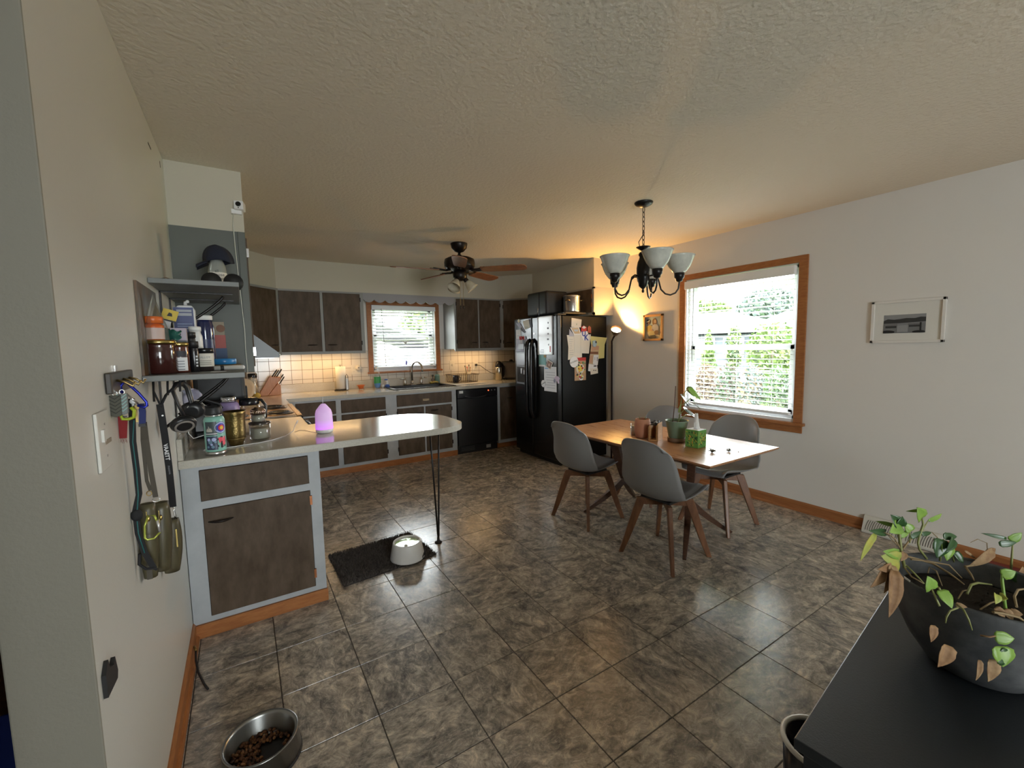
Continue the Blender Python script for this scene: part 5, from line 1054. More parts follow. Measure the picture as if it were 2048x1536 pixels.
part('jar', B().shell([(.045, .911), (.053, .915), (.054, 1.0), (.051, 1.0), (.050, .92), (.044, .918)], (.062, 2.865, 0), 28), GLASS, t); part('wax', B().lathe([(.043, .919), (.0485, .924), (.0485, .975), (.045, .979), (.02, .974), (.0001, .974)], (.062, 2.865, 0), 24), WAX, t); part('lid', B().lathe([(.055, 1.0005), (.056, 1.003), (.056, 1.010), (.050, 1.013), (.0001, 1.013)], (.062, 2.865, 0), 28), mat('gunmetal', (.10, .09, .085), .25, metal=.8), t)
part('wick', B().tube([(.062, 2.865, .974), (.063, 2.865, .988)], .0012, 4), BLKM, t)
t = thing('small_candle_jar', 'small cream candle jar with ridged chrome lid stacked on the larger one', 'candle', (.058, 2.865, 1.013), GP)
part('jar', B().shell([(.030, 1.0135), (.036, 1.016), (.036, 1.058), (.034, 1.058), (.034, 1.018)], (.058, 2.865, 0), 24), GLASS, t); part('wax', B().lathe([(.0335, 1.019), (.0335, 1.052), (.0001, 1.053)], (.058, 2.865, 0), 20), WAX, t)
rd = B(); 
for k in range(20): a = 2 * PI * k / 20; rd.tube([(.058 + .0365 * math.cos(a), 2.865 + .0365 * math.sin(a), 1.06), (.058 + .0365 * math.cos(a), 2.865 + .0365 * math.sin(a), 1.082)], .003, 5)
lidp = part('lid', B().lathe([(.036, 1.058), (.036, 1.084), (.030, 1.090), (.022, 1.092), (.018, 1.098), (.0001, 1.099)], (.058, 2.865, 0), 24), mat('copper_chrome', (.55, .42, .34), .18, metal=1), t); part('ridge', rd, MATS['copper_chrome'], lidp)
t = thing('oil_diffuser', 'white oil diffuser glowing purple with a wisp of mist', 'diffuser', (.405, 2.84, .91), GP)
def glow():
    m = bpy.data.materials.new('glowing_purple_frost'); m.use_nodes = True; nt = m.node_tree; N = nt.nodes; L = nt.links; p = N['Principled BSDF']
    g = N.new('ShaderNodeNewGeometry'); s = N.new('ShaderNodeSeparateXYZ'); L.new(g.outputs['Position'], s.inputs[0]); r = N.new('ShaderNodeMapRange'); r.inputs['From Min'].default_value = .93; r.inputs['From Max'].default_value = 1.05
    L.new(s.outputs['Z'], r.inputs['Value']); c = N.new('ShaderNodeValToRGB'); e = c.color_ramp.elements; e[0].color = (.62, .10, .95, 1); e[1].color = (.34, .17, .40, 1); e[1].position = .55; L.new(r.outputs[0], c.inputs['Fac']); L.new(c.outputs[0], p.inputs['Emission Color']); p.inputs['Emission Strength'].default_value = .62
    p.inputs['Base Color'].default_value = (.55, .45, .60, 1); p.inputs['Roughness'].default_value = .5; return m
part('shell', B().lathe([(.050, .934), (.0515, .938), (.049, 1.030), (.043, 1.052), (.020, 1.082), (.012, 1.090), (.006, 1.090), (.005, 1.08)], (.405, 2.84, 0), 32), glow(), t); part('base', B().lathe([(.040, .9105), (.048, .916), (.051, .925), (.051, .934)], (.405, 2.84, 0), 32), WHITE, t)
MIST = mat('water_mist', (.9, .9, .95), 1, alpha=.22); part('mist', B().tube([(.405, 2.84, 1.088), (.404, 2.84, 1.11), (.406, 2.84, 1.135)], [.0025, .0035, .001], 6), MIST, t)
t = thing('charging_cable', 'white charging cable snaking across the peninsula counter', 'cable', (.1, 2.8, .91)); part('cable', B().tube([(.268, 3.035, .955), (.255, 3.02, .935), (.24, 2.97, .916), (.19, 2.86, .9135), (.12, 2.775, .9135), (.05, 2.735, .9135), (-.02, 2.72, .9135), (-.09, 2.70, .9135), (-.17, 2.66, .9135), (-.20, 2.70, .9135), (-.17, 2.78, .9135)], .0024, 6), WHITE, t); part('connector', B().tube([(.268, 3.035, .955), (.278, 3.045, .972)], .004, 6), WHITE, t)
t = thing('diffuser_cord', 'thin grey power cord running to the diffuser', 'cord', (.3, 2.9, .91)); part('cable', B().tube([(.36, 2.86, .9125), (.33, 2.93, .9125), (.31, 2.99, .9125), (.28, 3.01, .9125), (.25, 2.97, .9125)], .0014, 5), mat('grey_cord', (.35, .34, .33), .5), t)
# plugs and bag by the wall
t = thing('wall_adapter', 'white wall adapter plugged in above the counter', 'adapter', (-.27, 2.72, 1.05)); part('plate', B().box((XL + .0005, 2.66, 1.045), (XL + .006, 2.78, 1.165)), WHITE, t, bevel=.002); part('body', B().box((XL + .006, 2.69, 1.095), (XL + .052, 2.745, 1.135)), WHITE, t, bevel=.004); part('body', B().box((XL + .006, 2.70, 1.055), (XL + .04, 2.74, 1.085)), WHITE, t, bevel=.004); part('cable', B().tube([(XL + .03, 2.72, 1.055), (-.255, 2.70, 1.01), (-.235, 2.68, .985), (-.19, 2.66, 1.0)], .002, 5), WHITE, t)
t = thing('plastic_bag', 'crumpled pale lilac plastic bag hanging on the wall behind the headphones', 'bag', (-.25, 2.95, 1.12)); q = random.Random(3)
part('film', B().grid(lambda u, v: (-.25 + .085 * (u - .5) + .008 * math.sin(9 * v + 5 * u), 2.93 + .02 * math.sin(11 * u + 4 * v), 1.225 - .10 * v - .02 * abs(u - .5)), 10, 8), mat('lilac_film', (.55, .54, .68), .3), t, solid=.001)
t = thing('orange_canister', 'pinkish orange canister on the stove side of the coffee maker', 'canister', (-.20, 3.59, .91)); part('body', B().lathe([(.05, .9135), (.055, .918), (.055, 1.22), (.05, 1.235)], (-.200, 3.59, 0), 20), mat('salmon_orange', (.60, .23, .12), .4), t); part('lid', B().lathe([(.05, 1.235), (.05, 1.25), (.0001, 1.255)], (-.200, 3.59, 0), 20), mat('peach', (.68, .42, .28), .4), t)

# ================================================================== SHELVES AND WHAT STANDS ON THEM
def bracket(parent, y, ztop, m=BLKS):
    pts = [(XL + .012, y, ztop - .20)] + [(XL + .012 + .22 * math.sin(k * PI / 2 / 8), y, ztop - .012 - .19 * (1 - k / 8) ** 1.5) for k in range(9)]
    b = B().box((XL + .001, y - .010, ztop - .215), (XL + .006, y + .010, ztop)).box((XL + .001, y - .010, ztop - .005), (XL + .27, y + .010, ztop)); b.tube(pts, .006, 6)
    part('bracket', b, m, parent)
t = thing('wall_shelf', 'upper grey wall shelf on black curved brackets', 'shelf', (-.14, 2.55, 1.69), 'grey shelves by the wall cabinet')
part('board', B().box((XL + .001, 2.15, 1.692), (.008, 2.948, 1.712)), SHELF, t, bevel=.002)
for y in (2.42, 2.72): bracket(t, y, 1.691)
t = thing('wall_shelf', 'lower grey wall shelf crowded with jars and bottles', 'shelf', (-.14, 2.4, 1.32), 'grey shelves by the wall cabinet')
part('board', B().box((XL + .001, 1.87, 1.326), (.005, 2.948, 1.346)), SHELF, t, bevel=.002)
part('end_screw', B().lathe([(.004, 0), (.004, .003)], (-.28, 1.8685, 1.336), 8, Matrix.Rotation(PI / 2, 4, 'X')), CHROME, t)
for y in (2.2, 2.6): bracket(t, y, 1.325)
GS = 'things on the lower wall shelf'; S0 = 1.3465
def jar(label, x, y, r, h, m, lidm, lidh=.02, lab=None, name='jar', neck=.8, z0=S0, cat='jar', g=GS, lw=1.0):
    t = thing(name, label, cat, (x, y, z0), g)
    part('body', B().lathe([(r * .9, z0), (r, z0 + .004), (r, z0 + h * .82), (r * .97, z0 + h * .88), (r * neck, z0 + h * .95), (r * neck, z0 + h)], (x, y, 0), 22), m, t)
    rl = r * neck * lw + .002; part('lid', B().lathe([(rl, z0 + h), (rl, z0 + h + lidh), (rl * .9, z0 + h + lidh + .002), (.0001, z0 + h + lidh + .002)], (x, y, 0), 22), lidm, t)
    if lab:
        lm, f0, f1, a = lab; part('label', B().grid(lambda u, v: (x + (r + .0007) * math.cos(-PI / 2 + a * (2 * u - 1)), y + (r + .0007) * math.sin(-PI / 2 + a * (2 * u - 1)), z0 + h * (f0 + (f1 - f0) * v)), 12, 1), lm, t)
    return t
AMB = mat('dark_red_glass', (.045, .012, .010), .12, coat=.3); GOLD = mat('gold_lid', (.55, .42, .15), .25, metal=1); BLUB = mat('cobalt_bottle', (.012, .018, .07), .12, coat=.3)
# dark candle jar group
t = jar('wide dark red candle jar at the front of the lower shelf', -.252, 2.00, .050, .108, AMB, GOLD, .012, neck=.98, name='candle_jar', cat='candle', lw=1.0)
t = jar('dark red glass candle with black and white label and gold lid', -.197, 2.035, .028, .100, mat('red_brown_glass', (.10, .03, .02), .12, coat=.3), GOLD, .012, (PAPER, .08, .58, .9), neck=.98, name='candle_jar', cat='candle')
part('label', B().grid(lambda u, v: (-.197 + .0292 * math.cos(-PI / 2 + .8 * (2 * u - 1)), 2.035 + .0292 * math.sin(-PI / 2 + .8 * (2 * u - 1)), S0 + .06 + .022 * v), 8, 1), DKP, t)
for z in (.012, .022, .032, .042): part('print_line', B().grid(lambda u, v: (-.197 + .0294 * math.cos(-PI / 2 + .5 * (2 * u - 1)), 2.035 + .0294 * math.sin(-PI / 2 + .5 * (2 * u - 1)), S0 + z + .003 * v), 6, 1), INK, t)
t = jar('slim black bottle with white marks on the lower shelf', -.158, 2.075, .0165, .095, BLK, BLKM, .022, None, neck=.9, name='bottle', cat='bottle')
for k in range(4): part('mark', B().box((-.152, 2.0575, S0 + .020 + k * .012), (-.146, 2.0585, S0 + .027 + k * .012)), PAPER, t)
t = jar('tall black bottle standing behind the slim black one', -.170, 2.16, .016, .135, BLKM, BLKM, .02, None, neck=.9, name='bottle', cat='bottle')
t = jar('black lidded jar with cream label on the lower shelf', -.128, 2.13, .031, .072, mat('dark_contents', (.04, .03, .03), .15, coat=.3), BLK, .018, (CREAM, .25, .98, 1.35), neck=.97)
text('ALLOY', .011, frame((-.124, 2.0975, S0 + .055), (1, 0, 0), (0, 0, 1)), INK, t)
for k in range(3): part('print_line', B().box((-.150 + .004 * k, 2.0978, S0 + .040 - .007 * k), (-.105, 2.0985, S0 + .043 - .007 * k)), mat('label_ink', (.35, .33, .28), .6), t)
t = jar('orange pill bottle with pale label stacked on the dark candle jar', -.262, 1.995, .030, .060, mat('orange_pill_plastic', (.60, .11, .02), .25), mat('orange_pill_cap', (.68, .15, .03), .3), .022, (mat('pale_pink_label', (.58, .44, .40), .5), .05, .72, 1.5), z0=S0 + .1225, name='pill_bottle', cat='pill bottle', neck=.72, lw=1.25)
t = thing('small_box', 'small pale purple cardboard box behind the pill bottle', 'box', (-.205, 2.10, S0 + .12), GS); part('carton', B().box((-.225, 2.085, S0 + .1225), (-.178, 2.13, S0 + .170)), mat('lilac_carton', (.48, .42, .50), .6), t); 
for k in range(3): part('print_line', B().box((-.197, 2.0843, S0 + .130 + k * .012), (-.194, 2.0851, S0 + .138 + k * .012)), DKP, t)
single('box_riser', B().box((-.226, 2.083, S0), (-.178, 2.132, S0 + .122)), mat('dark_tin', (.03, .03, .035), .4), 'dark tin under the small purple box', 'tin', GS)
t = thing('foil_packet', 'crumpled teal green packet next to the pill bottle', 'packet', (-.228, 2.05, S0 + .124), GS); part('foil', B().grid(lambda u, v: (-.245 + .052 * u + .004 * math.sin(9 * v), 2.045 + .02 * v + .006 * math.sin(7 * u), S0 + .124 + .044 * v - .012 * u * v + .004 * math.sin(14 * u)), 8, 8), mat('teal_foil', (.02, .11, .09), .25), t, solid=.002)
t = thing('alcohol_bottle', 'white flat bottle with dark blue label on the lower shelf', 'bottle', (-.205, 2.42, S0), GS)
part('body', B().prism([(-.245, S0), (-.170, S0), (-.166, S0 + .01), (-.166, S0 + .265), (-.176, S0 + .285), (-.225, S0 + .285), (-.246, S0 + .262), (-.250, S0 + .01)], 'xz', 2.395, 2.445), WHITE, t, bevel=.006)
part('label', B().box((-.243, 2.3915, S0 + .14), (-.172, 2.394, S0 + .275)), mat('dark_blue_label', (.02, .035, .16), .4), t)
for k, (z, h, m) in enumerate(((.255, .010, mat('grey_label', (.40, .42, .46), .5)), (.238, .012, MATS['grey_label']), (.20, .004, mat('pale_ink', (.25, .32, .5), .5)), (.19, .004, MATS['pale_ink']), (.18, .004, MATS['pale_ink']))): part('print_line', B().box((-.232, 2.3905, S0 + z), (-.178, 2.392, S0 + z + h)), m, t)
part('pump', B().tube([(-.2, 2.42, S0 + .285), (-.2, 2.42, S0 + .30), (-.19, 2.41, S0 + .303)], .007, 8), WHITE, t)
t = thing('yellow_sachet', 'yellow and white folded sachet leaning on the white bottle', 'sachet', (-.24, 2.28, S0 + .18), GS)
mt = frame((-.243, 2.27, S0 + .232), (.80, 0, -.25), (.25, 0, .85)); part('packet', B().box((-.026, -.02, -.002), (.026, .022, .002)).xf(mt), YELP, t); part('stripe', B().box((-.026, -.026, -.002), (.026, -.0205, .002)).xf(mt), DKP, t); part('packet_tail', B().box((-.024, -.06, -.002), (.012, -.027, .002)).xf(mt), PAPER, t); part('logo', B().prism([(-.008, -.006), (.010, -.004), (.006, .008), (-.004, .010)], 'xy', .002, .0028).xf(mt), DKP, t)
single('sachet_stack', B().box((-.262, 2.25, S0), (-.222, 2.30, S0 + .175)), mat('dark_green_carton', (.025, .05, .045), .5), 'dark green carton standing behind the stacked packets', 'box', GS)
t = jar('white plastic jar beside the cobalt bottle', -.163, 2.27, .025, .165, WHITE, WHITE, .018, (mat('pale_grey_label', (.55, .56, .55), .5), .1, .6, 1.2), name='bottle', cat='bottle')
t = jar('tall dark cobalt bottle with white lid at the back of the lower shelf', -.140, 2.48, .036, .225, BLUB, WHITE, .020, (mat('cobalt_label', (.02, .03, .10), .35), .05, .6, 1.0), name='bottle', cat='bottle', neck=.86)
t = thing('snack_pouch', 'red, blue and tan snack pouch against the cabinet end', 'pouch', (-.10, 2.80, S0), GS)
for z0, z1, m in ((0, .022, mat('grey_blue_print', (.12, .18, .25), .5)), (.022, .095, mat('deep_blue_print', (.015, .05, .14), .5)), (.095, .165, mat('brick_red_print', (.34, .05, .035), .5)), (.165, .235, mat('tan_kraft', (.30, .25, .18), .6))):
    part('panel', B().box((-.135 + z0 * .04, 2.775, S0 + z0), (-.065 - z0 * .04, 2.80, S0 + z1)), m, t)
part('print', B().lathe([(.020, 0), (.019, .001)], (-.088, 2.775, S0 + .20), 14, Matrix.Rotation(PI / 2, 4, 'X')), BROWNP, t)
t = thing('plastic_disc', 'bright blue round plastic disc on the lower shelf', 'lid', (-.07, 2.42, S0 + .016), GS); part('disc', B().lathe([(.046, S0 + .017), (.048, S0 + .020), (.048, S0 + .040), (.046, S0 + .043), (.0001, S0 + .044)], (-.072, 2.44, 0), 28), mat('sky_blue_plastic', (.02, .22, .55), .3), t)
single('wooden_coaster', B().lathe([(.058, S0), (.060, S0 + .003), (.060, S0 + .014), (.058, S0 + .016), (.0001, S0 + .0165)], (-.065, 2.45, 0), 24), mat('brown_cork', (.15, .10, .05), .8), 'brown round coaster under the blue lid', 'coaster', GS)
t = thing('white_tube', 'rolled white tube with black band lying at the shelf edge', 'tube', (-.045, 2.10, S0), GS); part('tube', B().tube([(-.098, 2.09, S0 + .0105), (0, 2.11, S0 + .0105)], .0095, 12), mat('tube_white', (.50, .50, .48), .4), t); part('band', B().tube([(-.078, 2.094, S0 + .0105), (-.066, 2.0965, S0 + .0105)], .0102, 12), BLKM, t); part('end_cap', B().ell((0, 2.11, S0 + .0105), (.008, .009, .009), 10, 6), WHITE, t)
single('paper_scrap', B().box((-.105, 1.98, S0), (-.055, 2.02, S0 + .0012)), PAPER, 'scrap of white paper on the front edge of the lower shelf', 'paper', GS)
t = thing('zip_bag', 'clear zip bag of brown treats propped at the wall end of the shelf', 'bag', (-.27, 1.97, S0), GS)
part('film', B().add([(-.287, 1.95, S0), (-.215, 2.0, S0), (-.222, 2.0, S0 + .165), (-.254, 1.975, S0 + .285), (-.286, 1.95, S0 + .145), (-.275, 1.99, S0), (-.215, 2.03, S0), (-.230, 2.03, S0 + .165), (-.254, 1.985, S0 + .285), (-.280, 1.99, S0 + .145)],
     [(0, 1, 2, 3, 4), (9, 8, 7, 6, 5), (0, 4, 9, 5), (1, 6, 7, 2), (2, 7, 8, 3), (3, 8, 9, 4)]), glassy('zip_film', (.85, .84, .80), .10, .15), t)
part('contents', B().prism([(-.272, S0 + .11), (-.236, S0 + .11), (-.236, S0 + .20), (-.252, S0 + .25), (-.264, S0 + .20)], 'xz', 1.992, 2.004), mat('olive_treats', (.16, .11, .035), .6), t)
t = thing('dark_poster', 'dark green and brown picture panel leaning on the wall behind the shelf', 'picture', (XL + .01, 2.0, S0)); part('panel', B().box((XL + .001, 1.88, S0), (XL + .008, 2.26, 1.665)), mat('dark_landscape_print', (.022, .026, .014), .45, col2=(.11, .055, .018), nscale=6), t)
# upper shelf
GU = 'things on the upper wall shelf'; U0 = 1.7125
t = thing('spray_bottle', 'clear spray bottle with cream label on the upper shelf', 'bottle', (-.077, 2.62, U0), GU)
part('body', B().lathe([(.034, U0), (.039, U0 + .004), (.040, U0 + .10), (.037, U0 + .13), (.026, U0 + .165), (.014, U0 + .185), (.013, U0 + .19)], (-.077, 2.62, 0), 22), mat('clear_haze_plastic', (.50, .52, .47), .2, trans=.4), t)
part('label', B().grid(lambda u, v: (-.077 + .0405 * math.cos(-PI / 2 + 1.3 * (2 * u - 1)), 2.62 + .0405 * math.sin(-PI / 2 + 1.3 * (2 * u - 1)), U0 + .02 + .082 * v), 12, 1), CREAM, t)
for body, dz in (('all', .106), ('purpose', .089), ('cleaner', .070)): text(body, .019, frame((-.079, 2.5785, U0 + dz), (1, 0, 0), (0, 0, 1)), DKP, t)
part('trigger_head', B().box((-.092, 2.60, U0 + .182), (-.055, 2.64, U0 + .205)), mat('red_trigger', (.25, .02, .02), .4), t, bevel=.004)
t = thing('cap_hat', 'dark navy cloth hat draped over the spray bottle', 'hat', (-.085, 2.62, U0 + .12), GU)
part('crown', B().grid(lambda u, v: (-.078 + (.062 * math.sin(PI * .5 * v) * (1 + .1 * math.sin(5 * 2 * PI * u))) * math.cos(2 * PI * u) + .01 * v, 2.62 + .06 * math.sin(PI * .5 * v) * math.sin(2 * PI * u), U0 + .238 - .085 * (v ** 2) + .006 * math.sin(3 * 2 * PI * u) * v), 28, 8), mat('navy_cloth', (.014, .017, .032), .9, bump=.3, bscale=200), t, solid=.003)
part('brim', B().grid(lambda u, v: (-.115 - .045 * v, 2.585 + .075 * u - .02 * v, U0 + .165 - .030 * v - .02 * (2 * u - 1) ** 2), 8, 5), MATS['navy_cloth'], t, solid=.003)
for i, (x, lb) in enumerate(((-.099, 'dark round tin at the front edge of the upper shelf'), (-.012, 'dark round tin at the free corner of the upper shelf'))): single('round_tin', B().lathe([(.041, 0), (.041, .022), (.0001, .023)], (x, 2.50, U0 + .0415), 22, Matrix.Rotation(PI / 2, 4, 'X')), BLKM, lb, 'tin', GU)
t = thing('wire_coil', 'thin brown loop of wire lying on the upper shelf', 'wire', (-.24, 2.25, U0), GU); part('wire', B().tube([(-.23 + .045 * math.cos(k * .5) * (1 - k * .01), 2.28 + .06 * math.sin(k * .5), U0 + .004 + .008 * math.sin(k * .9) ** 2) for k in range(22)] + [(-.15, 2.22, U0 + .006), (-.11, 2.25, U0 + .003)], .0016, 5), mat('brown_wire', (.10, .07, .045), .5), t)
# security camera and its cord
t = thing('security_camera', 'white cube security camera with black lens under the ceiling', 'camera', (.035, 2.93, 2.22)); mt = frame((.036, 2.915, 2.245), (.95, -.25, 0), (0, .1, 1)); part('body', B().box((-.024, -.024, -.05), (.024, .024, 0)).xf(mt), WHITE, t, bevel=.005)
part('face', B().box((-.022, -.022, 0), (.022, .022, .002)).xf(mt), WHITE, t); part('lens', B().lathe([(.0135, .002), (.0135, .005), (.009, .0055), (.0001, .005)], (0, .004, 0), 18).xf(mt), BLK, t); part('sensor', B().lathe([(.003, .002), (.003, .003)], (0, -.016, 0), 8).xf(mt), BLK, t); part('mount', B().box((.0, 2.935, 2.20), (.05, 2.957, 2.225)), WHITE, t)
t = thing('camera_cord', 'thin white cord running down the cabinet end from the camera', 'cord', (.02, 2.944, 1.3)); part('cable', B().tube([(.012, 2.944, 2.225), (.004, 2.944, 2.14), (.006, 2.944, 2.02), (.012, 2.944, 1.83), (.018, 2.944, 1.66), (.022, 2.943, 1.55), (.020, 2.944, 1.44), (.022, 2.944, 1.30)], .0026, 6), mat('cord_white', (.55, .56, .50), .5), t)

# ================================================================== HANGING THINGS ON THE LEFT WALL
GH = 'leashes and tags on the hook board'
t = thing('hook_board', 'dark wooden hook board on the wall below the shelf', 'hook board', (XL + .01, 1.56, 1.325)); part('board', B().box((XL + .0005, 1.413, 1.323), (XL + .014, 1.66, 1.376)), mat('dark_stained_board', (.030, .024, .018), .4), t, bevel=.003)
for y in (1.46, 1.53, 1.60): part('hook', B().tube([(XL + .014, y, 1.355), (XL + .03, y, 1.350), (XL + .045, y, 1.338), (XL + .05, y, 1.35)], .0032, 6), BRASS, t)
part('hanger_tab', B().box((XL + .0005, 1.515, 1.376), (XL + .004, 1.54, 1.392)), STEEL, t)
def strap(name, label, cat, pts, w_, th, m, g=GH, extra=None, turn=(1, 0, 0)):
    """flat webbing through pts, wide along turn"""
    tv = Vector(turn).normalized(); P = [Vector(p) for p in pts]; vs = []; fs = []; n = len(P)
    for i, p in enumerate(P):
        d = (P[min(n - 1, i + 1)] - P[max(0, i - 1)]).normalized(); nn = d.cross(tv).normalized() * th / 2; s = tv * w_ / 2; vs += [p - s - nn, p + s - nn, p + s + nn, p - s + nn]
    for i in range(n - 1):
        for k in range(4): fs.append((i * 4 + k, i * 4 + (k + 1) % 4, i * 4 + 4 + (k + 1) % 4, i * 4 + 4 + k))
    fs += [(3, 2, 1, 0), (4 * n - 4, 4 * n - 3, 4 * n - 2, 4 * n - 1)]
    b = B().add(vs, fs); c = P[0]; t = thing(name, label, cat, c, g); part('webbing', b, m, t); return t
OLV = mat('olive_grey_knit', (.085, .085, .065), .8); CHV = mat('grey_knit', (.20, .22, .22), .8); TLN = mat('teal_line', (.28, .48, .45), .7)
def chevron(label, x, y, z0, z1, w_, m, ml):
    t = thing('bag_holder', label, 'bag holder', (x, y, z0), GH); part('pouch', B().prism([(x - w_ / 2, z1), (x - w_ / 2 + .001, z0 + .004), (x, z0), (x + w_ / 2 - .001, z0 + .004), (x + w_ / 2, z1)][::-1], 'xz', y - .008, y + .008), m, t, bevel=.002)
    for k in range(5):
        z = z0 + .012 + (z1 - z0 - .014) * k / 4.6
        part('chevron_line', B().prism([(x - w_ * .47, z + .006), (x, z - .003), (x + w_ * .47, z + .006), (x + w_ * .47, z + .0085), (x, z - .0005), (x - w_ * .47, z + .0085)], 'xz', y - .0088, y - .008), ml, t)
    part('ring', B().tube([(x + .005 * math.cos(a * PI / 5), y, z1 + .005 + .006 * math.sin(a * PI / 5)) for a in range(10)], .0012, 4, 0, True), STEEL, t)
chevron('olive grey chevron poop bag holder nearest the switch plate', -.279, 1.45, 1.262, 1.318, .024, OLV, mat('dark_knit_line', (.035, .035, .03), .8))
chevron('grey and teal chevron bag holder on the hook board', -.266, 1.455, 1.266, 1.320, .020, CHV, TLN)
t = thing('carabiner', 'blue carabiner with silver gate holding keys', 'carabiner', (-.25, 1.5, 1.27), GH); BLC = mat('anodised_blue', (.02, .03, .35), .25, metal=.6)
part('frame', B().tube([(-.274, 1.50, 1.318), (-.276, 1.50, 1.338), (-.268, 1.50, 1.348), (-.260, 1.50, 1.343), (-.240, 1.50, 1.315), (-.227, 1.50, 1.292), (-.226, 1.50, 1.281), (-.232, 1.50, 1.277), (-.246, 1.50, 1.284)], .0036, 8), BLC, t); part('gate', B().tube([(-.266, 1.50, 1.317), (-.244, 1.50, 1.288)], .0024, 8), CHROME, t)
for i, (x, z, m, lb) in enumerate(((-.252, 1.262, BRASS, 'brass key hanging from the blue carabiner'), (-.257, 1.280, STEEL, 'steel key bunched beneath the blue carabiner'))): 
    k = thing('key', lb, 'key', (x, 1.515, z - .02), GH); part('bow', B().lathe([(.007, -.001), (.007, .001)], (x, 1.515, z + .014), 12, Matrix.Rotation(PI / 2, 4, 'X')), m, k); part('blade', B().box((x - .0025, 1.514, z - .025), (x + .0025, 1.516, z + .009)), m, k)
t = strap('blue_collar', 'short blue webbing loop below the carabiner', 'collar', [(-.243, 1.53, 1.285), (-.241, 1.53, 1.262), (-.244, 1.53, 1.228)], .014, .008, mat('blue_webbing', (.012, .022, .13), .7)); part('end_band', B().box((-.2515, 1.523, 1.222), (-.2365, 1.537, 1.230)), BLKM, t)
t = thing('yellow_tag', 'neon yellow green folded tag on the hook board', 'tag', (-.265, 1.48, 1.25), GH); NEON = mat('neon_green', (.36, .45, .02), .5); part('loop', B().tube([(-.278, 1.48, 1.268), (-.274, 1.48, 1.252), (-.262, 1.48, 1.251), (-.252, 1.48, 1.255), (-.250, 1.48, 1.272), (-.256, 1.48, 1.282)], [.007] * 6, 6, 0, False, .6), NEON, t); part('print_line', B().box((-.273, 1.4735, 1.258), (-.264, 1.4745, 1.2605)), DKP, t)
t = thing('red_cloth_tag', 'frayed dark red cloth tag hanging below the bag holders', 'tag', (-.287, 1.5, 1.197), GH); part('cloth', B().add([(-.2875, 1.50, 1.262), (-.268, 1.50, 1.25), (-.2735, 1.50, 1.198), (-.2885, 1.50, 1.199), (-.2875, 1.502, 1.262), (-.268, 1.502, 1.25), (-.2735, 1.502, 1.198), (-.2885, 1.502, 1.199)], [(0, 3, 2, 1), (4, 5, 6, 7), (0, 1, 5, 4), (1, 2, 6, 5), (2, 3, 7, 6), (3, 0, 4, 7)]), mat('dark_red_cloth', (.20, .008, .010), .8), t)
fr = B()
for k in range(7): fr.tube([(-.287 + k * .002, 1.50, 1.199), (-.286 + k * .002 + .001 * (k % 3), 1.50, 1.188 - .003 * (k % 2))], .0004, 3)
part('fringe', fr, MATS['dark_red_cloth'], t)
BWB = mat('black_webbing', (.010, .010, .012), .8)
t = strap('leash', 'black leash with teal stripe knotted half way down', 'leash', [(-.262, 1.53, 1.30), (-.266, 1.54, 1.24), (-.270, 1.545, 1.18), (-.268, 1.545, 1.10), (-.268, 1.545, 1.03), (-.279, 1.545, .985), (-.278, 1.545, .92), (-.268, 1.545, .86), (-.252, 1.545, .81)], .014, .005, BWB)
part('stripe', B().tube([(-.262, 1.5365, 1.24), (-.270, 1.5415, 1.18), (-.268, 1.5415, 1.10), (-.269, 1.5415, 1.03), (-.277, 1.5415, .97), (-.277, 1.5415, .92), (-.268, 1.5415, .86)], .0016, 5), mat('teal_stripe', (.02, .12, .12), .6), t); part('knot', B().ell((-.277, 1.543, .972), (.014, .011, .017), 12, 8), BWB, t); part('tail_loop', B().tube([(-.279, 1.543, .86), (-.282, 1.543, .83), (-.268, 1.543, .812), (-.252, 1.543, .81), (-.245, 1.543, .803)], .004, 6), BWB, t)
GWB = mat('grey_brown_webbing', (.075, .065, .05), .8)
t = strap('pouch_strap', 'grey brown webbing strap down to the pouch, wall side', 'strap', [(-.245, 1.535, 1.232), (-.252, 1.56, 1.18), (-.252, 1.565, 1.06), (-.247, 1.57, 1.03)], .008, .003, GWB, 'straps of the treat pouch'); part('snap_ring', B().tube([(-.250 + .006 * math.cos(a * PI / 5), 1.568, 1.022 + .007 * math.sin(a * PI / 5)) for a in range(10)], .0014, 5, 0, True), BRASS, t)
t = strap('pouch_strap', 'wider grey brown webbing strap ending in a steel ring', 'strap', [(-.241, 1.535, 1.232), (-.244, 1.56, 1.18), (-.241, 1.565, 1.09), (-.237, 1.57, 1.008)], .012, .003, GWB, 'straps of the treat pouch'); part('ring', B().tube([(-.236 + .009 * math.cos(a * PI / 6), 1.57, 1.0 + .006 * math.sin(a * PI / 6)) for a in range(12)], .0014, 5, 0, True), STEEL, t)
OLC = mat('olive_coated_canvas', (.060, .050, .026), .38, col2=(.11, .095, .05), nscale=10, stretch=(3, 3, .6))
t = thing('treat_pouch', 'olive coated dog treat pouch with gold zips hanging on the wall', 'pouch', (-.25, 1.60, .76), GH)
def pouchlobe(x0, x1, zt, zb, y, d):
    def f(u, v):
        zz = zt - (zt - zb) * v; w_ = (x1 - x0) / 2 * (.55 + .45 * math.sin(PI * min(1, .16 + v * .78))); xc = (x0 + x1) / 2 - .010 * v + .004 * v; a = 2 * PI * u; return (xc + w_ * math.cos(a) * (1 + .05 * math.sin(6 * a)), y + d * math.sin(a) * (.35 + .65 * math.sin(PI * min(1, .15 + v * .75))), zz)
    return B().grid(f, 20, 10)
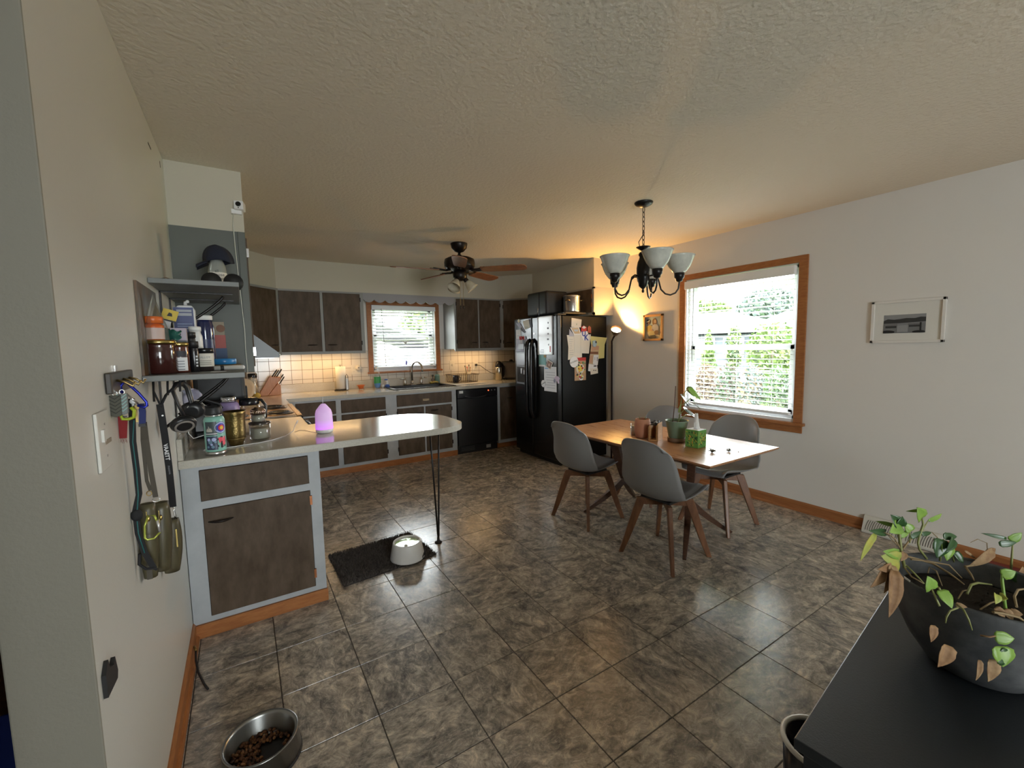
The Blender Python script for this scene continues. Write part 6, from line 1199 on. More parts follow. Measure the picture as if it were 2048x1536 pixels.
part('lobe', pouchlobe(-.285, -.240, .985, .762, 1.60, .020), OLC, t, solid=.002); part('lobe', pouchlobe(-.258, -.212, .975, .765, 1.625, .022), OLC, t, solid=.002)
for x, z, y in ((-.262, .955, 1.578), (-.238, .945, 1.602)): z_ = part('zip', B().box((x - .001, y, z - .025), (x + .001, y + .003, z + .012)), GOLD, t); part('zip_pull', B().ell((x + .004, y - .002, z - .01), (.004, .003, .008), 6, 4), GOLD, z_)
part('flap_strap', B().box((-.2745, 1.58, .764), (-.262, 1.584, .815)), GWB, t)
t = thing('treat_pouch', 'smaller olive pouch with gold zip beside the peninsula cabinet', 'pouch', (-.25, 1.9, .64), GH); part('lobe', pouchlobe(-.285, -.222, .832, .640, 1.90, .022), OLC, t, solid=.002); part('zip', B().box((-.238, 1.875, .735), (-.234, 1.879, .80)), GOLD, t)
t = thing('carabiner', 'yellow green carabiner clipped in front of the treat pouch', 'carabiner', (-.245, 1.53, .90), GH); YGC = mat('anodised_lime', (.40, .45, .08), .3, metal=.5)
part('frame', B().tube([(-.233, 1.535, .945), (-.238, 1.535, .965), (-.252, 1.535, .968), (-.261, 1.535, .94), (-.263, 1.535, .905), (-.258, 1.535, .899), (-.243, 1.535, .899), (-.229, 1.535, .914)], .0028, 8), YGC, t); part('gate', B().tube([(-.229, 1.535, .914), (-.233, 1.535, .950)], .0034, 8), mat('satin_aluminium', (.6, .6, .6), .35, metal=.8), t)
t = strap('lanyard', 'black lanyard with white lettering hanging from the lower shelf', 'lanyard', [(-.252, 1.90, 1.245), (-.249, 1.90, 1.19), (-.246, 1.90, 1.12), (-.243, 1.90, 1.02), (-.242, 1.90, .93), (-.242, 1.90, .875)], .020, .004, BWB)
part('loop', B().tube([(-.252, 1.90, 1.235), (-.235, 1.92, 1.275), (-.205, 1.97, 1.31), (-.175, 2.02, 1.325)], .006, 6, 0, False, .5).tube([(-.252, 1.90, 1.245), (-.268, 1.92, 1.29), (-.272, 1.95, 1.325)], .003, 6), BWB, t); part('eyelet', B().lathe([(.003, 0), (.003, .001)], (-.247, 1.8975, 1.205), 8, Matrix.Rotation(PI / 2, 4, 'X')), STEEL, t)
text('VAAETT', .016, frame((-.2455, 1.8972, 1.075), (.05, 0, -1), (1, 0, .05)), PAPER, t, bold=.0004); text('PHARMA', .008, frame((-.243, 1.8972, 1.01), (.05, 0, -1), (1, 0, .05)), INK, t)
part('clasp', B().tube([(-.242, 1.90, .875), (-.240, 1.90, .86), (-.238, 1.90, .842), (-.238, 1.90, .83)], .003, 6), CHROME, t)
for i, (x, y, z0, lb) in enumerate(((-.272, 1.96, 1.25, 'thin black cord hanging from the shelf edge nearest the hook board'), (-.232, 1.96, 1.27, 'thin black cord hanging from the middle of the shelf edge'), (-.197, 1.97, 1.28, 'short black cord hanging nearest the headphones'))): single('hanging_cord', B().tube([(x, y, 1.326), (x - .002, y, (1.326 + z0) / 2), (x - .003, y, z0)], .0035, 6), BWB, lb, 'cord', 'cords under the lower shelf')
# headphones
t = thing('headphones', 'black over-ear headphones hanging under the lower shelf', 'headphones', (-.21, 2.1, 1.11)); HP = mat('headphone_black', (.014, .014, .015), .35)
part('headband', B().tube([(-.206, 2.10, 1.165), (-.222, 2.10, 1.22), (-.236, 2.10, 1.275), (-.228, 2.12, 1.296), (-.208, 2.15, 1.30), (-.196, 2.17, 1.28), (-.188, 2.17, 1.23), (-.184, 2.17, 1.19)], [.011, .012, .013, .013, .013, .013, .012, .011], 8, 0, False, .55), HP, t)
for c_, n_, nm in (((-.210, 2.085, 1.142), (.25, -.75, -.55), 'ear_cup'), ((-.186, 2.18, 1.185), (.1, .9, .2), 'ear_cup')):
    mt = Vector(n_).to_track_quat('Z', 'Y').to_matrix().to_4x4(); e = part(nm, B().lathe([(.022, -.020), (.038, -.015), (.044, -.004), (.042, .006), (.034, .012)], Vector(c_), 24, mt, 0, True, None, 1, .85), HP, t); part('cushion_ring', B().tube([mt @ Vector((.029 * math.cos(a * PI / 10), .026 * math.sin(a * PI / 10), .014)) + Vector(c_) for a in range(20)], .004, 6, 0, True), mat('grey_ring', (.22, .20, .18), .5), e)
part('slider', B().box((-.216, 2.078, 1.150), (-.198, 2.086, 1.162)), mat('bronze_slider', (.22, .13, .08), .3, metal=.5), t); part('cable', B().tube([(-.20, 2.15, 1.20), (-.185, 2.2, 1.225), (-.165, 2.25, 1.215), (-.15, 2.28, 1.19)], .0018, 5), mat('cord_pale', (.5, .49, .45), .5), t)
# switch plate on the left wall
t = thing('switch_plate', 'white switch plate with a strip of tape on the left wall', 'switch plate', (XL, 1.335, 1.155)); part('plate', B().box((XL + .0005, 1.288, 1.155), (XL + .007, 1.382, 1.290)), WALLG, t, bevel=.002); part('tape', B().box((XL + .007, 1.335, 1.212), (XL + .0085, 1.385, 1.222)), mat('tan_tape', (.30, .25, .19), .6), t)
for z in (1.185, 1.26): part('screw', B().lathe([(.003, 0), (.003, .001)], (XL + .007, 1.345, z), 8, Matrix.Rotation(PI / 2, 4, 'Y')), STEEL, t)
part('toggle', B().box((XL + .007, 1.31, 1.222), (XL + .012, 1.325, 1.25)), WALLG, t)
single('wall_clip', B().prism([(1.160, .757), (1.185, .776), (1.194, .752), (1.22, .742), (1.234, .752), (1.246, .712), (1.238, .698), (1.162, .706)], 'yz', XL + .0005, XL + .008), BLKM, 'black two-pronged plastic clip on the left wall near its end', 'clip')
t = thing('cable_stub', 'short black coaxial cable end sticking out of the baseboard', 'cable', (-.25, 2.25, 0)); part('cable', B().tube([(XL + .022, 2.37, .05), (-.263, 2.31, .035), (-.250, 2.24, .016), (-.225, 2.16, .006), (-.210, 2.12, .006)], .0045, 7), BLKM, t); part('connector', B().tube([(XL + .016, 2.39, .055), (XL + .024, 2.36, .047)], .0055, 8), BRASS, t)

# ================================================================== TABLE ITEMS
GT = 'things on the dining table'; T0 = .7055
def clump(c, r, n, s, seed, mats, name, parent):
    q = random.Random(seed); b = B()
    for _ in range(n):
        a = q.uniform(0, 2 * PI); rr_ = r * math.sqrt(q.random()); o = Vector((c[0] + rr_ * math.cos(a), c[1] + rr_ * math.sin(a), c[2] + q.uniform(0, s))); b.ell(o, (s * q.uniform(.5, 1), s * q.uniform(.5, 1), s * q.uniform(.4, .8)), 6, 4, q.randrange(len(mats)))
    o = part(name, b, mats, parent); o['kind'] = 'stuff'; return o
SOIL = mat('potting_soil', (.018, .012, .008), .95, bump=.8, bscale=150)
t = thing('glass_candle', 'small white candle in a clear glass at the end of the row', 'candle', (2.592, 2.31, T0), GT); part('glass', B().shell([(.026, T0), (.030, T0 + .004), (.030, T0 + .090), (.028, T0 + .090), (.028, T0 + .006)], (2.592, 2.31, 0), 20), GLASS, t); part('wax', B().lathe([(.027, T0 + .006), (.027, T0 + .07), (.0001, T0 + .071)], (2.592, 2.31, 0), 18), mat('white_wax', (.70, .68, .62), .5), t)
t = thing('terracotta_pot', 'rounded terracotta planter with small seedlings', 'planter', (2.565, 2.205, T0), GT); part('pot', B().shell([(.042, T0), (.050, T0 + .006), (.060, T0 + .04), (.061, T0 + .09), (.054, T0 + .142), (.050, T0 + .145), (.048, T0 + .142), (.054, T0 + .09), (.054, T0 + .12)], (2.565, 2.205, 0), 28), mat('terracotta', (.36, .15, .085), .8, col2=(.42, .19, .11), nscale=12), t); part('soil', B().lathe([(.051, T0 + .122), (.03, T0 + .127), (.0001, T0 + .128)], (2.565, 2.205, 0), 20), SOIL, t)
for dx, dy, h in ((-.01, .01, .04), (.012, -.01, .03), (.0, -.02, .035)): part('sprout', B().tube([(2.565 + dx, 2.205 + dy, T0 + .125), (2.565 + dx * 1.5, 2.205 + dy * 1.5, T0 + .125 + h * .6), (2.565 + dx * 2.6, 2.205 + dy, T0 + .125 + h)], .002, 5), G1, t)
t = thing('wooden_planter', 'wooden house-shaped holder filled with dark stones', 'planter', (2.575, 2.07, T0), GT); PW = mat('light_pine', (.42, .21, .075), .5, col2=(.50, .27, .11), nscale=10, stretch=(1, 1, 5))
mt = frame((2.523, 2.072, T0), (.37, -.93, 0), (0, 0, 1)); W_ = .068
def gable(x0, x1, d0, d1, h0, h1): return B().add([mt @ Vector(p) for p in ((x0, 0, d0), (x1, 0, d0), (x1, h1, d0), (x0, h0, d0), (x0, 0, d1), (x1, 0, d1), (x1, h1, d1), (x0, h0, d1))], [(0, 1, 2, 3), (7, 6, 5, 4), (0, 4, 5, 1), (1, 5, 6, 2), (2, 6, 7, 3), (3, 7, 4, 0)])
for x0, x1, d0, d1, h0, h1 in ((-.036, .036, -.115, -.105, .10, .10), (-.036, -.026, -.105, .0, .10, .115), (.026, .036, -.105, .0, .115, .135), (-.026, .026, -.105, .0, 0, .012), (-.036, -.024, -.01, .0, .10, .118), (.024, .036, -.01, .0, .118, .10)):
    h0, h1 = (h0, h1); part('board', gable(x0, x1, d0, d1, h0 if h0 else .008, h1), PW, t, bevel=.001)
part('bead_row', B().add([mt @ Vector((-.024 + .009 * k + d, .024 + e, -.02)) for k in range(5) for d, e in ((0, 0), (.006, 0), (.006, .004), (0, .004))], [(4 * k, 4 * k + 1, 4 * k + 2, 4 * k + 3) for k in range(5)]), BLKM, t)
q = random.Random(9); proto = None
for k in range(14):
    p = mt @ Vector((q.uniform(-.022, .022), .128 + q.uniform(0, .016), q.uniform(-.095, -.015))); m = (mat('black_stone', (.02, .02, .022), .6), mat('pale_stone', (.42, .38, .33), .7), MATS['black_stone'])[k % 3] if 'black_stone' in MATS else mat('black_stone', (.02, .02, .022), .6)
    single('stone', B().ell(p, (.012, .010, .008), 7, 5, 0, Matrix.Rotation(k, 4, 'Z')), m, ('pale' if k % 3 == 1 else 'dark') + ' small pebble heaped in the wooden house-shaped holder', 'stone', 'pebbles in the wooden holder')
part('filling', B().add([mt @ Vector(p) for p in ((-.025, .118, -.104), (.025, .118, -.104), (.025, .118, -.012), (-.025, .118, -.012))], [(0, 1, 2, 3)]), SOIL, t, solid=.004)
gx, gy = 2.655, 1.965
t = thing('potted_plant', 'leafy houseplant in a sage green pot on the table', 'plant', (gx, gy, T0), GT)
part('pot', B().shell([(.055, T0 + .030), (.058, T0 + .034), (.079, T0 + .150), (.083, T0 + .156), (.080, T0 + .157), (.074, T0 + .145), (.060, T0 + .10)], (gx, gy, 0), 32), mat('sage_glaze', (.14, .21, .145), .45, col2=(.17, .245, .17), nscale=10), t); part('saucer_band', B().lathe([(.054, T0), (.064, T0 + .004), (.066, T0 + .030), (.058, T0 + .032)], (gx, gy, 0), 32), mat('brown_band', (.17, .095, .055), .6), t); part('soil', B().lathe([(.073, T0 + .138), (.04, T0 + .142), (.0001, T0 + .143)], (gx, gy, 0), 24), SOIL, t)
LG = mat('leaf_gloss_green', (.12, .22, .05), .22, coat=.3); LB_ = mat('leaf_bright', (.22, .42, .05), .35, sub=.1); LP = mat('leaf_pale_sheen', (.40, .46, .46), .16, coat=.5); STM = mat('green_stem', (.20, .24, .07), .5); STB = mat('brown_stem', (.10, .05, .03), .6)
def leaf(o, tip, wid, m, parent, up=(0, 0, 1), fold=.18, curl=.1, name='leaf', heart=0):
    o, tip = Vector(o), Vector(tip); d = tip - o; L = d.length; x = d.normalized(); y = Vector(up).cross(x)
    if y.length < .05: y = Vector((1, 0, 0)).cross(x)
    y.normalize(); z = x.cross(y); n = 8; vs = []; fs = []
    for i in range(n + 1):
        u = i / n; w_ = wid * (math.sin(PI * u ** .75) ** .85) * (1 - .25 * u) + (heart * wid * max(0, .25 - u) * 2 if heart else 0); p = o + x * L * u - z * curl * L * u * u
        for s in (-1, -.5, 0, .5, 1): vs.append(p + y * w_ * s + z * (fold * w_ * abs(s) + .02 * wid * math.sin(9 * u + 5 * s)))
    for i in range(n):
        for k in range(4): fs.append((i * 5 + k, i * 5 + k + 1, i * 5 + 6 + k, i * 5 + 5 + k))
    return part(name, B().add(vs, fs, 0, True), m, parent, solid=.0007)
part('stake', B().tube([(gx - .022, gy + .02, T0 + .13), (gx - .002, gy + .02, T0 + .28), (gx + .012, gy + .025, T0 + .405)], .0035, 6), STB, t)
st = [((gx + .005, gy, T0 + .13), (gx + .02, gy - .01, T0 + .20), (gx + .04, gy, T0 + .27), (gx + .055, gy, T0 + .335)), ((gx + .01, gy, T0 + .13), (gx + .05, gy, T0 + .17), (gx + .10, gy - .01, T0 + .19)), ((gx + .04, gy, T0 + .26), (gx + .09, gy - .01, T0 + .28), (gx + .13, gy - .02, T0 + .31)), ((gx + .055, gy, T0 + .32), (gx + .09, gy, T0 + .36), (gx + .12, gy - .01, T0 + .385)), ((gx + .02, gy, T0 + .19), (gx + .07, gy - .01, T0 + .23))]
for s_ in st: part('stem', B().tube(s_, .0032, 6), STM, t)
for o, e, w_, m, up in (((gx + .115, gy, T0 + .385), (gx + .225, gy - .05, T0 + .295), .030, LB_, (0, -.9, .3)), ((gx + .12, gy, T0 + .395), (gx + .235, gy + .03, T0 + .32), .026, LG, (0, .4, .9)),
                        ((gx + .03, gy, T0 + .345), (gx + .125, gy - .03, T0 + .25), .030, LP, (.3, -.8, .5)), ((gx + .13, gy - .02, T0 + .31), (gx + .235, gy - .04, T0 + .22), .018, LG, (.2, -.5, .8)),
                        ((gx + .125, gy, T0 + .275), (gx + .275, gy - .02, T0 + .225), .024, LP, (0, -.3, 1)), ((gx + .05, gy - .01, T0 + .245), (gx + .165, gy - .05, T0 + .165), .040, LG, (.2, -.5, .8)), ((gx + .05, gy - .02, T0 + .235), (gx + .155, gy - .08, T0 + .162), .024, LP, (.1, -.8, .6)),
                        ((gx + .09, gy, T0 + .185), (gx + .175, gy - .03, T0 + .180), .022, LG, (0, 0, 1)), ((gx + .015, gy, T0 + .21), (gx + .02, gy - .02, T0 + .275), .018, STM, (0, -1, 0))):
    leaf(o, e, w_, m, t, up)
t = thing('tissue_box', 'green leaf-patterned cube tissue box on the table', 'tissue box', (2.61, 1.785, T0), GT)
bx0, by0, sz, hz = 2.578, 1.738, .098, .122; mt = Matrix.Translation((2.578, 1.738, 0)) @ Matrix.Rotation(math.radians(3), 4, 'Z'); TG = mat('tissue_box_green', (.08, .26, .06), .45, col2=(.16, .36, .08), nscale=25)
part('carton', B().box((0, 0, T0), (sz, sz, T0 + hz)).xf(mt), TG, t, bevel=.002); part('top_panel', B().box((.006, .006, T0 + hz), (sz - .006, sz - .006, T0 + hz + .0008)).xf(mt), PAPER, t)
q = random.Random(12); YG = mat('yellow_green_print', (.45, .48, .07), .5); DG = mat('dark_leaf_print', (.015, .07, .03), .5); OP = mat('orange_leaf_print', (.60, .30, .05), .5)
for face in (0, 1):
    for m, n in ((YG, 16), (DG, 13), (OP, 7)):
        b = B()
        for _ in range(n):
            u, v, a, L = q.uniform(.012, sz - .012), q.uniform(T0 + .012, T0 + hz - .012), q.uniform(0, PI), q.uniform(.008, .014); dx, dz = math.cos(a) * L, math.sin(a) * L; nx, nz = -dz * .35, dx * .35
            P = [(u - dx, v - dz), (u + nx, v + nz), (u + dx, v + dz), (u - nx, v - nz)]; P = [(min(max(p[0], .003), sz - .003), min(max(p[1], T0 + .003), T0 + hz - .003)) for p in P]; e = -.0004 - .0002 * (m is DG)
            b.add([mt @ (Vector((e, p[0], p[1])) if face == 0 else Vector((p[0], e, p[1]))) for p in P], [(0, 1, 2, 3)])
        part('leaf_print', b, m, t)
part('tissue', B().grid(lambda u, v: (2.63 + .045 * (u - .5) * (1 - .75 * math.sin(PI * v * .72) + .3 * v) + .01 * math.sin(8 * u), 1.79 + .012 * math.sin(12 * u + 3 * v), T0 + hz - .004 + .115 * v - .01 * abs(u - .5)), 14, 10), mat('tissue_paper', (.72, .72, .70), .9), t, solid=.0008)
for i, (x, y, n, r, lb) in enumerate(((2.56, 1.625, 26, .020, 'larger tuft of dried dark plant clippings on the table'), (2.665, 1.575, 14, .013, 'smaller tuft of dried clippings near the table end'))):
    q = random.Random(50 + i); b = B()
    for _ in range(n): a = q.uniform(0, 2 * PI); L = r * q.uniform(.4, 1.5); b.tube([(x + r * .3 * q.uniform(-1, 1), y + r * .3 * q.uniform(-1, 1), T0 + .002), (x + L * math.cos(a) * .6, y + L * math.sin(a) * .6, T0 + .003 + r * q.uniform(.2, 1.3)), (x + L * math.cos(a), y + L * math.sin(a), T0 + r * q.uniform(.05, .8))], [.0018, .0026, .0008], 4)
    single('dried_clipping', b, mat('dried_plant', (.07, .065, .035), .8), lb, 'clipping', 'dried clippings on the table')
for i, (x, y, m, lb) in enumerate(((2.80, 1.70, PAPER, 'tiny white crumb on the table past the tissue box'), (2.71, 1.535, MATS['dried_plant'], 'tiny dark crumb nearest the table end'))): single('crumb', B().ell((x, y, T0 + .0025), (.006, .004, .0025), 6, 4), m, lb, 'crumb', 'crumbs on the table')

# ================================================================== WALL PICTURES, REGISTER
t = thing('framed_photo', 'small wooden framed photo of two smiling people on the wall by the window', 'picture', (XR - .012, 3.185, 1.45))
y0, y1, z0, z1 = 3.052, 3.318, 1.452, 1.742; fwid = .024; PF = mat('pale_oak_frame', (.42, .22, .08), .4)
for a, b, c_, d in ((y0, y1, z1 - fwid, z1), (y0, y1, z0, z0 + fwid), (y0, y0 + fwid, z0, z1), (y1 - fwid, y1, z0, z1)): part('frame_rail', B().box((XR - .022, a, c_), (XR - .001, b, d)), PF, t, bevel=.002)
def wallflat(poly, m, k, parent, name): part(name, B().prism(poly, 'yz', XR - .008 - .0006 * k, XR - .0075 - .0006 * k), m, parent)
iy = lambda u: y1 - fwid - u * (y1 - y0 - 2 * fwid); iz = lambda v: z1 - fwid - v * (z1 - z0 - 2 * fwid)
def R2(u0, v0, u1, v1): return [(iy(u0), iz(v0)), (iy(u1), iz(v0)), (iy(u1), iz(v1)), (iy(u0), iz(v1))]
def E2(u, v, ru, rv): return [(iy(u + ru * math.cos(2 * PI * k / 14)), iz(v + rv * math.sin(2 * PI * k / 14))) for k in range(14)]
wallflat(R2(0, 0, 1, 1), mat('photo_sky', (.40, .47, .55), .5), 0, t, 'print'); wallflat(R2(0, .42, 1, 1), mat('photo_sand', (.60, .50, .36), .5), 1, t, 'ground')
for k, (p, m, nm) in enumerate(((E2(.20, .22, .15, .13), DKP, 'hair'), (E2(.58, .24, .15, .17), BROWNP, 'hair'), (E2(.20, .27, .09, .08), mat('skin_dark_print', (.20, .10, .06), .6), 'face'), (E2(.62, .22, .08, .09), mat('skin_light_print', (.62, .40, .28), .6), 'face'), ([(iy(.06), iz(.21)), (iy(.30), iz(.15)), (iy(.30), iz(.19)), (iy(.08), iz(.25))], PAPER, 'headband'), (E2(.28, .55, .20, .18), mat('ochre_print', (.40, .27, .05), .6), 'shirt'), (E2(.62, .52, .22, .18), mat('pale_lilac_print', (.50, .48, .55), .6), 'shirt'), (E2(.40, .74, .24, .12), mat('khaki_print', (.48, .40, .22), .6), 'trousers'), (E2(.45, .92, .26, .08), DKP, 'shoes'), (E2(.72, .72, .14, .10), BROWNP, 'trousers'), (E2(.40, .60, .10, .04), mat('skin_mid_print', (.45, .25, .16), .6), 'hand'))): wallflat(p, m, 2 + k, t, nm)
part('glazing', B().box((XR - .0185, y0 + fwid, z0 + fwid), (XR - .0175, y1 - fwid, z1 - fwid)), PANE, t)
t = thing('framed_print', 'white framed black and white lake print on the right wall', 'picture', (XR - .012, 1.05, 1.395)); y0, y1, z0, z1 = .855, 1.243, 1.396, 1.690; fwid = .018
for a, b, c_, d in ((y0, y1, z1 - fwid, z1), (y0, y1, z0, z0 + fwid), (y0, y0 + fwid, z0, z1), (y1 - fwid, y1, z0, z1)): part('frame_rail', B().box((XR - .020, a, c_), (XR - .001, b, d)), mat('white_frame', (.70, .67, .63), .5), t, bevel=.002)
wallflat([(y0 + .01, z0 + .01), (y1 - .01, z0 + .01), (y1 - .01, z1 - .01), (y0 + .01, z1 - .01)], mat('white_mat_board', (.68, .66, .61), .8), 0, t, 'mat_board')
py0, py1, pz0, pz1 = .950, 1.172, 1.463, 1.590; iy = lambda u: py1 - u * (py1 - py0); iz = lambda v: pz1 - v * (pz1 - pz0)
MG = [mat('print_grey_%d' % i, (g, g * 1.0, g * 1.02), .6) for i, g in enumerate((.25, .035, .17, .10, .28, .015))]
wallflat(R2(0, 0, 1, 1), MG[0], 1, t, 'print'); wallflat([(iy(0), iz(.32)), (iy(.1), iz(.22)), (iy(.25), iz(.26)), (iy(.4), iz(.24)), (iy(.55), iz(.2)), (iy(.75), iz(.22)), (iy(.88), iz(.16)), (iy(1), iz(.18)), (iy(1), iz(.42)), (iy(0), iz(.48))], MG[1], 2, t, 'tree_line'); wallflat(R2(0, .46, 1, 1), MG[2], 3, t, 'water')
for k, (p, m) in enumerate(((R2(.05, .60, .32, .72), MG[1]), (R2(.62, .58, .90, .68), MG[1]), (R2(.34, .50, .60, .95), MG[4]), (R2(.87, .45, .91, .9), MG[5]), (E2(.12, .93, .17, .09), MG[5]), (E2(.86, .95, .16, .08), MG[5]), (R2(.1, .54, .85, .56), MG[3]))): wallflat([(min(max(a, py0), py1), min(max(b, pz0), pz1)) for a, b in p], m, 4 + k, t, 'shape')
# baseboard register
t = thing('baseboard_register', 'white metal baseboard register with curved louvres', 'vent', (XR - .03, 1.0, 0)); RG = mat('register_white', (.62, .60, .55), .4)
y0, y1 = .795, 1.218; part('body', B().prism([(XR - .001, 0), (XR - .060, 0), (XR - .062, .012), (XR - .030, .100), (XR - .020, .118), (XR - .001, .120)], 'xz', y0, y1), RG, t, bevel=.002)
for g0, g1, sgn in ((y1 - .18, y1 - .015, 1), (y0 + .015, y0 + .18, 1), (y0 + .19, y1 - .19, 1)):
    n = 13 if g1 - g0 > .1 else 5
    for k in range(n):
        y = g0 + (g1 - g0) * (k + .5) / n; pts = []
        for j in range(6):
            u = j / 5; zz = .022 + .070 * u; xx = XR - .062 + (zz - .012) / .088 * .032 - .0008; pts.append((xx, y - .012 * u * u, zz))
        part('louvre_slot', B().tube(pts, .0018, 4), mat('slot_shadow', (.05, .045, .04), .8), t)
t = thing('striped_box', 'low red box with orange and cream stripes on the floor by the right wall', 'box', (3.78, .50, 0)); part('carton', B().box((3.70, .40, 0), (3.845, .60, .045)), mat('dark_red_carton', (.17, .02, .015), .5), t, bevel=.002)
for k in range(4): part('stripe', B().box((3.702 + k * .022, .405, .045), (3.712 + k * .022, .595, .0465)), mat('orange_cream_stripe', (.62, .27, .10), .5), t)

# ================================================================== RUG, BOWLS, PLANT, CABINET
rc = [Vector((.415, 3.085, 0)), Vector((.43, 2.617, 0)), Vector((1.049, 2.677, 0)), Vector((1.011, 3.125, 0))]
t = thing('shag_rug', 'dark brown shaggy bath mat under the fountain bowl', 'rug', (.73, 2.87, 0)); RB = mat('rug_dark', (.060, .050, .046), .95); RB2 = mat('rug_brown', (.14, .118, .105), .95)
def rp(u, v): return (rc[0] * (1 - u) + rc[3] * u) * (1 - v) + (rc[1] * (1 - u) + rc[2] * u) * v
part('backing', B().grid(lambda u, v: rp(u, v) + Vector((0, 0, .008 * min(1, min(u, 1 - u, v, 1 - v) * 25) + .001)), 14, 10), RB, t); q = random.Random(2); b = B()
for _ in range(15000):
    u, v = q.random(), q.random(); p = rp(u, v) + Vector((0, 0, .006)); e = 1 if .12 < v < .88 and .06 < u < .94 else 0; d = Vector((q.gauss(0, .010), q.gauss(0, .010), .016 + .006 * e * q.random())); s = Vector((q.uniform(-1, 1), q.uniform(-1, 1), 0)).normalized() * .0022
    b.add([p - s, p + s, p + d], [(0, 1, 2)], 1 if q.random() < .55 else 0)
o = part('pile', b, [RB, RB2], t); o['kind'] = 'stuff'; part('tag', B().add([(.405, 2.855, .002), (.44, 2.87, .002), (.44, 2.82, .002)], [(0, 2, 1)]), BLKM, t)
fxw, fyw = .862, 2.735
t = thing('pet_fountain', 'white pet water bowl with lime green tray on the rug', 'pet bowl', (fxw, fyw, .012)); part('body', B().shell([(.112, .016), (.115, .022), (.094, .122), (.092, .128), (.084, .128), (.080, .122), (.078, .10), (.078, .05)], (fxw, fyw, 0), 36), WHITE, t)
part('tray', B().lathe([(.080, .112), (.060, .106), (.03, .110), (.0001, .112)], (fxw, fyw, 0), 30), mat('lime_green_plastic', (.36, .42, .015), .15, coat=.4), t); part('spout', B().ell((fxw - .022, fyw - .045, .115), (.014, .014, .012), 10, 6), WHITE, t); part('water', B().lathe([(.079, .1185), (.0001, .1185)], (fxw, fyw, 0), 30), glassy('water_surface', (.95, .98, .92), .035, .0), t)
part('dark_foot', B().lathe([(.100, .0125), (.104, .017)], (fxw, fyw, 0), 30), BLKM, t); part('cord_notch', B().prism([(-.030, .012), (-.030, .03), (-.022, .038), (-.012, .036), (-.004, .044), (.008, .040), (.016, .050), (.028, .052), (.030, .012)], 'xz', -.0015, .0015).xf(Matrix.Translation((fxw + .092, fyw - .064, .004)) @ Matrix.Rotation(math.radians(52), 4, 'Z')), BLKM, t)
# steel kibble bowl
kx, ky = -.028, 1.642
t = thing('steel_dog_bowl', 'stainless dog bowl of brown kibble on the floor by the left wall', 'dog bowl', (kx, ky, 0)); part('bowl', B().shell([(.118, .0), (.125, .006), (.112, .078), (.118, .084), (.116, .087), (.108, .084), (.104, .076), (.098, .020), (.09, .012)], (kx, ky, 0), 36), mat('worn_dark_steel', (.30, .30, .29), .3, metal=1), t); part('bowl_floor', B().lathe([(.10, .0115), (.0001, .0115)], (kx, ky, 0), 28), MATS['worn_dark_steel'], t); part('rubber_ring', B().lathe([(.122, .0005), (.127, .003), (.125, .012)], (kx, ky, 0), 32), BLKM, t)
q = random.Random(8); b = B(); KB = [mat('kibble_brown', (.13, .05, .018), .7), mat('kibble_tan', (.26, .12, .045), .7), mat('kibble_dark', (.05, .018, .010), .7)]
for _ in range(330):
    a = q.uniform(0, 2 * PI); r = .092 * math.sqrt(q.random()); x, y = r * math.cos(a), r * math.sin(a)
    if math.hypot(x - .03, y - .005) < .038: continue
    h = .014 + .022 * max(0, -(x * .7 + y * .7) / .09 + .3) * q.random() + (.012 * q.random() if y > .02 else 0); b.ell((kx + x, ky + y, h), (.0072, .0065, .0045), 6, 4, q.choice((0, 0, 1, 2)), Matrix.Rotation(q.uniform(0, 3), 4, (q.random(), q.random(), 1)))
o = part('kibble', b, KB, t); o['kind'] = 'stuff'
# black cabinet with the withered plant
cmt = Matrix.Translation((.753, .317, 0)) @ Matrix.Rotation(math.radians(6.2), 4, 'Z'); BC = mat('black_painted_wood', (.012, .015, .018), .40, bump=.1, bscale=350)
t = thing('black_cabinet', 'black cabinet in the near corner with the withered plant on top', 'cabinet', (1.2, .1, 0)); part('top', B().box((0, -.62, .73), (1.0, 0, .75)).xf(cmt), BC, t, bevel=.002); part('body', B().box((.012, -.61, .0), (.99, -.012, .73)).xf(cmt), BC, t)
d = part('door', B().box((.002, -.60, .06), (.012, -.32, .70)).xf(cmt), BC, t, bevel=.002); d2_ = part('door', B().box((.002, -.30, .06), (.012, -.02, .70)).xf(cmt), BC, t, bevel=.002)
for dd, y in ((d, -.34), (d2_, -.28)): part('knob', B().ell(cmt @ Vector((-.006, y, .40)), (.010, .010, .010), 8, 6), STEEL, dd)
t = thing('trash_bin', 'black bin with white rim half hidden behind the black cabinet', 'bin', (1.192, .44, 0)); bxc, byc = 1.192, .440
part('bin', B().shell([(.062, 0), (.066, .006), (.082, .385), (.078, .385), (.062, .01)], (bxc, byc, 0), 28), BLK, t); part('rim', B().tube([(bxc + .082 * math.cos(a * PI / 16), byc + .082 * math.sin(a * PI / 16), .39) for a in range(32)], .007, 8, 0, True), mat('cream_white_rim', (.70, .68, .62), .4), t)
px, py, pz = 1.235, .194, .751
t = thing('planter_bowl', 'withered vine plant in a mottled grey bowl on the black cabinet', 'plant', (px, py, pz)); GB = mat('mottled_grey_stoneware', (.045, .048, .052), .65, col2=(.115, .118, .12), nscale=14, detail=7, lo=.42, hi=.68)
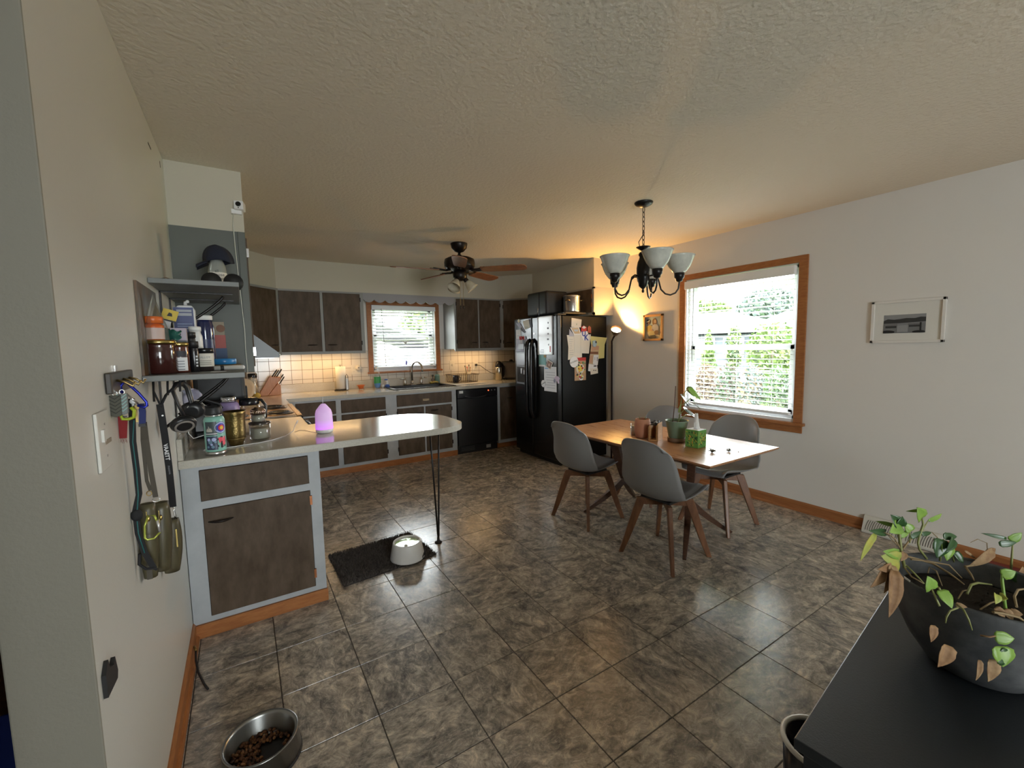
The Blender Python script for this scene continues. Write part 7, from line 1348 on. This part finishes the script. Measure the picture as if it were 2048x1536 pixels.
part('bowl', B().shell([(.068, pz), (.078, pz + .005), (.105, pz + .045), (.124, pz + .09), (.131, pz + .135), (.1335, pz + .172), (.1315, pz + .176), (.1265, pz + .172), (.124, pz + .13)], (px, py, 0), 44), GB, t); part('soil', B().grid(lambda u, v: (px + .1255 * v * math.cos(2 * PI * u), py + .1255 * v * math.sin(2 * PI * u), pz + .132 + .006 * math.sin(11 * u * 2 * PI) * v * (1 - v) + .006 * math.sin(17 * v + 7 * u)), 32, 8), SOIL, t)
part('sticker', B().grid(lambda u, v: (px + (.1325 - .006 * v) * math.cos(2.36 + .12 * u * (1 - .6 * v)), py + (.1325 - .006 * v) * math.sin(2.36 + .12 * u * (1 - .6 * v)), pz + .178 - .05 * v), 3, 5), mat('pale_patch', (.60, .61, .60), .5), t, solid=.001)  # plain pale patch on the bowl side, just below the rim
Z = pz + .176
VL = mat('vine_leaf_green', (.13, .24, .035), .45, col2=(.20, .33, .05), nscale=30); VD = mat('vine_leaf_dark', (.025, .07, .018), .35); VY = mat('vine_leaf_yellow', (.38, .34, .06), .5, col2=(.25, .30, .06), nscale=25); VB = mat('dead_leaf_brown', (.16, .075, .028), .7, col2=(.28, .16, .07), nscale=40); VT = mat('dead_leaf_tan', (.33, .22, .11), .75, col2=(.20, .11, .05), nscale=40); VS = mat('vine_stem', (.20, .21, .07), .5); VS2 = mat('dry_vine_stem', (.24, .17, .085), .7)
def Pp(dx, dy, dz): return (px + dx, py + dy, Z + dz)
# vine: the stems and leaves are laid out around the bowl (camera side is -x, left of the view is +y)
def vine(pts, m=None, r=.0022): return part('stem', B().tube([Pp(*p) for p in pts], [r] * (len(pts) - 1) + [r * .6], 6), m or VS, t)
def vl(o, e, w_, m, up=(0, 0, 1), fold=.2, curl=.15, name='leaf'): return leaf(Pp(*o), Pp(*e), w_, m, t, up, fold, curl, name, 1)
vine([(-0.065, 0.101, 0.008), (-0.069, 0.107, 0.042), (-0.07, 0.11, 0.064), (-0.07, 0.114, 0.097), (-0.072, 0.116, 0.109)], VS, 0.003)
vl((-0.071, 0.115, 0.1), (-0.092, 0.118, 0.124), 0.014, VD, (-0.53, -0.8, 0.25), 0.5, 0.15)
vl((-0.07, 0.114, 0.099), (-0.073, 0.106, 0.12), 0.012, VD, (-0.53, -0.8, 0.25), 0.4, 0.15)
vl((-0.069, 0.113, 0.102), (-0.107, 0.113, 0.093), 0.016, VL, (-0.53, -0.8, 0.25), 0.2, 0.15)
vl((-0.076, 0.117, 0.098), (-0.087, 0.148, 0.101), 0.005, VL, (-0.53, -0.8, 0.25), 0.2, 0.15)
vine([(-0.069, 0.107, 0.045), (-0.079, 0.116, 0.07), (-0.101, 0.12, 0.085), (-0.11, 0.126, 0.089)], VS2, 0.0015)
vine([(-0.074, 0.112, 0.056), (-0.085, 0.12, 0.07), (-0.094, 0.127, 0.083)], VS2, 0.001)
vl((-0.094, 0.128, 0.084), (-0.142, 0.135, 0.096), 0.0085, VD, (-0.53, -0.8, 0.25), 0.3, 0.15)
vl((-0.126, 0.136, 0.086), (-0.192, 0.149, 0.042), 0.0075, VY, (-0.53, -0.8, 0.25), 0.4, -0.2)
vine([(-0.066, 0.106, 0.047), (-0.03, 0.107, 0.054), (-0.002, 0.103, 0.064), (0.007, 0.098, 0.073)], VS2, 0.0018)
vl((-0.07, 0.111, 0.076), (-0.048, 0.099, 0.086), 0.0065, VL, (-0.53, -0.8, 0.25), 0.2, 0.15)
vl((-0.051, 0.099, 0.073), (-0.027, 0.085, 0.085), 0.006, VD, (-0.53, -0.8, 0.25), 0.2, 0.15)
vine([(-0.052, 0.099, 0.061), (-0.05, 0.1, 0.08), (-0.05, 0.1, 0.09)], VS, 0.0013)
vl((-0.049, 0.099, 0.086), (-0.057, 0.106, 0.103), 0.012, VL, (-0.53, -0.8, 0.25), 0.2, 0.15)
vine([(0.029, 0.089, 0.006), (0.017, 0.099, 0.027), (0.015, 0.102, 0.042), (0.019, 0.101, 0.059), (0.027, 0.098, 0.082), (0.026, 0.101, 0.099)], VS, 0.0026)
vl((0.025, 0.101, 0.096), (-0.002, 0.098, 0.125), 0.017, VL, (-0.53, -0.8, 0.25), 0.2, 0.15)
vl((0.029, 0.101, 0.114), (0.011, 0.123, 0.108), 0.004, VL, (-0.53, -0.8, 0.25), 0.2, 0.15)
vine([(0.022, 0.1, 0.065), (0.029, 0.097, 0.076), (0.037, 0.093, 0.091)], VS, 0.0014)
vl((0.037, 0.093, 0.091), (0.101, 0.077, 0.097), 0.0055, VL, (-0.53, -0.8, 0.25), 0.6, 0.15)
vl((0.022, 0.099, 0.061), (0.045, 0.085, 0.064), 0.0055, VD, (-0.53, -0.8, 0.25), 0.2, 0.15)
vine([(0.043, 0.086, 0.064), (0.052, 0.08, 0.054), (0.056, 0.076, 0.041)], VS2, 0.001)
vl((0.063, 0.073, 0.056), (0.094, 0.053, 0.053), 0.009, VD, (-0.53, -0.8, 0.25), 0.2, 0.15)
vl((0.059, 0.075, 0.049), (0.04, 0.071, 0.011), 0.021, VD, (-0.53, -0.8, 0.25), 0.2, 0.15)
vl((0.068, 0.068, 0.04), (0.058, 0.059, 0.005), 0.016, VL, (-0.53, -0.8, 0.25), 0.2, 0.15)
vl((0.081, 0.061, 0.049), (0.045, 0.058, 0.03), 0.01, VD, (-0.53, -0.8, 0.25), 0.5, 0.15)
vl((0.082, 0.057, 0.021), (0.087, 0.04, -0.002), 0.009, VD, (-0.53, -0.8, 0.25), 0.2, 0.15)
vl((0.102, 0.045, 0.022), (0.129, 0.026, 0.001), 0.003, VT, (-0.53, -0.8, 0.25), 0.2, 0.15)
vine([(0.054, 0.073, 0.0), (0.058, 0.073, 0.026), (0.064, 0.072, 0.049)], VS, 0.0022)
vine([(0.081, 0.056, -0.003), (0.077, 0.06, 0.02), (0.079, 0.062, 0.049)], VS, 0.0016)
vl((-0.112, 0.098, 0.038), (-0.161, 0.107, 0.057), 0.021, VY, (-0.53, -0.8, 0.25), 0.2, 0.15)
vl((-0.112, 0.1, 0.052), (-0.157, 0.106, 0.067), 0.012, VL, (-0.53, -0.8, 0.25), 0.2, 0.15)
vl((-0.158, 0.104, 0.041), (-0.202, 0.104, 0.006), 0.012, VB, (-0.53, -0.8, 0.25), 0.5, 0.3)
vl((-0.153, 0.101, 0.038), (-0.194, 0.103, 0.042), 0.01, VB, (-0.53, -0.8, 0.25), 0.5, 0.15)
vl((-0.162, 0.094, 0.036), (-0.2, 0.074, -0.042), 0.016, VB, (-0.53, -0.8, 0.25), 0.5, 0.2)
vl((-0.151, 0.099, 0.041), (-0.186, 0.093, -0.005), 0.012, VT, (-0.53, -0.8, 0.25), 0.5, 0.15)
vl((-0.091, 0.098, 0.052), (-0.107, 0.095, 0.038), 0.008, VT, (-0.53, -0.8, 0.25), 0.5, 0.15)
vine([(-0.061, 0.101, 0.033), (-0.027, 0.09, 0.021), (-0.013, 0.069, 0.016), (-0.027, 0.042, 0.012), (-0.043, 0.016, 0.005)], VS2, 0.0022)
vine([(-0.052, 0.095, 0.026), (-0.008, 0.078, 0.016), (0.016, 0.051, 0.012), (0.009, 0.029, -0.005)], VS2, 0.0018)
vine([(-0.05, 0.068, 0.007), (-0.033, 0.07, 0.014), (-0.049, 0.056, 0.017), (-0.067, 0.042, -0.003)], VS2, 0.0013)
vine([(-0.068, 0.007, -0.002), (-0.046, 0.006, 0.01), (-0.006, 0.004, 0.002), (0.047, -0.007, -0.014)], VS, 0.0022)
vine([(0.058, 0.035, 0.003), (0.089, 0.027, 0.001)], VS2, 0.0025)
vine([(0.06, 0.034, 0.002), (0.04, 0.022, -0.003), (0.031, 0.015, -0.011)], VS2, 0.002)
vine([(-0.114, 0.087, 0.035), (-0.112, 0.073, 0.022), (-0.124, 0.056, 0.014)], VS, 0.0018)
vine([(-0.129, 0.085, 0.035), (-0.145, 0.07, 0.028), (-0.152, 0.051, 0.026)], VS2, 0.0014)
vine([(-0.083, 0.016, -0.012), (-0.06, 0.014, -0.002), (-0.039, 0.012, -0.006)], VS2, 0.0012)
vine([(-0.119, -0.02, -0.001), (-0.073, -0.025, -0.002), (-0.044, -0.032, -0.003)], VS2, 0.0014)
vine([(-0.243, 0.008, 0.035), (-0.235, 0.016, 0.046), (-0.239, 0.02, 0.059)], VS, 0.0018)
vl((-0.24, 0.021, 0.057), (-0.253, 0.02, 0.084), 0.0135, VL, (-0.53, -0.8, 0.25), 0.2, 0.15)
vl((-0.227, 0.012, 0.057), (-0.235, -0.008, 0.037), 0.012, VL, (-0.53, -0.8, 0.25), 0.2, 0.15)
vine([(-0.228, 0.014, 0.061), (-0.225, 0.011, 0.054)], VS, 0.0022)
vine([(-0.203, -0.005, 0.031), (-0.215, -0.016, 0.031), (-0.216, -0.023, 0.017), (-0.211, -0.027, -0.001)], VS, 0.0016)
vine([(-0.216, -0.009, 0.031), (-0.241, -0.005, 0.033), (-0.247, -0.002, 0.022), (-0.249, -0.002, 0.012)], VS, 0.0014)
vl((-0.205, -0.004, 0.031), (-0.201, -0.018, 0.031), 0.005, VT, (-0.53, -0.8, 0.25), 0.2, 0.15)
vl((-0.243, 0.016, -0.004), (-0.249, 0.011, -0.033), 0.0085, VB, (-0.53, -0.8, 0.25), 0.5, 0.15)
vl((-0.223, -0.0, -0.039), (-0.24, 0.001, -0.078), 0.015, VB, (-0.53, -0.8, 0.25), 0.5, 0.15)
vl((-0.178, -0.032, -0.066), (-0.186, -0.036, -0.102), 0.006, VT, (-0.53, -0.8, 0.25), 0.6, 0.15)
vl((-0.159, -0.043, -0.065), (-0.167, -0.048, -0.105), 0.013, VT, (-0.53, -0.8, 0.25), 0.5, 0.15)
vine([(-0.186, -0.033, -0.017), (-0.187, -0.044, -0.013), (-0.17, -0.054, -0.01)], VT, 0.0016)
vl((-0.18, -0.048, -0.013), (-0.164, -0.07, -0.011), 0.012, VL, (-0.53, -0.8, 0.25), 0.2, 0.15)
vl((-0.171, -0.055, -0.024), (-0.163, -0.059, -0.007), 0.006, VY, (-0.53, -0.8, 0.25), 0.2, 0.15)
vl((-0.159, -0.052, -0.036), (-0.166, -0.062, -0.067), 0.021, VL, (-0.53, -0.8, 0.25), 0.2, 0.15)
vl((-0.166, -0.051, -0.048), (-0.153, -0.064, -0.059), 0.017, VD, (-0.53, -0.8, 0.25), 0.2, 0.15)
vine([(-0.102, -0.048, 0.005), (-0.088, -0.042, 0.03), (-0.09, -0.039, 0.054), (-0.088, -0.038, 0.068)], VL, 0.0024)
vl((-0.09, -0.037, 0.065), (-0.081, -0.054, 0.074), 0.011, VL, (-0.53, -0.8, 0.25), 0.2, 0.15)
vine([(0.157, -0.017, -0.012), (0.161, -0.016, 0.019), (0.164, -0.015, 0.043)], VS, 0.0022)
vl((0.158, -0.011, 0.053), (0.169, -0.028, 0.072), 0.011, VL, (-0.53, -0.8, 0.25), 0.2, 0.15)
vl((0.137, 0.001, 0.046), (0.16, -0.024, 0.052), 0.008, VD, (-0.53, -0.8, 0.25), 0.2, 0.15)
vl((0.153, -0.007, 0.057), (0.124, 0.023, 0.065), 0.0045, VD, (-0.53, -0.8, 0.25), 0.2, 0.15)
vl((0.154, 0.012, 0.022), (0.088, 0.027, -0.005), 0.012, VT, (-0.53, -0.8, 0.25), 0.4, 0.15)
vl((0.141, 0.02, 0.018), (0.164, 0.006, 0.025), 0.008, VB, (-0.53, -0.8, 0.25), 0.5, 0.15)
vine([(0.144, 0.015, -0.005), (0.174, 0.024, 0.029), (0.157, 0.036, 0.038), (0.142, 0.044, 0.031)], VS2, 0.0009)
vine([(-0.085, -0.058, 0.012), (-0.058, -0.051, 0.019), (-0.036, -0.052, 0.025), (-0.025, -0.058, 0.026)], VS2, 0.002)
vine([(-0.15, -0.04, 0.016), (-0.12, -0.048, 0.007), (-0.112, -0.065, 0.006), (-0.105, -0.071, -0.001)], VS2, 0.0022)
vl((-0.119, -0.037, 0.011), (-0.117, -0.051, 0.0), 0.008, VT, (-0.53, -0.8, 0.25), 0.5, 0.15)
vl((-0.105, -0.046, 0.008), (-0.105, -0.059, -0.007), 0.008, VT, (-0.53, -0.8, 0.25), 0.5, 0.15)
vl((-0.095, -0.052, 0.003), (-0.091, -0.067, 0.004), 0.008, VT, (-0.53, -0.8, 0.25), 0.5, 0.15)
vl((-0.115, -0.036, 0.036), (-0.129, -0.041, 0.024), 0.008, VY, (-0.53, -0.8, 0.25), 0.5, 0.15)
vl((-0.109, -0.041, 0.031), (-0.113, -0.05, 0.033), 0.008, VY, (-0.53, -0.8, 0.25), 0.5, 0.15)
vl((0.151, -0.027, -0.024), (0.152, -0.036, 0.004), 0.012, VB, (-0.53, -0.8, 0.25), 0.5, 0.15)
vl((0.11, -0.022, -0.001), (0.132, -0.038, -0.024), 0.011, VD, (-0.53, -0.8, 0.25), 0.2, 0.15)

# ================================================================== beyond the left wall, behind the jamb
t = thing('storage_bag', 'blue and pale blue bag on the brown floor beyond the wall end', 'bag', (-.80, 1.75, 0)); part('body', B().box((-1.05, 1.45, .0), (-.56, 2.05, .235)), mat('royal_blue_cloth', (.02, .05, .30), .7), t, bevel=.03); part('side_panel', B().box((-1.04, 1.44, .02), (-.57, 1.45, .17)), mat('pale_blue_cloth', (.18, .30, .55), .7), t, bevel=.004)
# suncatcher in the sink window
t = thing('suncatcher', 'hanging bird suncatcher with a blue drop in the sink window', 'ornament', (1.90, YB - .05, 1.20)); bx = 1.905; yy = YB - .058
part('thread', B().tube([(bx, yy, 1.935), (bx, yy, 1.26)], .0008, 4), STEEL, t); part('bird', B().prism([(bx - .055, 1.515), (bx - .02, 1.50), (bx - .012, 1.48), (bx + .012, 1.48), (bx + .02, 1.50), (bx + .055, 1.515), (bx + .03, 1.525), (bx + .012, 1.512), (bx, 1.525), (bx - .012, 1.512), (bx - .03, 1.525)], 'xz', yy - .002, yy + .002), mat('pearl_glass', (.65, .65, .60), .2), t); part('crystal', B().lathe([(.0001, 1.19), (.016, 1.215), (.012, 1.24), (.0001, 1.262)], (bx, yy, 0), 8, None, 0, False), mat('violet_crystal', (.10, .10, .60), .1, coat=.5), t)
